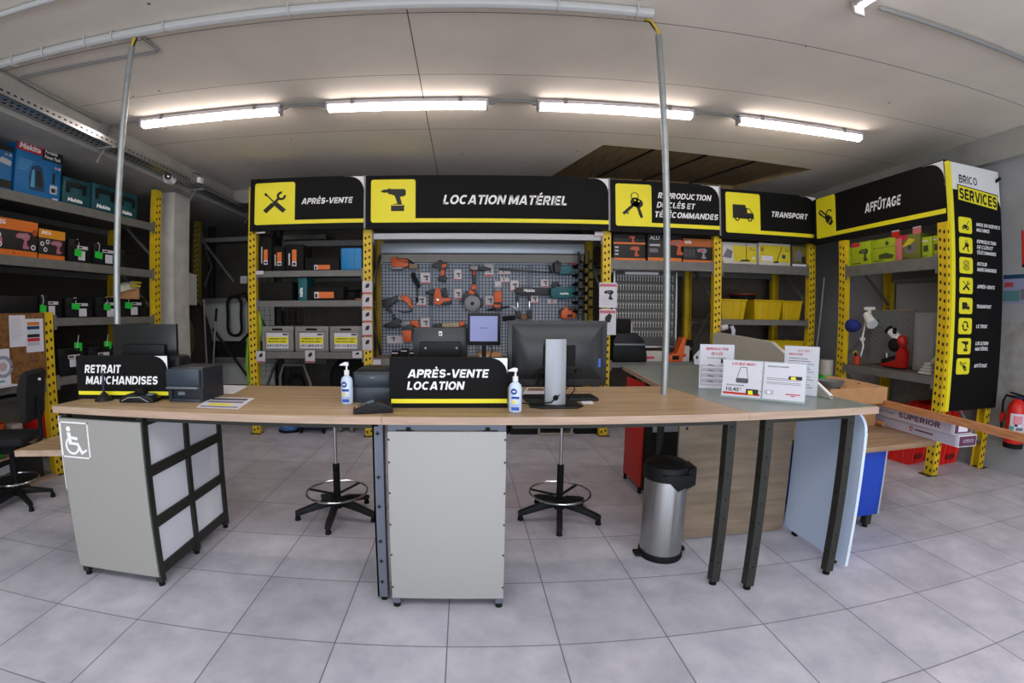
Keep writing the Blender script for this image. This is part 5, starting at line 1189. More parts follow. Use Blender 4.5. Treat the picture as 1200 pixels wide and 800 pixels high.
# --- left shelving, third shelf
loc = LM @ Vector((0.10, 0.05, LZ[2]))
t_ = carton('toolbox', 'plain wide black case above the chipboard with pinned papers', 'toolbox', 'left', -12, 45, 369, 346, LZ[2], 0.34, BLACK, None, bev=0.015)
g = G(); g.box((-0.1, 0.02, 0), (0.8, 0.9, 0), BLACK) if False else None
black_case('black toolbox with white label at the left end of the third shelf row', 47, 73, 372, 346, LZ[2], green=(0.06, 0.40), paper=(0.36, 0.14))
black_case('black toolbox with crooked green tag, second on the third shelf', 77, 109, 371, 349, LZ[2], green=(0.30, 0.55), paper=(0.46, 0.06))
black_case('black toolbox with green tag just left of the pole on the third shelf', 113, 141, 370, 348, LZ[2], green=(0.38, 0.48), paper=(0.42, 0.02))
black_case('black toolbox with green tag just right of the pole on the third shelf', 143.5, 171, 369, 348, LZ[2], green=(0.20, 0.55), paper=(0.34, 0.10))
a = LM @ Vector((2.35, 0.20, LZ[2] + 0.235))
r = thing('plastic_bag', 'crumpled white and yellow plastic bag on top of the third shelf toolboxes', 'bag', a, LA_)
g = G(); g.ball((0.12, 0.05, 0.12), (0.15, 0.10, 0.12), mat('bag_white', '#cfcbbd', 0.4, noise=0.1, scale=20), 10); g.ball((0.22, 0.04, 0.16), (0.09, 0.08, 0.10), mat('bag_white', '#cfcbbd', 0.4), 8); g.build('bag', r)
g = G(); g.box((0.10, -0.075, 0.17), (0.26, -0.03, 0.20), mat('bag_yellow', '#c9b31e', 0.5)); g.box((0.16, -0.07, 0.22), (0.28, -0.02, 0.245), mat('bag_yellow', '#c9b31e', 0.5)); g.build('print', r)
o = G().poly([(-0.35, 0, 0.0), (0.02, 0, 0.0), (0.02, 0, 0.14), (-0.35, 0, 0.02)], (0, 0.2, 0), CARD).build('cardboard_wedge'); o.matrix_basis = LM @ Matrix.Translation((2.27, 0.10, LZ[2] + 0.235)); tag(o, 'torn brown cardboard piece beside the white and yellow plastic bag', 'cardboard')
# --- chipboard, notices, bench of the left shelving
OSB = mat('chipboard', '#5f3d1c', 0.8, second='#8a5f30', scale=26)
a0, a1 = lx(-8, 400, -0.01), lx(53, 400, -0.01); zt, zb = lx(30, 366.5, -0.01).z, LZ[3] + 0.01
r = thing('chipboard_panel', 'brown chipboard panel with pinned papers standing on the left bench', 'panel', LM @ Vector((a0.x, -0.01, zb)), LA_)
g = G(); g.box((0, 0, 0), (a1.x - a0.x, 0.02, zt - zb), OSB); g.build('board', r)
for nm, us, col_ in (('printed grey notice pinned on the chipboard panel', (11, 30, 369, 406), False), ('notice with coloured stripes pinned on the chipboard panel', (30.5, 51, 373, 412), True)):
    b0, b1 = lx(us[0], us[3] - 10, -0.014), lx(us[1], us[3] - 10, -0.014); z0, z1 = lx((us[0] + us[1]) / 2, us[3], -0.014).z, lx((us[0] + us[1]) / 2, us[2], -0.014).z
    n = thing('pinned_notice', nm, 'notice', LM @ Vector((b0.x, -0.012, z0)), LA_); w, hh_ = b1.x - b0.x, z1 - z0
    g = G(); g.rect(0, w, 0, hh_, 0, 0.002, PAPER); g.build('sheet', n)
    g = G()
    if col_:
        for k, m in enumerate((mprint('print_orange', '#c9772c'), mprint('print_navy', '#2a3565'), mprint('print_pale', '#b9cfd2'), INK, mprint('print_red', '#b5485a'), LILAC)): g.rect(w*0.08, w*0.78, hh_*(0.80 - 0.12*k), hh_*(0.90 - 0.12*k), -0.002, 0.0006, m)
    else: sheet_lines(g, w*0.1, w*0.85, hh_*0.25, hh_*0.92, 14, LILAC, -0.002)
    g.build('print', n)
b0 = lx(-8, 425, -0.05); b1 = lx(11, 425, -0.05); zt = lx(5, 409, -0.05).z
n = thing('leaning_poster', 'white poster with a grey round picture leaning at the extreme left', 'poster', LM @ Vector((b0.x, -0.05, LZ[3] + 0.005)), LA_); w, hh_ = b1.x - b0.x, zt - LZ[3]
g = G(); g.rect(0, w, 0, hh_, 0, 0.006, PAPER); g.build('board', n)
g = G(); g.flat(ring(w*0.55, hh_*0.52, hh_*0.30, hh_*0.09, 0, 350), -0.006, 0.001, mprint('print_grey_blue', '#8f93a3')); g.disc(w*0.55, hh_*0.52, hh_*0.12, -0.006, 0.001, mprint('print_rosy', '#b7a3a8')); g.rect(w*0.2, w*0.6, hh_*0.1, hh_*0.16, -0.006, 0.001, mprint('print_teal', '#4fa3a5')); g.build('print', n)
o = G().box((0, 0.05, 0), (1.0, 0.30, 0.012), PAPER).build('loose_papers'); o.matrix_basis = LM @ Matrix.Translation((0.1, 0, LZ[3])); tag(o, 'flat white papers lying on the bench behind the office chair', 'papers')
def on_left(name, label, cat, x, y, z, fn):
    g = G(); fn(g); o = g.build(name, recenter=False); o.matrix_basis = LM @ Matrix.Translation((x, y, z)); return tag(o, label, cat)
p0 = lx(72, 440, 0.1)
on_left('white_cup', 'small white cup on the bench beside the yellow upright', 'cup', p0.x, 0.1, LZ[3] + 0.0, lambda g: g.lathe([(0.04, 0), (0.045, 0.09), (0.04, 0.09), (0.036, 0.01)], (0, 0, 0), mat('cup_white', '#b9b5ac', 0.5), 16))
for (u0, u1, vt, lb) in ((68, 100, 404, 'dark toolbox on the bench behind the RETRAIT sign, nearer the yellow upright'), (104, 134, 402, 'dark toolbox with green tag on the bench behind the RETRAIT sign')):
    black_case(lb, u0, u1, 436, vt + 3, LZ[3] + 0.001, green=(0.7, 1.0), paper=(0.4, 0.3))
# below the bench, left
def lz_item(u, v, off): return lx(u, v, off)
p0 = lx(0, 528, 0.12); p1 = lx(20, 528, 0.12)
on_left('orange_bucket', 'orange bucket on the low board under the left bench', 'bucket', p0.x + 0.05, 0.28, 0.432, lambda g: g.lathe([(0.085, 0), (0.115, 0.22), (0.122, 0.225), (0.122, 0.235), (0.11, 0.235), (0.082, 0.01)], (0, 0, 0), ORANGE, 24))
p0 = lx(36, 515, 0.1); p1 = lx(52, 515, 0.1)
on_left('red_crate_box', 'bright red box under the left bench beside the yellow upright', 'box', p0.x + 0.1, 0.1, 0.432, lambda g: (g.box((0, 0, 0), (0.17, 0.25, 0.32), REDP, bev=0.008), g.box((0.055, -0.003, 0.02), (0.06, 0.0, 0.30), RED)))
on_left('pale_box', 'pale box between the orange bucket and the red box', 'box', p0.x - 0.17, 0.16, 0.432, lambda g: (g.box((0, 0, 0), (0.13, 0.2, 0.20), mat('pale_card', '#b9aaa6', 0.7), bev=0.004), g.box((0.01, -0.002, 0.02), (0.12, 0.0, 0.05), LILAC)))
on_left('grey_box', 'grey storage box on the shelf under the left bench', 'box', p0.x - 0.45, 0.35, 0.432, lambda g: (g.box((0, 0, 0), (0.62, 0.4, 0.46), mat('box_olive_grey', '#5d5f57', 0.7), bev=0.01), g.box((0, -0.01, 0.42), (0.62, 0, 0.46), mat('box_grey', '#6d6d6e', 0.6))))
p0 = lx(1, 528, -0.15)
on_left('green_box', 'small bright green box at the extreme left under the bench', 'box', p0.x - 0.1, -0.15, 0.415, lambda g: (g.box((-0.1, 0, 0), (0.12, 0.15, 0.17), GREEN, bev=0.006), g.box((-0.08, -0.003, 0.02), (0.1, 0, 0.05), mat('tag_green', '#1fc23a', 0.6))))
on_left('lower_shelf', 'long wooden board set low under the left bench', 'board', -0.5, -0.2, 0.392, lambda g: (g.box((0, 0, 0), (1.3, 0.30, 0.022), OAKE), g.box((0.02, -0.001, 0.002), (1.28, 0.0, 0.018), OAK)))
a = lx(30, 545, 0.02)
r = thing('drawer_unit', 'dark green black drawer unit with a white label under the left bench', 'drawer unit', LM @ Vector((-0.3, 0.05, 0.0)), LA_)
g = G(); g.box((0, 0, 0.03), (1.20, 0.5, 0.39), mat('dark_green_metal', '#161d1a', 0.5), bev=0.005); g.build('body', r)
g = G(); g.flat([(0.62, 0.17), (0.80, 0.19), (0.80, 0.27), (0.62, 0.25)], 0, 0.002, PAPER); g.build('paper_label', r)
g = G(); g.box((0.0, -0.10, 0.0), (1.30, 0.0, 0.03), OAKE); g.build('plinth_board', r)
# lower wooden desk wing at the left of the counter
p0, p1 = pz(17, 527.5, 0.79), pz(62, 512.5, 0.79)
pr = pz(60, 527, 0.79); FY = p0.y + (pr.y - p0.y) * (-2.53 - p0.x) / (pr.x - p0.x)
r = thing('low_desk', 'low wooden desk board at the left of the wheelchair cabinet', 'desk', (-2.85, 0.7, 0))
g = G(); g.poly([(p0.x, p0.y, 0.745), (-2.53, FY, 0.745), (-2.53, 1.25, 0.745), (p1.x - 0.05, p1.y + 0.25, 0.745)], (0, 0, 0.045), OAK); g.bar((p0.x - 0.003, p0.y - 0.002, 0.767), (-2.53, FY - 0.002, 0.767), 0.004, 0.043, OAKE); g.build('worktop', r, world=True)
g = G(); g.box((-2.62, 0.85, 0.0), (-2.56, 0.91, 0.745), DARK); g.build('leg', r, world=True)
# --- shelving run at the back, left bay
DKG = mat('case_charcoal', '#161511', 0.7, noise=0.08, scale=25, spec=0.2)
def upright_case(label, u0, u1, vb, vt, z0, st, name='tool_case', deep=0.35, m=DKG, handle=True):
    def d(g, r, W, Hh):
        if st:
            x0, x1, zz0, zz1, hor = st
            g.rect(W*x0, W*x1, Hh*zz0, Hh*zz1, 0, 0.0015, mat('sticker_orange', '#e0702a', 0.5))
            if hor: g.rect(W*x0, W*(x0 + (x1 - x0)*0.22), Hh*zz0, Hh*zz1, -0.0015, 0.0008, PAPER); g.rect(W*(x0 + 0.02), W*(x0 + (x1 - x0)*0.16), Hh*(zz0 + 0.1*(zz1 - zz0)), Hh*(zz1 - 0.3*(zz1 - zz0)), -0.002, 0.0008, INK)
            else: g.rect(W*x0, W*x1, Hh*zz0, Hh*(zz0 + (zz1 - zz0)*0.28), -0.0015, 0.0008, PAPER); g.rect(W*(x0 + 0.04), W*(x1 - 0.04), Hh*(zz0 + 0.03), Hh*(zz0 + (zz1 - zz0)*0.2), -0.002, 0.0008, INK)
        if st and not st[4]: g.rect(W*0.16, W*0.24, Hh*0.22, Hh*0.66, 0, 0.001, PRICE)
        h = G(); h.box((0.004, -0.006, Hh*0.02), (W*0.07 + 0.004, 0, Hh*0.97), BLACKM); h.rect(0.02, W - 0.02, Hh*0.92, Hh*0.95, 0, 0.006, BLACKM); h.build('rim', r)
    return carton(name, label, 'tool case', 'back', u0, u1, vb, vt, z0, deep, m, d, group='tool cases in the APRÈS-VENTE bay', bev=0.02)
z1, z2, z3 = 2.372, 1.947, 1.212
upright_case('narrow charcoal tool case with orange sticker beside the leftmost upright', 304, 319, 317, 274, z1, (0.36, 0.66, 0.18, 0.58, False), deep=0.4)
upright_case('second narrow charcoal tool case with orange sticker on the top shelf', 320, 334, 317, 288, z1, (0.36, 0.72, 0.22, 0.75, False), deep=0.4)
upright_case('rounded charcoal tool case with long orange sticker on the top shelf', 335, 356, 317, 286, z1, (0.36, 0.60, 0.18, 0.80, False), deep=0.4)
upright_case('low charcoal tool case lying between the rounded case and the blue case', 358, 398, 316, 301, z1, (0.26, 0.72, 0.08, 0.42, True), deep=0.4)
r = carton('tool_case', 'bright blue tool case at the right end of the top shelf', 'tool case', 'back', 399, 424, 315, 290, z1, 0.36, mat('bright_blue_plastic', '#127bb8', 0.45), None, bev=0.02)
g = G(); W = 0.30; g.box((0.20, -0.004, 0.02), (0.206, 0.002, 0.28), mat('deep_blue', '#0a4f80', 0.5)); g.build('seam', r)
upright_case('long black case at the left of the middle shelf under the upright cases', 304, 343, 353, 330, z2, None)
def d_t(g, r, W, Hh):
    g.rect(W*0.22, W*0.50, Hh*0.12, Hh*0.55, 0, 0.001, mat('latch_teal', '#0a3a45', 0.5)); text('makita', 0.05, LETTER, r, W*0.52, Hh*0.16, -0.002, bold=0.05, rot=math.pi/2, width=Hh*0.4)
carton('tool_case', 'slim teal tool case standing on edge on the middle shelf', 'tool case', 'back', 349, 360, 352, 325, z2, 0.34, TEAL, d_t, bev=0.008)
upright_case('wide charcoal case with orange and white lettering on the middle shelf', 361, 403, 352, 335, z2, (0.18, 0.72, 0.16, 0.60, True))
r = thing('orange_reel', 'black coil with an orange end at the right of the middle shelf', 'cable coil', (py(413, 352, 4.45).x, 4.45, z2))
g = G(); g.lathe([(0.03, 0.0), (0.13, 0.0), (0.135, 0.02), (0.10, 0.05), (0.10, 0.12), (0.135, 0.15), (0.13, 0.17), (0.03, 0.17)], (0, 0, 0), BLACKM, 24); g.build('coil', r)
g = G(); g.box((0.08, -0.16, 0.0), (0.20, -0.09, 0.03), mat('rust_orange', '#8a4416', 0.6), bev=0.005); g.build('plug', r)
# grey crates
for k, (u0, u1, alpha_, lb) in enumerate(((307.5, 344, 'A B C D E F G H I', 'grey lidded crate labelled A to I, leftmost of the three'), (346, 385, 'J K L M N O P Q', 'grey lidded crate labelled J to Q, middle of the three'), (386.5, 424.5, 'R S T U V W X Y Z', 'grey lidded crate labelled R to Z, rightmost of the three'))):
    loc, rz, W, Hh = slot('back', u0, u1, 412, 382, z3, 0.05)
    r = thing('storage_crate', lb, 'crate', loc, 0, 'grey lettered crates')
    g = G(); g.box((0.012, 0.012, 0), (W - 0.012, 0.55, Hh - 0.02), GREYB, bev=0.008); g.box((0.0, 0.0, Hh*0.78), (W, 0.56, Hh), GREYB, bev=0.008)
    for x in (0.004, W - 0.03): g.box((x, 0.0, 0.01), (x + 0.026, 0.02, Hh*0.8), GREYB)
    g.rect(0.02, W - 0.02, Hh*0.38, Hh*0.41, 0.012, 0.008, GREYB); g.build('body', r)
    g = G(); g.rect(W*0.33, W*0.66, Hh*0.84, Hh*0.92, 0.0, 0.002, BLACKM); g.build('hand_grip', r)
    g = G(); g.rect(W*0.14, W*0.84, Hh*0.12, Hh*0.74, 0.004, 0.004, PAPER); g.rect(W*0.145, W*0.835, Hh*0.32, Hh*0.58, 0.0, 0.001, SIGNY); g.rect(W*0.66, W*0.82, Hh*0.65, Hh*0.71, 0.0, 0.001, INK); g.build('label_sheet', r)
    text('COMMANDES CLIENTS', 0.022, INK, r, W*0.18, Hh*0.48, -0.001, width=W*0.62, bold=0.04); text('PIÈCES DÉTACHÉES', 0.022, INK, r, W*0.18, Hh*0.37, -0.001, width=W*0.58, bold=0.04)
    text(alpha_, 0.034, INK, r, W*0.16, Hh*0.19, -0.0002, width=W*0.66, bold=0.05)
# --- price cards
def card(label, plane_y, u0, u1, v0, v1, red=True, icon=True, cat='price card', group='price cards', title=None, parent_z=None, big=False):
    a = py(u0, v1, plane_y); b = py(u1, v0, plane_y); W, Hh = b.x - a.x, b.z - a.z
    r = thing('price_card', label, cat, (a.x, plane_y, a.z), 0, group)
    g = G(); g.rect(0, W, 0, Hh, 0, 0.003, PRICE if not big else PAPER); g.build('card', r)
    g = G()
    if red: g.rect(0.004, W - 0.004, 0.003, Hh*0.13, -0.003, 0.0006, mprint('print_red_dull', '#b0403a'))
    if icon == 'tool': d_tool(g, W*0.26, Hh*0.32, min(W, Hh)*0.55, INK, GREYT, -0.003)
    elif icon: g.flat([(W*p[0], Hh*p[1]) for p in ((0.3, 0.45), (0.65, 0.5), (0.75, 0.75), (0.6, 0.85), (0.35, 0.7))], -0.003, 0.0006, INK)
    if big:
        g.rect(0.006, W - 0.006, Hh*0.84, Hh*0.95, -0.003, 0.0006, mprint('print_pink2', '#c46a78')); sheet_lines(g, W*0.08, W*0.9, Hh*0.10, Hh*0.50, 5, LILAC, -0.003)
    g.build('print', r)
    return r
YP = BY - 0.012
for k, (v0, v1, red) in enumerate(((329, 344, True), (345, 361, True), (363, 377, True), (378, 394, True), (395, 410, False))):
    card(['topmost', 'second', 'third', 'fourth', 'lowest'][k] + ' of five rental cards on the upright left of the tool board', YP, 424.5, 436, v0, v1, red, group='rental cards on the yellow upright')
card('rental card on the uppermost bracket at the left end of the crates shelf', YP, 301, 311, 411, 424.5); card('rental card hanging from the shelf edge under the middle lettered crate', YP, 358, 369, 410, 424.5); card('torn rental card at the right end of the crates shelf edge', YP, 413, 424, 411, 419, False)
card('pink headed notice clipped to the upright, upper of the pair', YP, 702, 723, 331, 360, False, 'tool', 'notice', 'notices on the upright', big=True); card('pink headed notice clipped to the upright, lower of the pair', YP, 702, 722, 362, 392, False, True, 'notice', 'notices on the upright', big=True)
card('blank price strip under the left corner of the APRÈS-VENTE fascia', BY - 0.09, 301, 311, 271.5, 273.5, False, False); card('pale price strip on the left end of the tool board bench edge', YP, 437, 446, 421, 427, False, False); card('pink price strip at the right end of the pale beam', YP, 697, 707, 271.5, 276.5, True, False); card('pale price strip on the top left shelf edge', YP, 300, 309, 317, 322, True, False)
for (u0, u1, v0, v1, lb) in ((493, 504, 319, 332, 'rental card beside the black power supply brick'), (488, 499, 347, 358, 'rental card hung just right of the dangling cable plug'), (493, 503, 372, 384, 'rental card above the long paint mixer drill'), (532, 541, 315, 328, 'rental card right of the impact driver'), (532, 541, 338, 350, 'rental card left of the circular saw'), (568, 578, 309, 323, 'rental card behind the angle grinder spindle'),
                              (569, 579, 346, 358, 'rental card left of the laminate trimmer'), (598, 608, 328, 341, 'rental card above the tip of the chainsaw guide bar'), (622, 631, 346, 355, 'rental card under the chainsaw guide bar'), (634, 643, 327, 336, 'rental card between hedge trimmer and chainsaw'), (642, 653, 350, 356, 'rental card under the chainsaw body'), (586, 597, 325, 330, 'small rental card above the laminate trimmer'), (585, 598, 316, 321, 'small rental card under the hedge trimmer blade')):
    card(lb, PY - 0.004, u0, u1, v0, v1, True, 'tool', group='rental cards on the tool board')
card('white rental card on the lower left corner of the tool board', PY - 0.004, 453, 472, 393, 402, False, 'tool', group='rental cards on the tool board')

# --- tools hung on the board: outlines in pixels, given their own thickness
def hung(name, label, cat, parts, y=PY - 0.02, group='tools hung on the mesh board'):
    pts0 = [q for p in parts for q in p[2]]
    c = py(sum(q[0] for q in pts0) / len(pts0), max(q[1] for q in pts0), y)
    r = thing(name, label, cat, (c.x, y, c.z), 0, group)
    for pn, m, pts, t, *rest in parts:
        yo = rest[0] if rest else 0.0
        w = [py(u, v, y) for u, v in pts]
        xs = [p.x for p in w]; zs = [p.z for p in w]
        bev = min(0.016, t * 0.25, 0.18 * min(max(xs) - min(xs), max(zs) - min(zs)))
        g = G(); g.poly([(p.x, y - yo, p.z) for p in w], (0, -t, 0), m, bev=bev if len(pts) < 9 else 0.003); g.build(pn, r, world=True)
    return r
def cpx(cu, cv, r, n=16, rv=None): return [(cu + r * math.cos(2*math.pi*i/n), cv + (rv or r) * math.sin(2*math.pi*i/n)) for i in range(n)]
GRY = mat('tool_grey', '#77757a', 0.4, 0.4); KHK = mat('dust_bag_tan', '#8a7860', 0.8); TG = mat('tool_graphite', '#25252a', 0.5)
hung('orbital_sander', 'orange sander with tan dust bag at the upper left of the tool board', 'sander', [('body', ORANGE, [(459, 302), (466, 301), (467, 307), (474, 309), (478, 306), (480, 311), (475, 314), (460, 313)], 0.10), ('handle', ORANGE, [(466, 302), (478, 304), (480, 308), (468, 306)], 0.05), ('sole_plate', GRY, [(459, 313), (474, 313), (471, 316), (458, 316)], 0.11), ('dust_bag', KHK, [(480, 309), (490, 310), (490, 315), (480, 315)], 0.09), ('cable', BLACKM, [(468, 302), (478, 303), (486, 308), (484, 309), (477, 305), (468, 303.5)], 0.012, 0.02)])
hung('power_supply', 'black power supply brick with dangling cable on the tool board', 'power supply', [('brick', BLACKM, [(482, 319), (486, 319), (488, 324), (493, 335), (490, 337), (486, 332), (482, 325)], 0.05), ('cable', BLACKM, [(488, 336), (489.2, 336), (489.4, 348), (488.4, 348)], 0.012), ('plug', BLACKM, [(487.5, 348), (490.3, 348), (490, 354), (488, 354)], 0.03)])
hung('impact_driver', 'orange and black impact driver near the top of the tool board', 'drill', [('body', TG, [(507, 309), (513, 308), (514, 305), (518, 305), (519, 308), (524, 308), (524, 314), (516, 316), (512, 313), (507, 313)], 0.07), ('grip', ORANGE, [(516, 314), (522, 312), (520, 318), (522, 323), (517, 323)], 0.045), ('orange_cap', ORANGE, [(518, 309), (524, 309), (523, 313), (518, 314)], 0.075), ('battery', TG, [(513, 325), (515, 323), (524, 324), (523, 330), (514, 329)], 0.08)])
hung('angle_grinder', 'angle grinder hanging handle down with orange end near the top of the board', 'grinder', [('head', GRY, [(550, 311), (555, 310), (560, 311), (560, 317), (551, 316)], 0.08), ('spindle', TG, [(560, 312), (568, 312), (575, 314), (575, 316), (568, 317), (560, 316)], 0.05), ('body', TG, [(553, 316), (557.5, 316), (557, 333), (554, 333)], 0.06), ('collar', RED, [(554, 317), (557, 317), (557, 322), (554, 322)], 0.065), ('orange_end', ORANGE, [(553, 333), (557.5, 333), (558.5, 338), (555, 340), (552, 338)], 0.075)])
hung('reciprocating_saw', 'corded reciprocating saw with orange grip at the left of the tool board', 'saw', [('body', TG, [(448, 351), (466, 346), (468, 351), (456, 360), (449, 360)], 0.08), ('collar', GRY, [(466, 346), (470, 346), (472, 352), (467, 352)], 0.085), ('grip', ORANGE, [(470, 347), (476, 345), (481, 349), (484, 360), (482, 362), (479, 357), (477, 352), (471, 353)], 0.06), ('shoe', TG, [(452, 361), (458, 361), (460, 366), (456, 366)], 0.05), ('cable', BLACKM, [(482, 361), (483.2, 361), (482, 365), (473, 366), (462, 363), (462, 362.2), (473, 365), (481, 364)], 0.012)])
hung('rotary_hammer', 'orange cordless rotary hammer with black battery in the middle of the board', 'rotary hammer', [('chuck', TG, [(499, 341), (504, 339), (512, 338), (512, 346), (504, 345), (499, 343)], 0.06), ('side_handle', TG, [(502, 346), (506, 346), (506, 357), (503, 357)], 0.05), ('body', ORANGE, [(511, 337), (515, 337), (518, 349), (528, 348), (528, 352), (520, 353), (516, 357), (509, 356), (509, 345)], 0.09), ('grip', TG, [(517, 338), (523, 336), (525, 348), (521, 349)], 0.05), ('motor_cap', CHROME, cpx(513, 351, 1.6), 0.10), ('battery', TG, [(518, 353), (529, 351), (529, 356), (518, 357)], 0.09)])
hung('circular_saw', 'circular saw with bare steel blade in the middle of the tool board', 'saw', [('blade', GRY, cpx(553.5, 355, 9.3, 28), 0.012, 0.07), ('hub', INK, cpx(553.5, 355, 2.2), 0.02, 0.08), ('guard', TG, [(541, 350), (544, 343), (551, 339.5), (558, 341), (562, 347), (558, 346), (552, 344), (547, 348), (545, 356), (541, 352)], 0.07), ('orange_grip', ORANGE, [(549, 341), (552, 339), (557, 342), (555, 345), (549, 344)], 0.075), ('battery', TG, [(561, 349), (566, 350), (566, 358), (562, 360)], 0.08), ('base_plate', GRY, [(538, 352), (546, 348), (546, 350), (539, 354)], 0.06)])
hung('laminate_trimmer', 'orange upright laminate trimmer with plug lead right of the circular saw', 'trimmer', [('body', ORANGE, [(579, 341), (588, 341), (588, 354), (579, 354)], 0.09), ('cap', GRY, [(581, 337), (586, 337), (588, 341), (579, 341)], 0.085), ('base', TG, [(578, 355), (588, 355), (587, 364), (580, 364)], 0.09), ('orange_foot', ORANGE, [(578, 356), (587, 357), (586, 360), (579, 360)], 0.095), ('plug_lead', BLACKM, [(570, 362), (596, 358), (598, 359.5), (571, 364)], 0.02), ('blank_card', PRICE, [(580, 329), (588, 329), (588, 336), (580, 336)], 0.004)])
hung('hammer_drill', 'large orange and black hammer drill at the lower left of the board', 'drill', [('body', TG, [(450, 380), (458, 378), (464, 372), (470, 374), (470, 382), (462, 384), (451, 383)], 0.10), ('gear_case', GRY, [(469, 377), (481, 375), (482, 380), (471, 383)], 0.09), ('grip', ORANGE, [(481, 375), (490, 375), (492, 384), (488, 383), (482, 380)], 0.06), ('side_handle', TG, [(459, 367), (462, 367), (463, 374), (460, 374)], 0.05), ('battery', ORANGE, [(471, 386), (483, 386), (482, 400), (474, 400)], 0.09), ('lower_grip', TG, [(472, 381), (484, 380), (487, 388), (471, 388)], 0.085)])
hung('paint_mixer_drill', 'long cream and orange drill lying level above the middle monitor', 'drill', [('chuck', TG, [(507, 380), (514, 378), (518, 378), (518, 383), (508, 383)], 0.05), ('body', mat('tool_cream', '#a8947c', 0.5), [(518, 378), (538, 377), (538, 383), (518, 383)], 0.06), ('grip', ORANGE, [(538, 376), (544, 376), (545, 380), (538, 383)], 0.06), ('nose', TG, [(543, 379), (548, 380), (547, 383), (542, 382)], 0.04)])
hung('hedge_trimmer', 'teal hedge trimmer with long black blade at the top right of the board', 'hedge trimmer', [('blade', TG, [(585, 314), (600, 315), (648, 318.5), (648, 320), (600, 317), (585, 316)], 0.03), ('front_handle', TG, [(642, 310), (645, 311), (649, 319), (646, 320)], 0.06), ('hand_guard', TG, [(648, 308), (652, 305.5), (656, 308), (657, 319), (649, 320)], 0.10), ('body', TEAL, [(655, 312), (667, 310), (671, 313), (670, 321), (654, 322)], 0.10), ('red_lever', RED, [(666, 308), (672, 308), (671, 311), (667, 311)], 0.05)])
cs = hung('chainsaw', 'teal electric chainsaw with black bar cover right of centre on the board', 'chainsaw', [('bar_cover', TG, [(603, 339), (606, 336), (612, 336), (643, 337), (643, 346), (610, 345), (604, 343)], 0.04), ('body', TEAL, [(644, 337), (656, 336), (672, 336), (672, 348), (660, 350), (646, 349), (644, 345)], 0.12), ('top_handle', TG, [(646, 336), (647, 330), (654, 330), (657, 335), (654, 335), (652, 332), (649, 333), (649, 337)], 0.05)])
text('Makita', 0.045, LETTER, cs, py(613, 342, PY).x - cs.location.x, py(613, 341.5, PY).z - cs.location.z, -0.041, bold=0.05, shear=0.15); text('makita', 0.035, LETTER, cs, py(654, 345, PY).x - cs.location.x, py(654, 345, PY).z - cs.location.z, -0.121, bold=0.04)
hung('suction_lifter', 'steel framed handle tool with twin grips hanging right of the lilac screen', 'hand tool', [('handle', TG, [(605, 350), (605, 345), (608, 343), (619, 343), (622, 346), (622, 352), (619.5, 352), (619.5, 347), (618, 346), (609, 346), (607.5, 348), (607.5, 353), (605, 353)], 0.03), ('rod', CHROME, [(606, 353), (607.2, 353), (608, 364), (607, 364)], 0.02), ('rod', CHROME, [(620, 352), (621.2, 352), (621, 363), (619.8, 363)], 0.02), ('grip', TG, [(605, 364), (610, 364), (611, 372), (606, 373)], 0.06), ('grip', TG, [(618, 363), (623, 363), (623, 373), (618, 372)], 0.06), ('clamp', BRN, [(610, 368), (618, 368), (618, 374), (610, 374)], 0.04)])
hung('tacker_cable', 'white cable loop beside the laminate trimmer plug', 'cable', [('cable', PRICE, [(598, 358), (603, 358.2), (606, 361), (607, 364), (606, 364), (604, 361.5), (602, 359.5), (598, 359.2)], 0.012)])
hung('laser_level', 'round orange and black laser level at the right of the tool board', 'laser level', [('body', ORANGE, [(656, 365), (660, 360), (668, 358.5), (673, 361), (673, 372), (659, 373.5), (656, 371)], 0.12), ('top', TG, [(663, 359), (672, 358.5), (673, 363), (664, 364)], 0.125), ('display', INK, [(663, 368), (669, 367.5), (669, 371), (663, 371.5)], 0.128), ('side', TG, [(655, 363), (659, 361), (659, 366), (656, 367)], 0.10)])
hung('small_router', 'small dark router box behind the large monitor top edge', 'box', [('body', BLACKM, [(589, 370), (603, 369), (604, 374), (590, 376)], 0.08)])
# auger bits hanging at the right end of the board
a = py(684, 300, PY - 0.25)
for k, (u, lb) in enumerate(((679, 'black earth auger bit nearest the board, hanging by the right upright'), (688, 'black earth auger bit hanging closest to the notices'))):
    x = py(u, 330, PY - 0.25).x; zt = py(u, 298, PY - 0.25).z
    r = thing('auger_bit', lb, 'auger bit', (x, PY - 0.2 - 0.12 * k, zt - 0.95), 0, 'earth auger bits')
    g = G(); g.cyl((0, 0, 0.0), (0, 0, 1.0), 0.016, DARK, r2=0.016); g.cyl((0, 0, 0.0), (0, 0, -0.06), 0.016, DARK, r2=0.004); g.build('shaft', r)
    g = G(); N = 72
    rad = 0.10 - 0.02 * k
    A = [(g.bm.verts.new((0.014 * math.cos(i * 0.55), 0.014 * math.sin(i * 0.55), 0.05 + i * 0.0118)), g.bm.verts.new((rad * math.cos(i * 0.55), rad * math.sin(i * 0.55), 0.04 + i * 0.0118))) for i in range(N)]
    g._set([g.bm.faces.new((A[i][0], A[i][1], A[i+1][1], A[i+1][0])) for i in range(N - 1)], BLACK); g.build('flighting', r)
for p0_, p1_, w_, m_, lb in (((1.93, 4.6, 1.12), (1.86, 4.72, 2.85), 0.016, STEEL, 'thin grey steel rod leaning beside the auger bits'), ((2.02, 4.55, 1.12), (1.98, 4.6, 2.88), 0.014, mat('rod_yellow', '#a8962a', 0.5), 'thin yellow rod leaning between the auger bits and the upright')):
    g = G(); g.bar(p0_, p1_, w_, w_, m_); tag(g.build('steel_rod'), lb, 'rod', 'rods beside the tool board')
a = py(472, 416, 4.35)
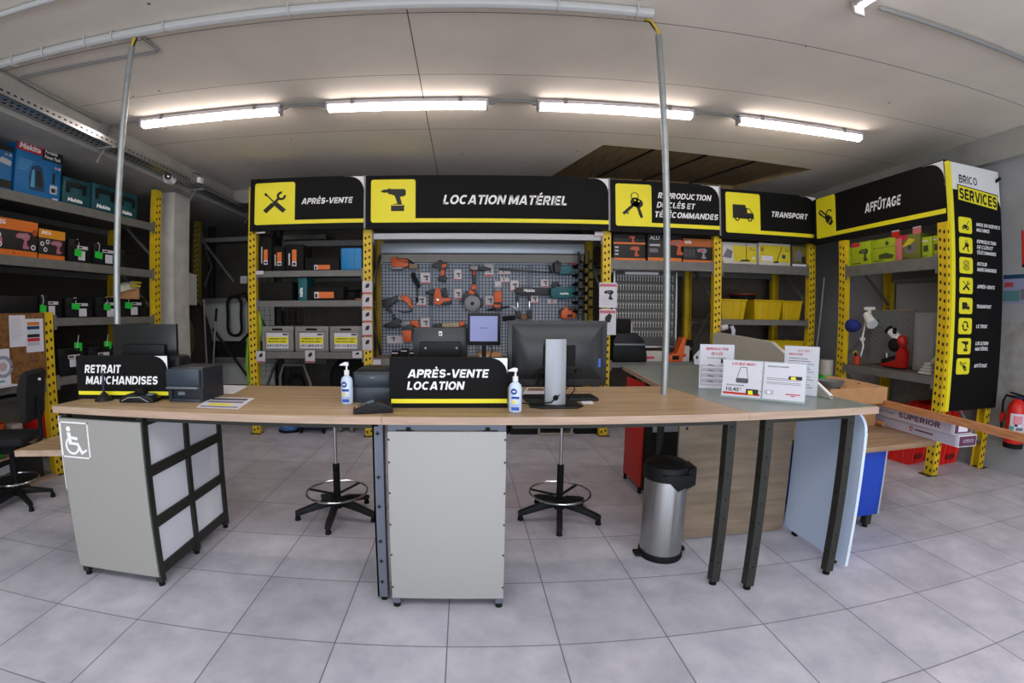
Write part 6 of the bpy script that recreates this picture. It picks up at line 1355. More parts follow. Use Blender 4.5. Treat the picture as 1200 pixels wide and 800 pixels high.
for k, lb in enumerate(('leftmost of three black battery packs on the tool bench', 'middle one of three black battery packs on the tool bench', 'rightmost of three black battery packs on the tool bench')):
    r = thing('battery_pack', lb, 'battery pack', (a.x + k * 0.13 - 0.125, 4.4, 1.121), 0, 'battery packs on the tool bench'); hb = 0.09 + 0.03 * (k % 2)
    g = G(); g.box((-0.055, 0, 0), (0.055, 0.14, hb), BLACKM, bev=0.008); g.build('body', r); g = G(); g.rect(-0.045, 0.045, hb - 0.035, hb - 0.02, 0, 0.001, PRICE); g.build('contact_strip', r)
g = G(); g.box((0.30, 4.24, 1.121), (0.62, 4.56, 1.20), CARD, bev=0.004); g.box((0.32, 4.238, 1.13), (0.44, 4.241, 1.16), PRICE); o = g.build('flat_carton'); tag(o, 'flat brown carton on the bench behind the lilac screen stand', 'carton')

# --- key display bay
loc, rz, W, Hh = slot('back', 719, 793.5, 405, 315, 1.25, 0.42)
KYY = BY + 0.44
kb = thing('key_display', 'display of key blanks in a silver frame beside the yellow upright', 'key display', (loc[0], KYY, 1.25))
for x in (0.1, W - 0.13):
    g = G(); g.box((x, 0.03, 1.072 - 1.25), (x + 0.03, 0.06, 0.1), STEEL); g.build('support', kb)
g = G(); g.box((0, 0.02, 0), (W, 0.06, Hh), mat('key_board', '#444240', 0.5)); g.build('back_panel', kb)
g = G()
for a in ((0, 0.025, 0, Hh), (W - 0.025, W, 0, Hh), (0, W, 0, 0.025), (0, W, Hh - 0.025, Hh)): g.box((a[0], -0.01, a[2]), (a[1], 0.03, a[3]), mat('aluminium', '#b5b7b9', 0.3, 0.8))
g.build('frame', kb)
g = G(); nrow, ncol = 7, 21
for i in range(nrow):
    z = Hh * 0.90 - i * Hh * 0.118; g.box((0.05, 0.008, z + 0.03), (W - 0.05, 0.016, z + 0.04), STEEL)
g.build('hook_rail', kb)
g = G(); g.rect(W*0.18, W*0.70, Hh*0.93, Hh*0.965, 0.005, 0.004, WHITE); g.build('header_strip', kb)
KEYM = mat('key_nickel', '#a5a29c', 0.4, 0.6)
k0 = None
for i in range(nrow):
    for j in range(ncol):
        x = loc[0] + 0.07 + (W - 0.14) * j / (ncol - 1); z = 1.25 + Hh * 0.90 - i * Hh * 0.118 - 0.045
        if k0 is None:
            g = G(); g.flat(circ(0, 0.055, 0.014, 12), 0.004, 0.004, KEYM); g.flat([(-0.005, -0.02), (0.005, -0.02), (0.005, 0.043), (-0.005, 0.043)], 0.004, 0.003, KEYM); g.flat([(0.004, -0.01), (0.009, -0.004), (0.004, 0.004), (0.009, 0.012), (0.004, 0.02)], 0.004, 0.003, KEYM)
            k0 = g.build('key_blank', recenter=False); k0.location = (x, KYY + 0.004, z); tag(k0, 'small nickel key blank hung in the rows of the silver framed key display', 'key', 'key blanks in the display')
        else:
            o = k0.copy(); COL.objects.link(o); o.location = (x, KYY + 0.004, z)
# key cutting machine and neighbours on the bench
a = py(735, 424, 4.30)
r = thing('key_machine', 'black key cutting machine on the bench before the key display', 'key machine', (a.x, 4.20, 1.071))
g = G(); g.poly([(-0.25, 0, 0), (0.25, 0, 0), (0.26, 0, 0.10), (0.22, 0, 0.30), (0.10, 0, 0.42), (-0.20, 0, 0.42), (-0.25, 0, 0.30)], (0, 0.30, 0), BLACK, bev=0.02); g.build('body', r)
g = G(); g.box((-0.24, -0.03, 0.24), (0.22, 0.02, 0.27), mat('grey_trim', '#6f747b', 0.35), bev=0.006); g.box((-0.22, -0.05, 0.02), (0.24, 0.0, 0.06), BLACKM, bev=0.01); g.build('tray', r)
g = G(); g.box((-0.22, 0.05, 0.42), (0.02, 0.2, 0.62), BLACKM, bev=0.01); g.box((0.03, 0.06, 0.42), (0.05, 0.1, 0.58), mat('print_rosy', '#b7a3a8', 0.6)); g.build('screen', r)
a = py(787, 421, 4.30)
r = thing('orange_cradle', 'orange L shaped tool holder with green light on the key bench', 'tool holder', (a.x, 4.24, 1.071))
g = G(); g.poly([(-0.16, 0, 0), (0.14, 0, 0), (0.20, 0, 0.36), (0.13, 0, 0.36), (0.06, 0, 0.12), (-0.10, 0, 0.10)], (0, 0.14, 0), ORANGE, bev=0.01); g.build('body', r)
g = G(); g.box((-0.02, -0.005, 0.03), (0.08, 0.002, 0.09), BLACKM); g.build('slot', r)
g = G(); g.box((-0.15, -0.004, 0.08), (-0.10, 0.05, 0.12), GREEN); g.build('light', r)
for (u0, u1, vt, lb, m) in ((752, 776, 411, 'white card box between the key machine and the orange holder', mat('card_white', '#b9b3ae', 0.7)), (797, 808, 405, 'small white parts box right of the orange holder', mat('card_white', '#b9b3ae', 0.7))):
    carton('small_box', lb, 'box', 'back', u0, u1, 422, vt, 1.071, 0.12, m, lambda g, r, W, Hh: (g.rect(W*0.2, W*0.6, Hh*0.3, Hh*0.5, 0, 0.001, REDT), None), off=0.06)
carton('black_box', 'black printer like box at the right end of the key bench', 'box', 'back', 799, 812, 420, 398, 1.071, 0.3, BLACKM, lambda g, r, W, Hh: (g.rect(W*0.15, W*0.85, Hh*0.5, Hh*0.62, 0, 0.003, GREYT), None), off=0.25)
r = thing('price_pad', 'white sheets clipped at the front edge of the key bench near the leaflet stands', 'papers', (py(814, 428, BY).x, BY - 0.02, 1.02))
g = G(); g.flat([(-0.02, 0.02), (0.16, 0.0), (0.16, 0.22), (0.06, 0.24), (-0.04, 0.14)], 0, 0.004, PAPER); g.build('sheet', r)
g = G(); g.box((0.0, -0.01, 0.10), (0.03, 0.0, 0.14), DARK); g.build('clip', r)
# --- cartons above the key display and in the TRANSPORT bay
def d_rig(two):
    def d(g, r, W, Hh):
        OR = mat('box_orange', '#d9701c', 0.5)
        g.rect(0.004, W - 0.004, 0.004, Hh*0.09, 0, 0.001, OR)
        if two == 1:
            g.rect(0.004, W - 0.004, Hh*0.62, Hh*0.68, 0, 0.001, OR); d_tool(g, W*0.48, Hh*0.70, Hh*0.24, ORANGE, RED); d_tool(g, W*0.5, Hh*0.16, Hh*0.40, mprint('print_tool_red', '#b8502c'), GREYT); 
            for k in range(3): g.rect(W*0.05, W*0.16, Hh*(0.2 + 0.13*k), Hh*(0.26 + 0.13*k), 0, 0.001, LILAC)
        elif two == 2:
            g.rect(0.004, W - 0.004, 0.004, Hh*0.13, -0.0002, 0.0014, OR); d_tool(g, W*0.62, Hh*0.24, Hh*0.60, mprint('print_tool_red', '#b8502c'), GREYT); g.rect(W*0.06, W*0.36, Hh*0.55, Hh*0.62, 0, 0.001, LILAC); g.rect(W*0.06, W*0.3, Hh*0.32, Hh*0.46, 0, 0.001, GREYT); text('ALU', Hh*0.14, LETTER, r, W*0.07, Hh*0.78, -0.001)
        else:
            g.rect(0.004, W - 0.004, Hh*0.66, Hh - 0.004, 0, 0.001, mat('box_rust', '#a85a24', 0.6)); text('AEG', Hh*0.12, LETTER, r, W*0.06, Hh*0.78, -0.001, bold=0.05); d_tool(g, W*0.46, Hh*0.16, Hh*0.46, mprint('print_tool_grey', '#8a8590'), RED)
            for k in range(3): g.rect(W*(0.06 + 0.12*k), W*(0.15 + 0.12*k), Hh*0.22, Hh*0.54, 0, 0.001, mat('print_dark', '#3f3d46', 0.6))
    return d
zc2 = 2.532
carton('product_carton', 'black carton with two orange bands beside the yellow upright above the keys', 'carton', 'back', 718.5, 756.5, 302, 274, zc2, 0.4, BLK, d_rig(1), group='power tool cartons above the key display')
carton('product_carton', 'black carton with drill picture behind the galvanised pole above the keys', 'carton', 'back', 758.5, 799, 304, 274, zc2, 0.4, BLK, d_rig(2), group='power tool cartons above the key display')
carton('product_carton', 'rust topped carton with circular saw picture at the right above the keys', 'carton', 'back', 800, 835.5, 306, 279.5, zc2, 0.4, BLK, d_rig(3), group='power tool cartons above the key display')
KY = mat('box_yellow', '#cdbb20', 0.55); KW = mat('box_white_card', '#c3bdb6', 0.6)
def d_ka(k):
    def d(g, r, W, Hh):
        if k == 0:
            g.flat([(W*0.34, Hh*0.12), (W*0.30, Hh*0.86), (W*0.98, Hh*0.84), (W*0.98, Hh*0.10)], 0, 0.001, KY); g.rect(W*0.68, W*0.70, Hh*0.2, Hh*0.95, -0.001, 0.001, INK); g.flat([(W*0.5, Hh*0.12), (W*0.8, Hh*0.14), (W*0.76, Hh*0.22), (W*0.55, Hh*0.2)], -0.001, 0.001, INK); g.flat([(W*0.02, Hh*0.3), (W*0.26, Hh*0.25), (W*0.3, Hh*0.6), (W*0.14, Hh*0.7)], 0, 0.001, GREYT); text('SC2', Hh*0.16, INK, r, W*0.78, Hh*0.66, -0.001, width=W*0.16); g.disc(W*0.9, Hh*0.3, Hh*0.07, -0.001, 0.001, PAPER, 12)
        elif k == 1:
            g.rect(W*0.03, W*0.98, Hh*0.16, Hh*0.90, 0, 0.001, KY); g.flat(seg((W*0.56, Hh*0.14), (W*0.72, Hh*0.86), 0.012), -0.001, 0.001, INK); g.flat([(W*0.44, Hh*0.1), (W*0.62, Hh*0.12), (W*0.6, Hh*0.2), (W*0.48, Hh*0.18)], -0.001, 0.001, INK); g.disc(W*0.78, Hh*0.42, Hh*0.10, -0.001, 0.001, mprint('print_navy', '#2a3565'), 12); g.rect(W*0.06, W*0.16, Hh*0.62, Hh*0.8, -0.001, 0.001, mprint('print_ochre', '#8a7a1c')); g.rect(W*0.08, W*0.44, Hh*0.2, Hh*0.42, -0.001, 0.001, PAPER); text('SC3', Hh*0.14, INK, r, W*0.82, Hh*0.66, -0.002, width=W*0.14)
        else:
            g.rect(W*0.04, W*0.96, Hh*0.2, Hh*0.92, 0, 0.001, mprint('print_olive', '#6d6420')); g.flat([(W*0.2, Hh*0.3), (W*0.6, Hh*0.26), (W*0.7, Hh*0.6), (W*0.45, Hh*0.8), (W*0.2, Hh*0.6)], -0.001, 0.001, GREYT); g.rect(W*0.66, W*0.9, Hh*0.16, Hh*0.48, -0.001, 0.001, INK); g.rect(0.01, W - 0.01, 0.006, Hh*0.12, 0, 0.001, PAPER)
    return d
carton('product_carton', 'white and yellow steam cleaner carton at the left of the TRANSPORT bay', 'carton', 'back', 846, 887, 308, 284, zc2, 0.38, KW, d_ka(0), group='yellow cleaner cartons under the TRANSPORT sign')
carton('product_carton', 'yellow steam mop carton in the middle of the TRANSPORT bay shelf', 'carton', 'back', 889, 926.5, 311, 285, zc2, 0.38, KW, d_ka(1), group='yellow cleaner cartons under the TRANSPORT sign')
carton('product_carton', 'dark olive cleaner carton at the right end of the TRANSPORT bay shelf', 'carton', 'back', 928, 945.5, 313, 287, zc2, 0.38, mat('box_olive_dark', '#4c471f', 0.6), d_ka(2), group='yellow cleaner cartons under the TRANSPORT sign')
# yellow tubs
YT = mat('yellow_tub_plastic', '#c9a80e', 0.4)
def tub(label, u0, u1, vb, vt, z0, depth=0.34, off=0.1):
    loc, rz, W, Hh = slot('back', u0, u1, vb, vt, z0, off)
    r = thing('yellow_tub', label, 'tub', loc, 0, 'yellow plastic tubs in the TRANSPORT bay')
    g = G(); t = 0.03
    b = [(t, t), (W - t, t), (W - t, depth - t), (t, depth - t)]; o = [(0, 0), (W, 0), (W, depth), (0, depth)]; i_ = [(0.012, 0.012), (W - 0.012, 0.012), (W - 0.012, depth - 0.012), (0.012, depth - 0.012)]
    vb_ = [g.bm.verts.new((*p, 0.0)) for p in b]; vo = [g.bm.verts.new((*p, Hh)) for p in o]; vi = [g.bm.verts.new((*p, Hh)) for p in i_]; vk = [g.bm.verts.new((p[0]*0.98 + 0.004, p[1]*0.98 + 0.004, 0.01)) for p in b]
    fs = [g.bm.faces.new(vb_[::-1]), g.bm.faces.new(vk)]
    for A, B_ in ((vb_, vo), (vo, vi), (vi, vk)): fs += [g.bm.faces.new((A[q], A[(q+1)%4], B_[(q+1)%4], B_[q])) for q in range(4)]
    g._set(fs, YT)
    for x in (0.2, 0.5, 0.8): g.bar((t + (W - 2*t)*x, t - 0.004, 0.01), (W*x, -0.004, Hh - 0.02), 0.012, 0.012, YT)
    g.build('body', r)
    g = G(); g.tube([(-0.006, -0.006, Hh), (W + 0.006, -0.006, Hh), (W + 0.006, depth + 0.006, Hh), (-0.006, depth + 0.006, Hh)], 0.012, YT, 8, closed=True); g.build('rim', r)
    return r
tub('yellow tub standing alone at the left of the TRANSPORT bay shelf', 845, 874.5, 373, 351, 1.702); tub('yellow tub in the middle of the TRANSPORT bay shelf', 884, 916.5, 374, 352, 1.702); tub('yellow tub at the right end of the TRANSPORT bay shelf', 917, 940, 374, 353, 1.702)
r = thing('black_pot', 'black pot with a red rim between the yellow tubs', 'pot', (py(873, 372, 4.8).x, 4.88, 1.702))
g = G(); g.lathe([(0.15, 0), (0.20, 0.38), (0.19, 0.38), (0.14, 0.02)], (0, 0, 0), BLACKM, 24); g.build('body', r)
g = G(); g.lathe([(0.20, 0.38), (0.235, 0.40), (0.235, 0.415), (0.19, 0.415)], (0, 0, 0), mat('rust_red', '#8a2f1c', 0.5), 24); g.build('rim', r)
tub('wide flat yellow tub on the lowest visible shelf behind the divider', 903, 942, 405, 400, 0.955, off=0.05)
r = thing('lime_cloth', 'crumpled lime cloth on the low shelf behind the beige divider', 'cloth', (py(920, 397, 4.4).x, 4.5, 1.24)); g = G(); g.ball((0, 0, 0.03), (0.16, 0.1, 0.05), mat('lime_cloth', '#7d8a1e', 0.9, noise=0.2, scale=20), 8); g.ball((0.05, 0, 0.08), (0.05, 0.05, 0.06), mat('lime_cloth', '#7d8a1e', 0.9), 8); g.build('cloth', r)
r = thing('paper_roll', 'curled white paper strip hung on the yellow upright left of the tubs', 'paper strip', (py(848, 380, BY - 0.02).x, BY - 0.02, py(848, 392, BY).z))
pts = [(0.0, 0.11), (0.10, 0.13), (0.15, 0.06), (0.15, -0.06), (0.12, -0.12)]
g = G(); g.poly([(p[0], -0.02 + 0.02*k, p[1]) for k, p in enumerate(pts)] + [(p[0] + 0.06, -0.02 + 0.02*k, p[1] + 0.01) for k, p in list(enumerate(pts))[::-1]], (0, 0.004, 0), PAPER); g.build('strip', r)
g = G(); g.cyl((-0.06, -0.02, 0.10), (0.04, -0.02, 0.12), 0.04, PRICE); g.build('roll', r)
# ------------------------------------------------------------------ right shelving goods
def d_ryo(k):
    def d(g, r, W, Hh):
        DGN = mprint('print_dark_green', '#3c4a20')
        g.rect(0.004, W*0.45, Hh*0.80, Hh - 0.004, 0, 0.001, mprint('print_red', '#b5303a')) if k in (0, 3) else None
        if k in (0, 2): d_tool(g, W*0.38, Hh*0.16, min(W*0.5, Hh*0.55), DGN, GREYT)
        if k == 1: g.flat([(W*p[0], Hh*p[1]) for p in ((0.3, 0.16), (0.85, 0.14), (0.92, 0.28), (0.6, 0.40), (0.3, 0.34))], 0, 0.001, DGN); g.rect(W*0.05, W*0.95, Hh*0.62, Hh*0.64, 0, 0.001, DGN); g.disc(W*0.65, Hh*0.78, Hh*0.09, 0, 0.001, DGN, 14)
        if k == 2: g.rect(0.004, W*0.22, Hh*0.04, Hh*0.98, -0.001, 0.001, mprint('print_salmon', '#c86a6a'))
        if k == 3: g.disc(W*0.55, Hh*0.48, Hh*0.26, 0, 0.001, GREYT, 18); g.disc(W*0.55, Hh*0.48, Hh*0.10, -0.001, 0.001, DGN, 14); g.flat([(W*0.2, Hh*0.5), (W*0.55, Hh*0.85), (W*0.8, Hh*0.75), (W*0.6, Hh*0.6)], -0.001, 0.001, KY)
        if k == 4: g.rect(W*0.15, W*0.6, Hh*0.3, Hh*0.6, 0, 0.001, DGN); g.rect(W*0.05, W*0.6, Hh*0.78, Hh*0.84, 0, 0.001, PAPER)
        g.rect(W*0.08, W*0.5, Hh*0.07, Hh*0.11, -0.0001, 0.001, DGN)
    return d
for u0, u1, vb, vt, k, lb in ((988, 996, 307, 290, 4, 'narrow lime carton at the far left of the AFFÛTAGE top shelf'), (998, 1021, 307, 283, 0, 'lime carton with red corner and drill picture, second on the AFFÛTAGE shelf'), (1022, 1050, 304, 279, 1, 'lime carton with sander picture, third on the AFFÛTAGE shelf'),
                         (1051, 1079, 302, 274, 3, 'olive carton with circular saw picture, fourth on the AFFÛTAGE shelf'), (1080.5, 1093, 299, 277, 4, 'pale lime carton right of the circular saw carton'), (1093.5, 1103, 297, 275, 4, 'lime carton at the right end of the AFFÛTAGE shelf')):
    carton('product_carton', lb, 'carton', 'right', u0, u1, vb, vt, 2.462, 0.36, GREENB if k != 3 else mat('box_olive', '#6d6f24', 0.6), d_ryo(k), off=0.06, group='lime cartons under the AFFÛTAGE sign')
carton('red_box', 'slim red box standing between two lime cartons', 'box', 'right', 1049.2, 1055.5, 303, 279, 2.462, 0.04, mprint('print_salmon', '#c86a6a'), None, off=0.015)
for u, v, lb in ((1050, 275, 'red price flag above the sander carton'), (1075, 273, 'pink price flag above the circular saw carton')):
    p = px(u, v, RX + 0.06); r = thing('price_flag', lb, 'price flag', (p.x, p.y, 2.76), math.radians(-90)); g = G(); g.rect(-0.06, 0.06, 0.0, 0.09, 0, 0.003, RED if u < 1060 else mprint('print_salmon', '#c86a6a')); g.build('flag', r); g = G(); g.rect(-0.06, 0.06, 0.07, 0.0905, -0.003, 0.001, PAPER); g.build('header', r)
# workbench goods
BZ = 1.112
r = thing('chain_sharpener', 'red chain sharpener with tilted white motor on the side bench', 'sharpening machine', (px(1045, 432, 5.62).x, px(1045, 432, 5.62).y, BZ), math.radians(-90))
g = G(); g.poly([(-0.26, 0, 0.02), (0.20, 0, 0.02), (0.21, 0, 0.26), (0.12, 0, 0.40), (0.08, 0, 0.38), (0.07, 0, 0.12), (-0.24, 0, 0.07)], (0, 0.16, 0), mat('machine_red', '#b01a14', 0.4), bev=0.015); g.box((-0.18, 0.02, 0.0), (0.18, 0.14, 0.02), BLACKM); g.build('base', r)
g = G(); g.cyl((0.10, 0.08, 0.44), (-0.10, 0.04, 0.60), 0.072, WHITE, r2=0.066, n=20); g.cyl((-0.10, 0.04, 0.60), (-0.14, 0.032, 0.63), 0.075, BLACKM, n=20); g.build('motor', r)
g = G(); g.ball((0.13, 0.06, 0.44), (0.09, 0.09, 0.11), mat('machine_red', '#b01a14', 0.4), 10); g.box((0.03, -0.06, 0.56), (0.07, 0.0, 0.66), BLACKM, bev=0.01); g.ball((0.03, 0.0, 0.38), (0.11, 0.08, 0.11), BLACKM, 10); g.build('head', r)
g = G(); g.bar((-0.20, 0.0, 0.10), (0.05, 0.0, 0.18), 0.04, 0.06, BLACKM); g.cyl((-0.12, 0.02, 0.10), (-0.14, 0.02, 0.24), 0.012, CHROME); g.cyl((-0.18, -0.01, 0.12), (-0.18, 0.05, 0.12), 0.03, CHROME); g.build('vice', r)
r.scale = (0.80, 0.80, 0.80)
p = px(1003, 430, 5.55)
r = thing('bench_lamp', 'white jointed bench lamp with round shade clamped to the side bench', 'lamp', (5.55, p.y, BZ), math.radians(-90))
def lp(u, v): q = px(u, v, 5.55); return (p.y - q.y, 0, q.z - BZ)
g = G(); g.tube([lp(1007, 424), lp(1012, 405), lp(1011, 396)], 0.012, WHITE); g.tube([lp(1011, 396), lp(1014, 380), lp(1016, 368)], 0.012, WHITE); g.cyl((lp(1011, 397)[0], -0.02, lp(1011, 397)[2]), (lp(1011, 397)[0], 0.02, lp(1011, 397)[2]), 0.03, WHITE); g.build('arm', r)
g = G(); q0, q1 = lp(1016, 368), lp(1026, 380); g.cyl(q0, (q1[0], -0.05, q1[2]), 0.05, WHITE, r2=0.075, n=20); g.build('shade', r)
g = G(); q = lp(1018, 361); g.box((q[0] - 0.06, -0.02, q[2] - 0.02), (q[0] + 0.10, 0.02, q[2] + 0.02), WHITE); g.bar((q[0] + 0.02, 0, q[2]), (q[0] + 0.03, 0, q[2] - 0.13), 0.03, 0.03, WHITE); g.build('upper_bracket', r)
r = thing('pen_pot', 'small orange pot with pens at the foot of the bench lamp', 'pot', (5.50, px(1004, 428, 5.5).y, BZ), 0)
g = G(); g.lathe([(0.045, 0), (0.055, 0.12), (0.05, 0.12), (0.04, 0.01)], (0, 0, 0), mat('pot_orange', '#b8401c', 0.5), 18); g.build('pot', r)
g = G(); g.box((-0.03, 0.0, 0.1), (-0.01, 0.02, 0.17), BLACKM); g.box((0.01, 0.02, 0.1), (0.03, 0.04, 0.18), RED); g.ball((0.0, 0.035, 0.16), 0.03, mat('bag_yellow', '#c9b31e', 0.5), 8); g.build('pens', r)
r = thing('blue_mitt', 'dark blue cap hanging at the far end of the side bench', 'cap', (5.45, px(998, 390, 5.45).y, px(998, 388, 5.45).z))
g = G(); g.ball((0, 0, 0.08), (0.10, 0.14, 0.09), mat('blue_cloth', '#1c2a7a', 0.85), 12); g.build('cap', r); g = G(); g.box((-0.02, 0.08, 0.12), (0.02, 0.13, 0.22), BLACKM, bev=0.006); g.build('strap', r)
# chequer plate and grey side box
ck = thing('chequer_plate', 'shiny chequer plate sheet standing behind the chain sharpener', 'metal plate', (6.1, 3.0, BZ))
CKM = mat('chequer_steel', '#8d9296', 0.45, 0.25)
pl_ = px(1017, 440, 6.05); pr_ = px(1069, 440, 6.05); zt = px(1050, 362.5, 6.05).z
g = G(); g.box((6.05, pr_.y, BZ), (6.06, pl_.y, zt), CKM); g.build('plate', ck, world=True)
g = G(); n = 0
z = BZ + 0.03; row = 0
while z < zt - 0.02:
    y = pr_.y + 0.02 + (0.025 if row % 2 else 0)
    while y < pl_.y - 0.02:
        s = 1 if (int((y - pr_.y) / 0.05) + row) % 2 else -1
        g.bar((6.0485, y - 0.013, z - 0.013 * s), (6.0485, y + 0.013, z + 0.013 * s), 0.004, 0.009, mat('chequer_tread', '#c3c7ca', 0.4, 0.4), up=(1, 0, 0)); y += 0.05
    z += 0.033; row += 1
g.build('raised_pattern', ck, world=True)
g = G(); g.box((6.04, pr_.y, zt - 0.02), (6.07, pl_.y, zt), mat('edge_tape', '#a89a80', 0.6)); g.build('edge_strip', ck, world=True)
p0, p1 = px(1071, 400, 5.75), px(1099, 400, 5.75)
r = thing('grey_cabinet', 'tall plain grey metal box on the side bench next to the chequer plate', 'box', (5.9, (p0.y + p1.y) / 2, BZ)); zt = px(1085, 366, 5.75).z
g = G(); g.box((5.75, p1.y, BZ), (6.2, p0.y, zt), mat('cool_grey_paint', '#8b8d8f', 0.6), bev=0.006); g.build('body', r, world=True)
g = G(); g.box((5.746, p1.y + 0.05, BZ + 0.05), (5.749, p0.y - 0.05, zt - 0.05), mat('cool_grey_door', '#909294', 0.6)); g.build('door', r, world=True)
r = thing('folded_cloths', 'pile of folded white cloths at the near end of the side bench', 'cloth', (5.55, px(1091, 442, 5.55).y, BZ))
for k in range(4):
    g = G(); g.box((-0.12 + 0.01*k, -0.09 + 0.012*k, 0.035*k), (0.12 - 0.012*k, 0.10 - 0.02*k, 0.035*k + 0.033), mat('cloth_white', '#b9b6ae', 0.9), bev=0.012); g.build('cloth', r)
g = G(); g.poly([(0.0, -0.08, 0.14), (0.0, 0.04, 0.14), (0.0, -0.07, 0.26)], (0.08, 0, 0), mat('cloth_white', '#b9b6ae', 0.9), bev=0.012); g.build('cloth', r)
o = G().box((6.31, 1.95, 1.15), (6.36, 3.35, 2.25), mat('grey_sheet', '#b9b9ba', 0.7)).box((6.305, 2.6, 1.16), (6.3101, 2.61, 2.24), GREYT).build('backing_sheet'); tag(o, 'large grey sheet standing at the back of the side bench against the wall', 'panel')

# ------------------------------------------------------------------ low table, cartons, plank, crates at the right
TZ = 0.735
r = thing('low_table', 'low brown wooden table behind the pale blue panel at the right', 'table', (3.45, 1.4, 0))
g = G(); g.box((2.80, 0.85, TZ - 0.045), (4.06, 2.05, TZ), OAKT, bev=0.003); g.box((2.80, 0.847, TZ - 0.043), (4.058, 0.8505, TZ - 0.002), OAKT); g.build('tabletop', r, world=True)
for x, y in ((3.95, 1.95), (2.9, 1.95)):
    g = G(); g.box((x, y, 0), (x + 0.05, y + 0.05, TZ - 0.045), DARK); g.build('leg', r, world=True)
r = thing('blue_cabinet', 'bright blue cabinet on dark feet under the low table', 'cabinet', (3.45, 1.2, 0))
g = G(); g.box((2.98, 0.92, 0.12), (3.55, 1.6, TZ - 0.05), mat('blue_paint', '#0b3fb0', 0.45), bev=0.003); g.build('body', r, world=True)
g = G(); g.box((3.545, 0.915, 0.12), (3.562, 1.6, TZ - 0.05), mat('pale_edge2', '#a5a9b3', 0.5)); g.build('edge', r, world=True)
for x in (3.44, 3.0):
    for y in (0.93, 1.5):
        g = G(); g.box((x, y, 0.03), (x + 0.06, y + 0.06, 0.12), DARK); g.cyl((x + 0.03, y + 0.03, 0), (x + 0.03, y + 0.03, 0.035), 0.022, BLACKM); g.build('foot', r, world=True)
CLAV = mat('carton_lavender', '#b9b3c2', 0.6); CWH = mat('carton_white', '#cfcbd4', 0.6); PLUM = mprint('print_plum', '#5a2a45')
ang = math.radians(-90 - 3.5)
for k, (lb, z) in enumerate((('lower of two long lilac cartons with plum ends on the low table', TZ + 0.001), ('upper of two long lilac cartons, with large plum lettering, under the plank', TZ + 0.101))):
    r = thing('long_carton', lb, 'carton', (4.10 - 0.035 * k, 1.90, z), ang, 'long lilac cartons on the low table'); L_ = 1.29 - 0.03 * k; Dp = 0.22; Hh = 0.096
    g = G(); g.box((0, 0, 0), (L_, Dp, Hh), CWH, bev=0.003); g.rect(0.01, L_ - 0.03, 0.006, Hh - 0.006, 0, 0.001, CLAV); g.build('box', r)
    g = G()
    g.poly([(L_, 0.008, 0.008), (L_, Dp - 0.008, 0.008), (L_, Dp - 0.008, Hh - 0.008), (L_, 0.008, Hh - 0.008)], (0.001, 0, 0), PLUM)
    if k: g.poly([(L_ + 0.001, 0.05, 0.02), (L_ + 0.001, 0.16, 0.02), (L_ + 0.001, 0.16, 0.085), (L_ + 0.001, 0.05, 0.085)], (0.001, 0, 0), PAPER)
    else: g.flat(ring(L_ - 0.50, Hh*0.5, 0.022, 0.010, 0, 340, 14), -0.001, 0.001, mprint('print_ruby', '#a02848')); g.rect(L_ - 0.46, L_ - 0.26, Hh*0.42, Hh*0.56, -0.001, 0.0008, PLUM)
    g.build('print', r)
    if k: text('SUPERIOR', 0.046, PLUM, r, L_ - 0.60, 0.025, -0.001, width=0.46, bold=0.03); text('The Shower Panel', 0.03, GREYT, r, L_ - 1.02, 0.035, -0.001, width=0.36)
    else:
        t_ = text('SUPERIOR', 0.03, mprint('print_lilac_light', '#b0a0b4'), None, 0, 0, 0, width=0.13); t_.parent = r; t_.location = (L_ + 0.001, 0.05, 0.035); t_.rotation_euler = (0, 0, math.radians(90))
pa, pb = pz(1020, 468, 0.965), pz(1200, 513, 0.965)
d_ = (pb - pa).normalized(); pe = pb + d_ * 0.55; pa2 = pa - d_ * 0.15
o = G().bar((pa2.x, pa2.y, 0.965), (pe.x, pe.y, 0.965), 0.05, 0.055, PINE).build('wooden_plank'); tag(o, 'long pine plank laid over the long lilac cartons, running off to the right', 'plank')
a, b = pz(1004, 488, TZ + 0.03), pz(1036, 496, TZ + 0.03)
o = G().cyl((a.x, a.y, TZ + 0.025), (b.x, b.y, TZ + 0.025), 0.024, PINE, n=14).cyl((b.x, b.y, TZ + 0.025), (b.x + 0.0005, b.y - 0.002, TZ + 0.025), 0.02, OAKE).build('wood_offcut'); tag(o, 'short round wooden bar lying on the low table beside the cartons', 'wood bar')
# open cardboard box
r = thing('cardboard_box', 'open brown cardboard box resting behind the grey counter top', 'box', (3.35, 1.42, 0.96), math.radians(-4))
W, Dp, Hh = 0.66, 0.62, 0.15
g = G(); g.box((0, 0, 0), (W, Dp, 0.006), CARD); g.box((0, 0, 0), (W, 0.006, Hh), CARD); g.box((0, Dp - 0.006, 0), (W, Dp, Hh), CARD); g.box((0, 0, 0), (0.006, Dp, Hh), CARD); g.box((W - 0.006, 0, 0), (W, Dp, Hh), CARD); g.build('box', r)
g = G(); g.poly([(0.12, 0.0, Hh), (W, 0.0, Hh), (W, Dp * 0.8, Hh + 0.01), (0.30, Dp * 0.8, Hh + 0.06)], (0, 0, 0.005), CARD); g.bar((0.42, 0.12, Hh + 0.022), (0.50, 0.22, Hh + 0.026), 0.012, 0.004, HOLE); g.build('flap', r)
o = thing('metal_scoop', 'dented grey metal bowl inside the open cardboard box', 'bowl', (3.47, 1.55, 0.97)); g = G(); g.lathe([(0.03, 0.0), (0.09, 0.14), (0.13, 0.20), (0.125, 0.20), (0.085, 0.14), (0.02, 0.01)], (0, 0, 0), STEEL, 20); g.build('bowl', o)
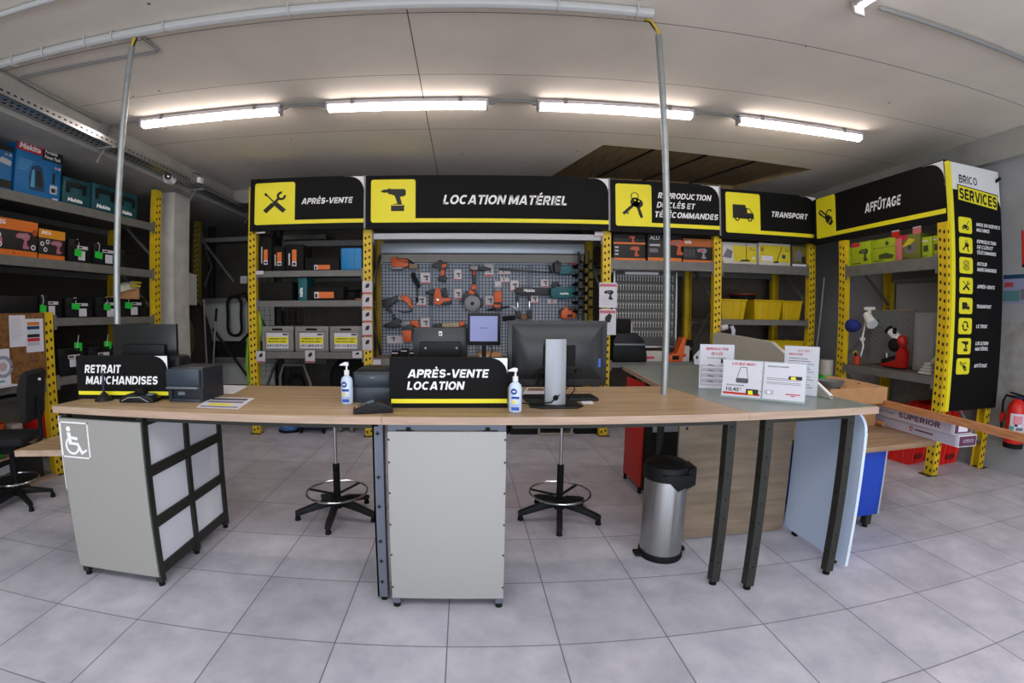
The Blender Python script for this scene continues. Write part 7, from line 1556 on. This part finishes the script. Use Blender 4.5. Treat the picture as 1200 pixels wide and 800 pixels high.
o = G().box((3.36, 1.46, TZ), (3.98, 2.0, 0.957), CARD, bev=0.004).box((3.5, 1.458, 0.8), (3.7, 1.461, 0.86), PAPER).build('brown_carton'); tag(o, 'plain brown carton carrying the open cardboard box on the low table', 'carton')
p_ = px(968, 436, 3.6)
r = thing('spray_bottle', 'small white can with green base standing beyond the cardboard box', 'can', (px(968, 437, 5.1).x, px(968, 437, 5.1).y, 0)); p_ = px(968, 421, 5.1)
g = G(); g.cyl((0, 0, p_.z - 0.20), (0, 0, p_.z), 0.09, mat('can_white', '#aba79f', 0.4), n=18); g.build('can', r); g = G(); g.cyl((0, 0, p_.z - 0.30), (0, 0, p_.z - 0.20), 0.09, GREEN, n=18); g.build('green_band', r); g = G(); g.box((-0.14, -0.14, 0), (0.14, 0.14, p_.z - 0.30), BLACKM, bev=0.01); g.build('stand', r)
# red crates on the floor
def crate(label, x, y, rz, W, Dp, Hh, z=0.0):
    r = thing('red_crate', label, 'crate', (x, y, z), rz, 'red plastic crates under the side bench')
    g = G(); t = 0.03
    b = [(t, t), (W - t, t), (W - t, Dp - t), (t, Dp - t)]; o = [(0, 0), (W, 0), (W, Dp), (0, Dp)]; i_ = [(p[0] + (0.02 if p[0] == 0 else -0.02), p[1] + (0.02 if p[1] == 0 else -0.02)) for p in o]
    vb_ = [g.bm.verts.new((*p, 0.0)) for p in b]; vo = [g.bm.verts.new((*p, Hh)) for p in o]; vi = [g.bm.verts.new((*p, Hh)) for p in i_]; vk = [g.bm.verts.new((p[0], p[1], 0.015)) for p in b]
    fs = [g.bm.faces.new(vb_[::-1]), g.bm.faces.new(vk)]
    for A, B_ in ((vb_, vo), (vo, vi), (vi, vk)): fs += [g.bm.faces.new((A[q], A[(q+1)%4], B_[(q+1)%4], B_[q])) for q in range(4)]
    g._set(fs, REDP); g.build('body', r)
    g = G(); g.tube([(-0.005, -0.005, Hh), (W + 0.005, -0.005, Hh), (W + 0.005, Dp + 0.005, Hh), (-0.005, Dp + 0.005, Hh)], 0.013, REDP, 8, closed=True)
    for x_ in (0.15, 0.38, 0.62, 0.85): g.bar((t + (W - 2*t)*x_, t - 0.006, 0.02), (W*x_, -0.006, Hh), 0.02, 0.02, REDP)
    for y_ in (0.2, 0.5, 0.8): g.bar((t - 0.006, t + (Dp - 2*t)*y_, 0.02), (-0.006, Dp*y_, Hh), 0.02, 0.02, REDP)
    g.build('ribs_and_rim', r)
    g = G(); g.rect(W*0.30, W*0.70, Hh*0.22, Hh*0.40, 0.012, 0.012, mat('crate_slot', '#6e0f0b', 0.7)); g.build('grip_slot', r)
    return r
crate('red crate on the floor just left of the front yellow upright of the side bay', 5.42, 2.18, math.radians(8), 0.36, 0.50, 0.32)
crate('red crate on the floor just right of the front yellow upright of the side bay', 5.80, 2.05, math.radians(4), 0.42, 0.52, 0.32)
crate('red crate stacked on the left floor crate under the side bench', 5.44, 2.24, math.radians(8), 0.36, 0.48, 0.32, 0.336)
crate('red crate stacked on the right floor crate below the totem', 5.82, 2.07, math.radians(4), 0.42, 0.50, 0.36, 0.336)
o = G().poly([(5.93, 2.02, 0.70), (6.20, 2.02, 0.70), (6.14, 2.0, 0.88), (5.90, 2.0, 0.76)], (0, 0.02, 0), PAPER).bar((5.9, 2.01, 0.77), (6.14, 2.01, 0.885), 0.03, 0.012, REDP).build('sheet_in_crate'); tag(o, 'white sheet sticking out of the upper right red crate', 'sheet')
# fire extinguisher and notices on the right wall
pc = px(1191, 468, 6.27); pt = px(1190, 462, 6.27).z; pbm = px(1188, 523, 6.27).z
r = thing('fire_extinguisher', 'red fire extinguisher hung on the right wall beyond the plank', 'fire extinguisher', (6.27, pc.y - 0.02, pbm))
hh = pt - pbm
g = G(); g.lathe([(0.06, 0), (0.10, 0.01), (0.105, 0.02), (0.105, hh*0.72), (0.09, hh*0.82), (0.05, hh*0.90), (0.03, hh*0.93)], (0, 0, 0), REDP, 32); g.build('body', r)
g = G(); g.lathe([(0.05, -0.01), (0.108, -0.01), (0.110, hh*0.07), (0.106, hh*0.08)], (0, 0, 0), BLACKM, 32); g.build('base_cup', r)
g = G(); g.box((-0.03, -0.05, hh*0.93), (0.03, 0.05, hh*0.99), mat('valve_navy', '#22304f', 0.4), bev=0.008); g.bar((-0.02, -0.08, hh*1.0), (0.0, 0.10, hh*1.03), 0.03, 0.014, BLACKM); g.build('valve', r)
g = G(); g.tube([(-0.02, 0.03, hh*0.95), (-0.03, 0.13, hh*0.97), (-0.03, 0.165, hh*0.85), (-0.02, 0.165, hh*0.5), (-0.02, 0.15, hh*0.15)], 0.014, BLACKM, 10); g.box((-0.04, 0.135, hh*0.45), (0.0, 0.185, hh*0.62), RED, bev=0.005); g.build('hose', r)
g = G()
def wrap(a0, a1, z0, z1, m, rr=0.1062):
    n = 8
    A = [(math.radians(a0 + (a1 - a0) * i / n)) for i in range(n + 1)]
    v0 = [g.bm.verts.new((rr * math.cos(a), rr * math.sin(a), z0)) for a in A]; v1 = [g.bm.verts.new((rr * math.cos(a), rr * math.sin(a), z1)) for a in A]
    g._set([g.bm.faces.new((v0[i], v0[i+1], v1[i+1], v1[i])) for i in range(n)], m)
wrap(175, 275, hh*0.28, hh*0.66, PAPER); wrap(195, 250, hh*0.46, hh*0.62, mprint('print_rose', '#e08a98'), 0.1068); wrap(178, 205, hh*0.30, hh*0.42, mprint('print_teal', '#4fa3a5'), 0.1068); wrap(215, 260, hh*0.34, hh*0.40, GREYT, 0.1068); wrap(205, 225, hh*0.42, hh*0.46, INK, 0.1068)
g.build('label', r)
g = G(); g.box((0.10, -0.04, hh*0.55), (0.13, 0.04, hh*0.95), BLACKM); g.build('wall_bracket', r)
def wall_sheet(label, u0, u1, v0, v1, deco, x=6.398):
    a, b = px(u0, (v0 + v1) / 2, x), px(u1, (v0 + v1) / 2, x); z1, z0 = px((u0 + u1) / 2, v0, x).z, px((u0 + u1) / 2, v1, x).z
    r = thing('wall_notice', label, 'notice', (x, a.y, z0), math.radians(-90), 'notices on the right wall'); W, Hh = a.y - b.y, z1 - z0
    g = G(); g.rect(0, W, 0, Hh, 0, 0.004, mat('notice_lilac', '#8f8fb0', 0.6)); g.build('sheet', r)
    g = G(); deco(g, W, Hh); g.build('print', r)
wall_sheet('lilac printed notice on the right wall just beside the totem', 1176, 1215, 321, 356, lambda g, W, Hh: (g.rect(0, W, Hh*0.86, Hh, -0.004, 0.001, mprint('print_navy', '#2a3565')), g.rect(W*0.03, W*0.3, Hh*0.58, Hh*0.74, -0.004, 0.001, mprint('print_red_dull', '#b0403a')), g.rect(0.0, W*0.5, Hh*0.10, Hh*0.46, -0.004, 0.001, mprint('print_sea', '#4f7f80')), g.rect(W*0.52, W*0.8, Hh*0.14, Hh*0.5, -0.004, 0.001, GREYT)))
wall_sheet('red edged notice high on the right wall at the photo edge', 1197.5, 1225, 268, 312, lambda g, W, Hh: (g.rect(0, W, 0, 0.03, -0.004, 0.001, RED), g.rect(0, 0.03, 0, Hh, -0.004, 0.001, RED), g.rect(0.06, W - 0.06, Hh*0.2, Hh*0.9, -0.004, 0.001, PAPER)))
o = G().tube([(6.38, 1.92, 3.38), (6.30, 1.92, 3.38), (6.30, 1.80, 3.38), (6.30, 1.72, 3.42)], 0.018, BLACKM, 8).build('wall_hook'); tag(o, 'black bent hook on the right wall above the totem corner', 'hook')

# ------------------------------------------------------------------ floor level things behind the counter
a, b = pz(322, 508, 0), pz(347, 508, 0)
r = thing('blue_bucket', 'blue water tub on the floor under the leftmost bay', 'tub', ((a.x + b.x) / 2, 4.42, 0))
g = G(); g.lathe([(0.15, 0.03), (0.165, 0.30), (0.16, 0.42), (0.10, 0.45)], (0, 0, 0), mat('soft_blue_plastic', '#3f6aa8', 0.4), 24); g.build('body', r); g = G(); g.lathe([(0.14, 0.0), (0.165, 0.0), (0.165, 0.035), (0.14, 0.04)], (0, 0, 0), BLACKM, 24); g.box((-0.04, -0.168, 0.1), (0.04, -0.16, 0.28), mat('label_pale', '#aab7d8', 0.5)); g.build('base', r)
r = thing('blue_dolly', 'blue wheeled dolly on the floor under the crates shelf', 'dolly', (py(369, 505, 4.4).x, 4.45, 0))
g = G(); g.box((-0.24, -0.2, 0.09), (0.24, 0.25, 0.19), mat('dolly_blue', '#1d4f9e', 0.45), bev=0.03); g.build('deck', r)
for x in (-0.17, 0.17):
    for y in (-0.15, 0.2):
        g = G(); g.cyl((x - 0.015, y, 0.04), (x + 0.015, y, 0.04), 0.04, BLACKM, n=16); g.box((x - 0.02, y - 0.02, 0.04), (x + 0.02, y + 0.02, 0.10), BLACKM); g.build('caster', r)
r = thing('garden_machine', 'grey tube handled black garden machine in the lowest part of the left bay', 'garden machine', (py(344, 470, 4.55).x, 4.75, 0))
g = G(); g.tube([(-0.22, -0.15, 0.1), (-0.22, -0.15, 0.8), (-0.16, -0.15, 0.98), (0.16, -0.15, 0.98), (0.26, -0.15, 0.7), (0.30, -0.15, 0.2)], 0.022, mat('tube_grey', '#7d7a73', 0.5, 0.3)); g.build('handle', r)
g = G(); g.box((-0.16, -0.1, 0.12), (0.16, 0.25, 0.55), BLACKM, bev=0.03); g.ball((0, -0.05, 0.66), (0.15, 0.12, 0.17), BLACKM, 10); g.build('body', r)
for x in (-0.2, 0.2):
    g = G(); g.cyl((x - 0.03, 0.15, 0.13), (x + 0.03, 0.15, 0.13), 0.13, BLACKM, n=24); g.build('wheel', r)
r = thing('folded_cart', 'large black wheel and folded frame below the right end of the crates shelf', 'cart', (py(413, 450, 4.8).x, 4.86, 0))
g = G(); g.lathe([(0.10, 0), (0.32, 0.0), (0.36, 0.05), (0.32, 0.10), (0.10, 0.10)], (0, 0, 0), BLACKM, 32); g.bm.transform(Matrix.Translation((0, 0, 0.75)) @ Matrix.Rotation(math.radians(82), 4, 'X')); g.build('tyre', r)
g = G(); g.tube([(-0.25, -0.05, 0.0), (-0.20, -0.05, 0.95), (-0.05, -0.05, 1.02)], 0.018, mat('tube_grey', '#7d7a73', 0.5, 0.3)); g.box((-0.3, -0.1, 0), (0.3, 0.2, 0.4), BLACKM, bev=0.03); g.build('frame', r)
r = thing('wheeled_machine', 'small black machine on grey wheels beside the stool column', 'machine', (py(404, 505, 4.4).x, 4.5, 0))
g = G(); g.box((-0.16, -0.1, 0.10), (0.22, 0.25, 0.35), BLACKM, bev=0.03); g.build('body', r)
for x in (-0.05, 0.12):
    g = G(); g.cyl((x - 0.02, -0.10, 0.06), (x + 0.02, -0.10, 0.06), 0.06, mat('tube_grey', '#7d7a73', 0.5), n=18); g.build('wheel', r)
a = pz(652, 511, 0)
r = thing('generator', 'black generator in a pale tube frame under the tool bench', 'generator', (a.x, 4.45, 0))
g = G(); g.box((-0.20, -0.15, 0.06), (0.20, 0.25, 0.42), BLACK, bev=0.03); g.rect(-0.05, 0.03, 0.12, 0.19, -0.15, 0.006, mat('sticker_orange', '#e0702a', 0.5)); g.build('body', r)
g = G(); fr = mat('tube_pale', '#a39a86', 0.5, 0.2)
for y in (-0.19, 0.28): g.tube([(-0.24, y, 0.5), (-0.24, y, 0.04), (-0.21, y, 0.018), (0.21, y, 0.018), (0.24, y, 0.04), (0.24, y, 0.5)], 0.017, fr)
for x in (-0.24, 0.24): g.tube([(x, -0.19, 0.5), (x, 0.28, 0.5)], 0.017, fr)
g.build('tube_frame', r)
for u0, u1, lb in ((566, 596, 'black toolbox on the floor behind the central pedestal'), (598, 630, 'black toolbox on the floor left of the generator'), (674, 700, 'dark toolbox on the floor between generator and yellow upright')):
    a, b = py(u0, 505, 4.3), py(u1, 505, 4.3); r = thing('toolbox', lb, 'toolbox', (a.x, 4.3, 0)); W = b.x - a.x
    g = G(); g.box((0, 0, 0), (W, 0.35, 0.34), BLACK, bev=0.015); g.build('body', r); g = G(); g.box((W*0.3, -0.015, 0.24), (W*0.7, 0.0, 0.28), BLACKM, bev=0.004); g.box((0.0, -0.006, 0.19), (W, 0.0, 0.21), BLACKM); g.build('latch', r)
# ------------------------------------------------------------------ dim storage behind the pillar
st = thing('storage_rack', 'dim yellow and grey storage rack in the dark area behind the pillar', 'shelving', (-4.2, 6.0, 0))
frame(st, (py(230, 330, 5.9).x, 5.9), (py(230, 330, 5.9).x, 6.5), (1, 0), (0, -1), py(230, 259, 5.9).z, name='upright_frame', rear=DARK, fm=mat('shaded_yellow', '#9a8834', 0.7))
xl, xr = py(230, 330, 5.9).x, -2.4
for v in (278, 349, 420):
    z = py(260, v, 5.92).z; g = G(); g.box((xl, 5.92, z - 0.08), (xr, 5.97, z), STEEL); g.build('shelf_beam', st, world=True)
    g = G(); g.box((xl, 5.97, z - 0.03), (xr, 6.5, z - 0.005), mat('shelf_board_grey', '#5f5b55', 0.7)); g.build('shelf_board', st, world=True)
a, b = py(236, 279, 5.88), py(275, 330, 5.88); g = G(); g.bar(a, b, 0.06, 0.03, STEEL); a, b = py(250, 385, 5.88), py(290, 440, 5.88); g.bar(a, b, 0.05, 0.03, DARK); g.build('brace', st, world=True)
g = G(); 
z0, z1 = py(270, 440, 6.0).z, py(270, 352, 6.0).z
for k in range(14): x = -3.95 + k * 0.11; g.box((x, 6.02, z0), (x + 0.006, 6.026, z1), STEEL)
for k in range(16): z = z0 + (z1 - z0) * k / 15; g.box((-3.95, 6.026, z), (-2.5, 6.032, z + 0.006), STEEL)
g.build('wire_mesh', st, world=True)
for va, vb in ((352, 399), (419, 449)):
    p0_, p1_ = py(240, vb, 6.05), py(292, va, 6.05); g = G(); g.box((p0_.x, 6.05, p0_.z), (p1_.x + 0.5, 6.07, p1_.z), mat('pale_mesh_sheet', '#b5b8b2', 0.7)); g.build('mesh_sheet', st, world=True)
for (u0, v0, u1, v1, lb) in ((239, 350, 243, 432, 'thin grey broom handle leaning in the dark storage area, left one'), (253, 376, 250, 432, 'grey telescopic pole with black tip in the dark storage area')):
    a, b = py(u0, v0, 5.3), py(u1, v1, 5.3); d = (b - a); s = a.z / (a.z - b.z); e = a + d * s
    r = thing('leaning_pole', lb, 'pole', (e.x, 5.3, 0), 0, 'poles leaning in the storage area'); g = G(); g.cyl(e, a, 0.016, mat('pole_grey', '#9a9a98', 0.4, 0.5), n=10); g.build('pole', r, world=True); g = G(); g.cyl(a, a + (a - b).normalized() * 0.22, 0.022, BLACKM, n=10); g.build('grip', r, world=True)
a, b = py(205, 357, 4.75), py(218.5, 315, 4.75)
r = thing('white_cabinet', 'pale grey wall box with a slanted top right behind the pillar', 'box', (a.x, 4.75, a.z)); W, Hh = b.x - a.x, b.z - a.z
g = G(); g.flat([(-0.2, 0), (W, 0), (W, Hh*0.88), (0, Hh), (-0.2, Hh)], 0.3, 0.3, mat('cabinet_pale', '#dedbd2', 0.6)); g.build('body', r); g = G(); g.rect(W*0.2, W*0.9, Hh*0.08, Hh*0.80, 0, 0.004, mat('cabinet_pale2', '#e6e3da', 0.6)); g.build('door', r); g = G(); g.box((-0.2, 0.02, -a.z), (-0.1, 0.1, 0), DARK); g.build('bracket', r)
r = thing('hose', 'black hose looped on the dim storage rack left of the shelving run', 'hose', (py(275, 390, 5.6).x, 5.6, py(275, 400, 5.6).z))
c = py(275, 370, 5.88)
g = G(); g.tube([(c.x + 0.16 * math.sin(t) + 0.03 * math.sin(3*t), 5.885 + 0.005 * math.cos(2*t), c.z + 0.36 * math.cos(t)) for t in [2*math.pi*i/28 for i in range(28)]], 0.028, BLACKM, 8, closed=True); g.tube([(c.x + 0.05, 5.885, c.z + 0.36), (c.x + 0.2, 5.885, c.z + 0.42), (c.x + 0.32, 5.885, c.z + 0.2), (c.x + 0.30, 5.885, c.z - 0.3), (c.x + 0.1, 5.885, c.z - 0.5)], 0.028, BLACKM, 8); g.build('hose', r, world=True)
r = thing('wrapped_machine', 'bulky dark brown wrapped machine standing in the storage area', 'machine', (py(214, 400, 5.4).x, 5.4, 0))
g = G(); g.ball((0.1, 0.1, 1.05), (0.42, 0.3, 1.0), mat('dark_cover', '#2b251d', 0.9, noise=0.2, scale=9), 14); g.build('cover', r); g = G(); g.ball((0.20, -0.15, 1.35), (0.14, 0.10, 0.35), mat('khaki_bag', '#5a4f30', 0.9), 10); g.build('bag', r); g = G(); g.cyl((0.12, 0.0, 2.3), (0.16, 0.0, 1.9), 0.13, mat('dark_cover', '#2b251d', 0.9), n=16); g.build('top', r)
r = thing('yellow_hose', 'lime hose hanging just behind the leftmost upright of the shelving run', 'hose', (-2.9, 4.9, 0.9))
g = G(); A = [py(u, v, 4.32) for u, v in ((303.5, 365), (306, 385), (303, 400), (304, 412), (303.5, 452), (303, 470))]; g.tube(A, 0.03, mat('lime_hose', '#7fae1e', 0.5), 8); g.tube([A[-1], py(296, 470, 4.45), py(290, 425, 4.45), py(292, 395, 4.45)], 0.03, mat('lime_hose', '#7fae1e', 0.5), 8); g.build('hose', r, world=True)
card('small pale label sheet seen through the dark left of the shelving run', 5.85, 282, 290, 323, 332, False, False)
# white pole leaning between the shelving runs, and bits at the far right corner
a, b = py(966, 325, 4.6), py(958, 400, 4.6); d = (b - a); e = a + d * (a.z / (a.z - b.z))
r = thing('leaning_pole', 'thin white stick leaning in the corner left of the side bay', 'pole', (e.x, 4.6, 0)); g = G(); g.cyl(e, a, 0.014, PRICE, n=10); g.build('pole', r, world=True); g = G(); g.lathe([(0.02, 0.0), (0.10, 0.0), (0.06, 0.05), (0.02, 0.06)], (0, 0, 0), BLACKM, 14); g.build('foot', r)
r = thing('black_hose_reel', 'black hose coil on the floor behind the divider near the corner', 'hose', (6.0, 4.9, 0.0))
for k in range(4):
    g = G(); g.tube([(0.38 * math.cos(t), 0.38 * math.sin(t) * 0.5, 0.75 + 0.55 * math.sin(t)) for t in [2*math.pi*i/28 for i in range(28)]] if k == 0 else [((0.37 - 0.03*k) * math.cos(t), (0.37 - 0.03*k) * math.sin(t) * 0.5 + 0.06*k, 0.75 + (0.55 - 0.03*k) * math.sin(t)) for t in [2*math.pi*i/28 for i in range(28)]], 0.03, BLACKM, 8, closed=True); g.build('coil', r)
g = G(); g.box((-0.3, -0.15, 0), (0.3, 0.25, 0.22), BLACKM, bev=0.02); g.build('stand', r)
# things that turned out to be one single piece are that piece itself
for r in [o for o in COL.objects if o.type == 'EMPTY' and o.parent is None and len(o.children) == 1]:
    c = r.children[0]
    if c.children or c.type != 'MESH': continue
    m = r.matrix_basis @ c.matrix_basis; nm = r.name.split('.')[0]
    for k in ('label', 'category', 'group'):
        if k in r: c[k] = r[k]
    c.parent = None; c.matrix_basis = m
    bpy.data.objects.remove(r); c.name = nm
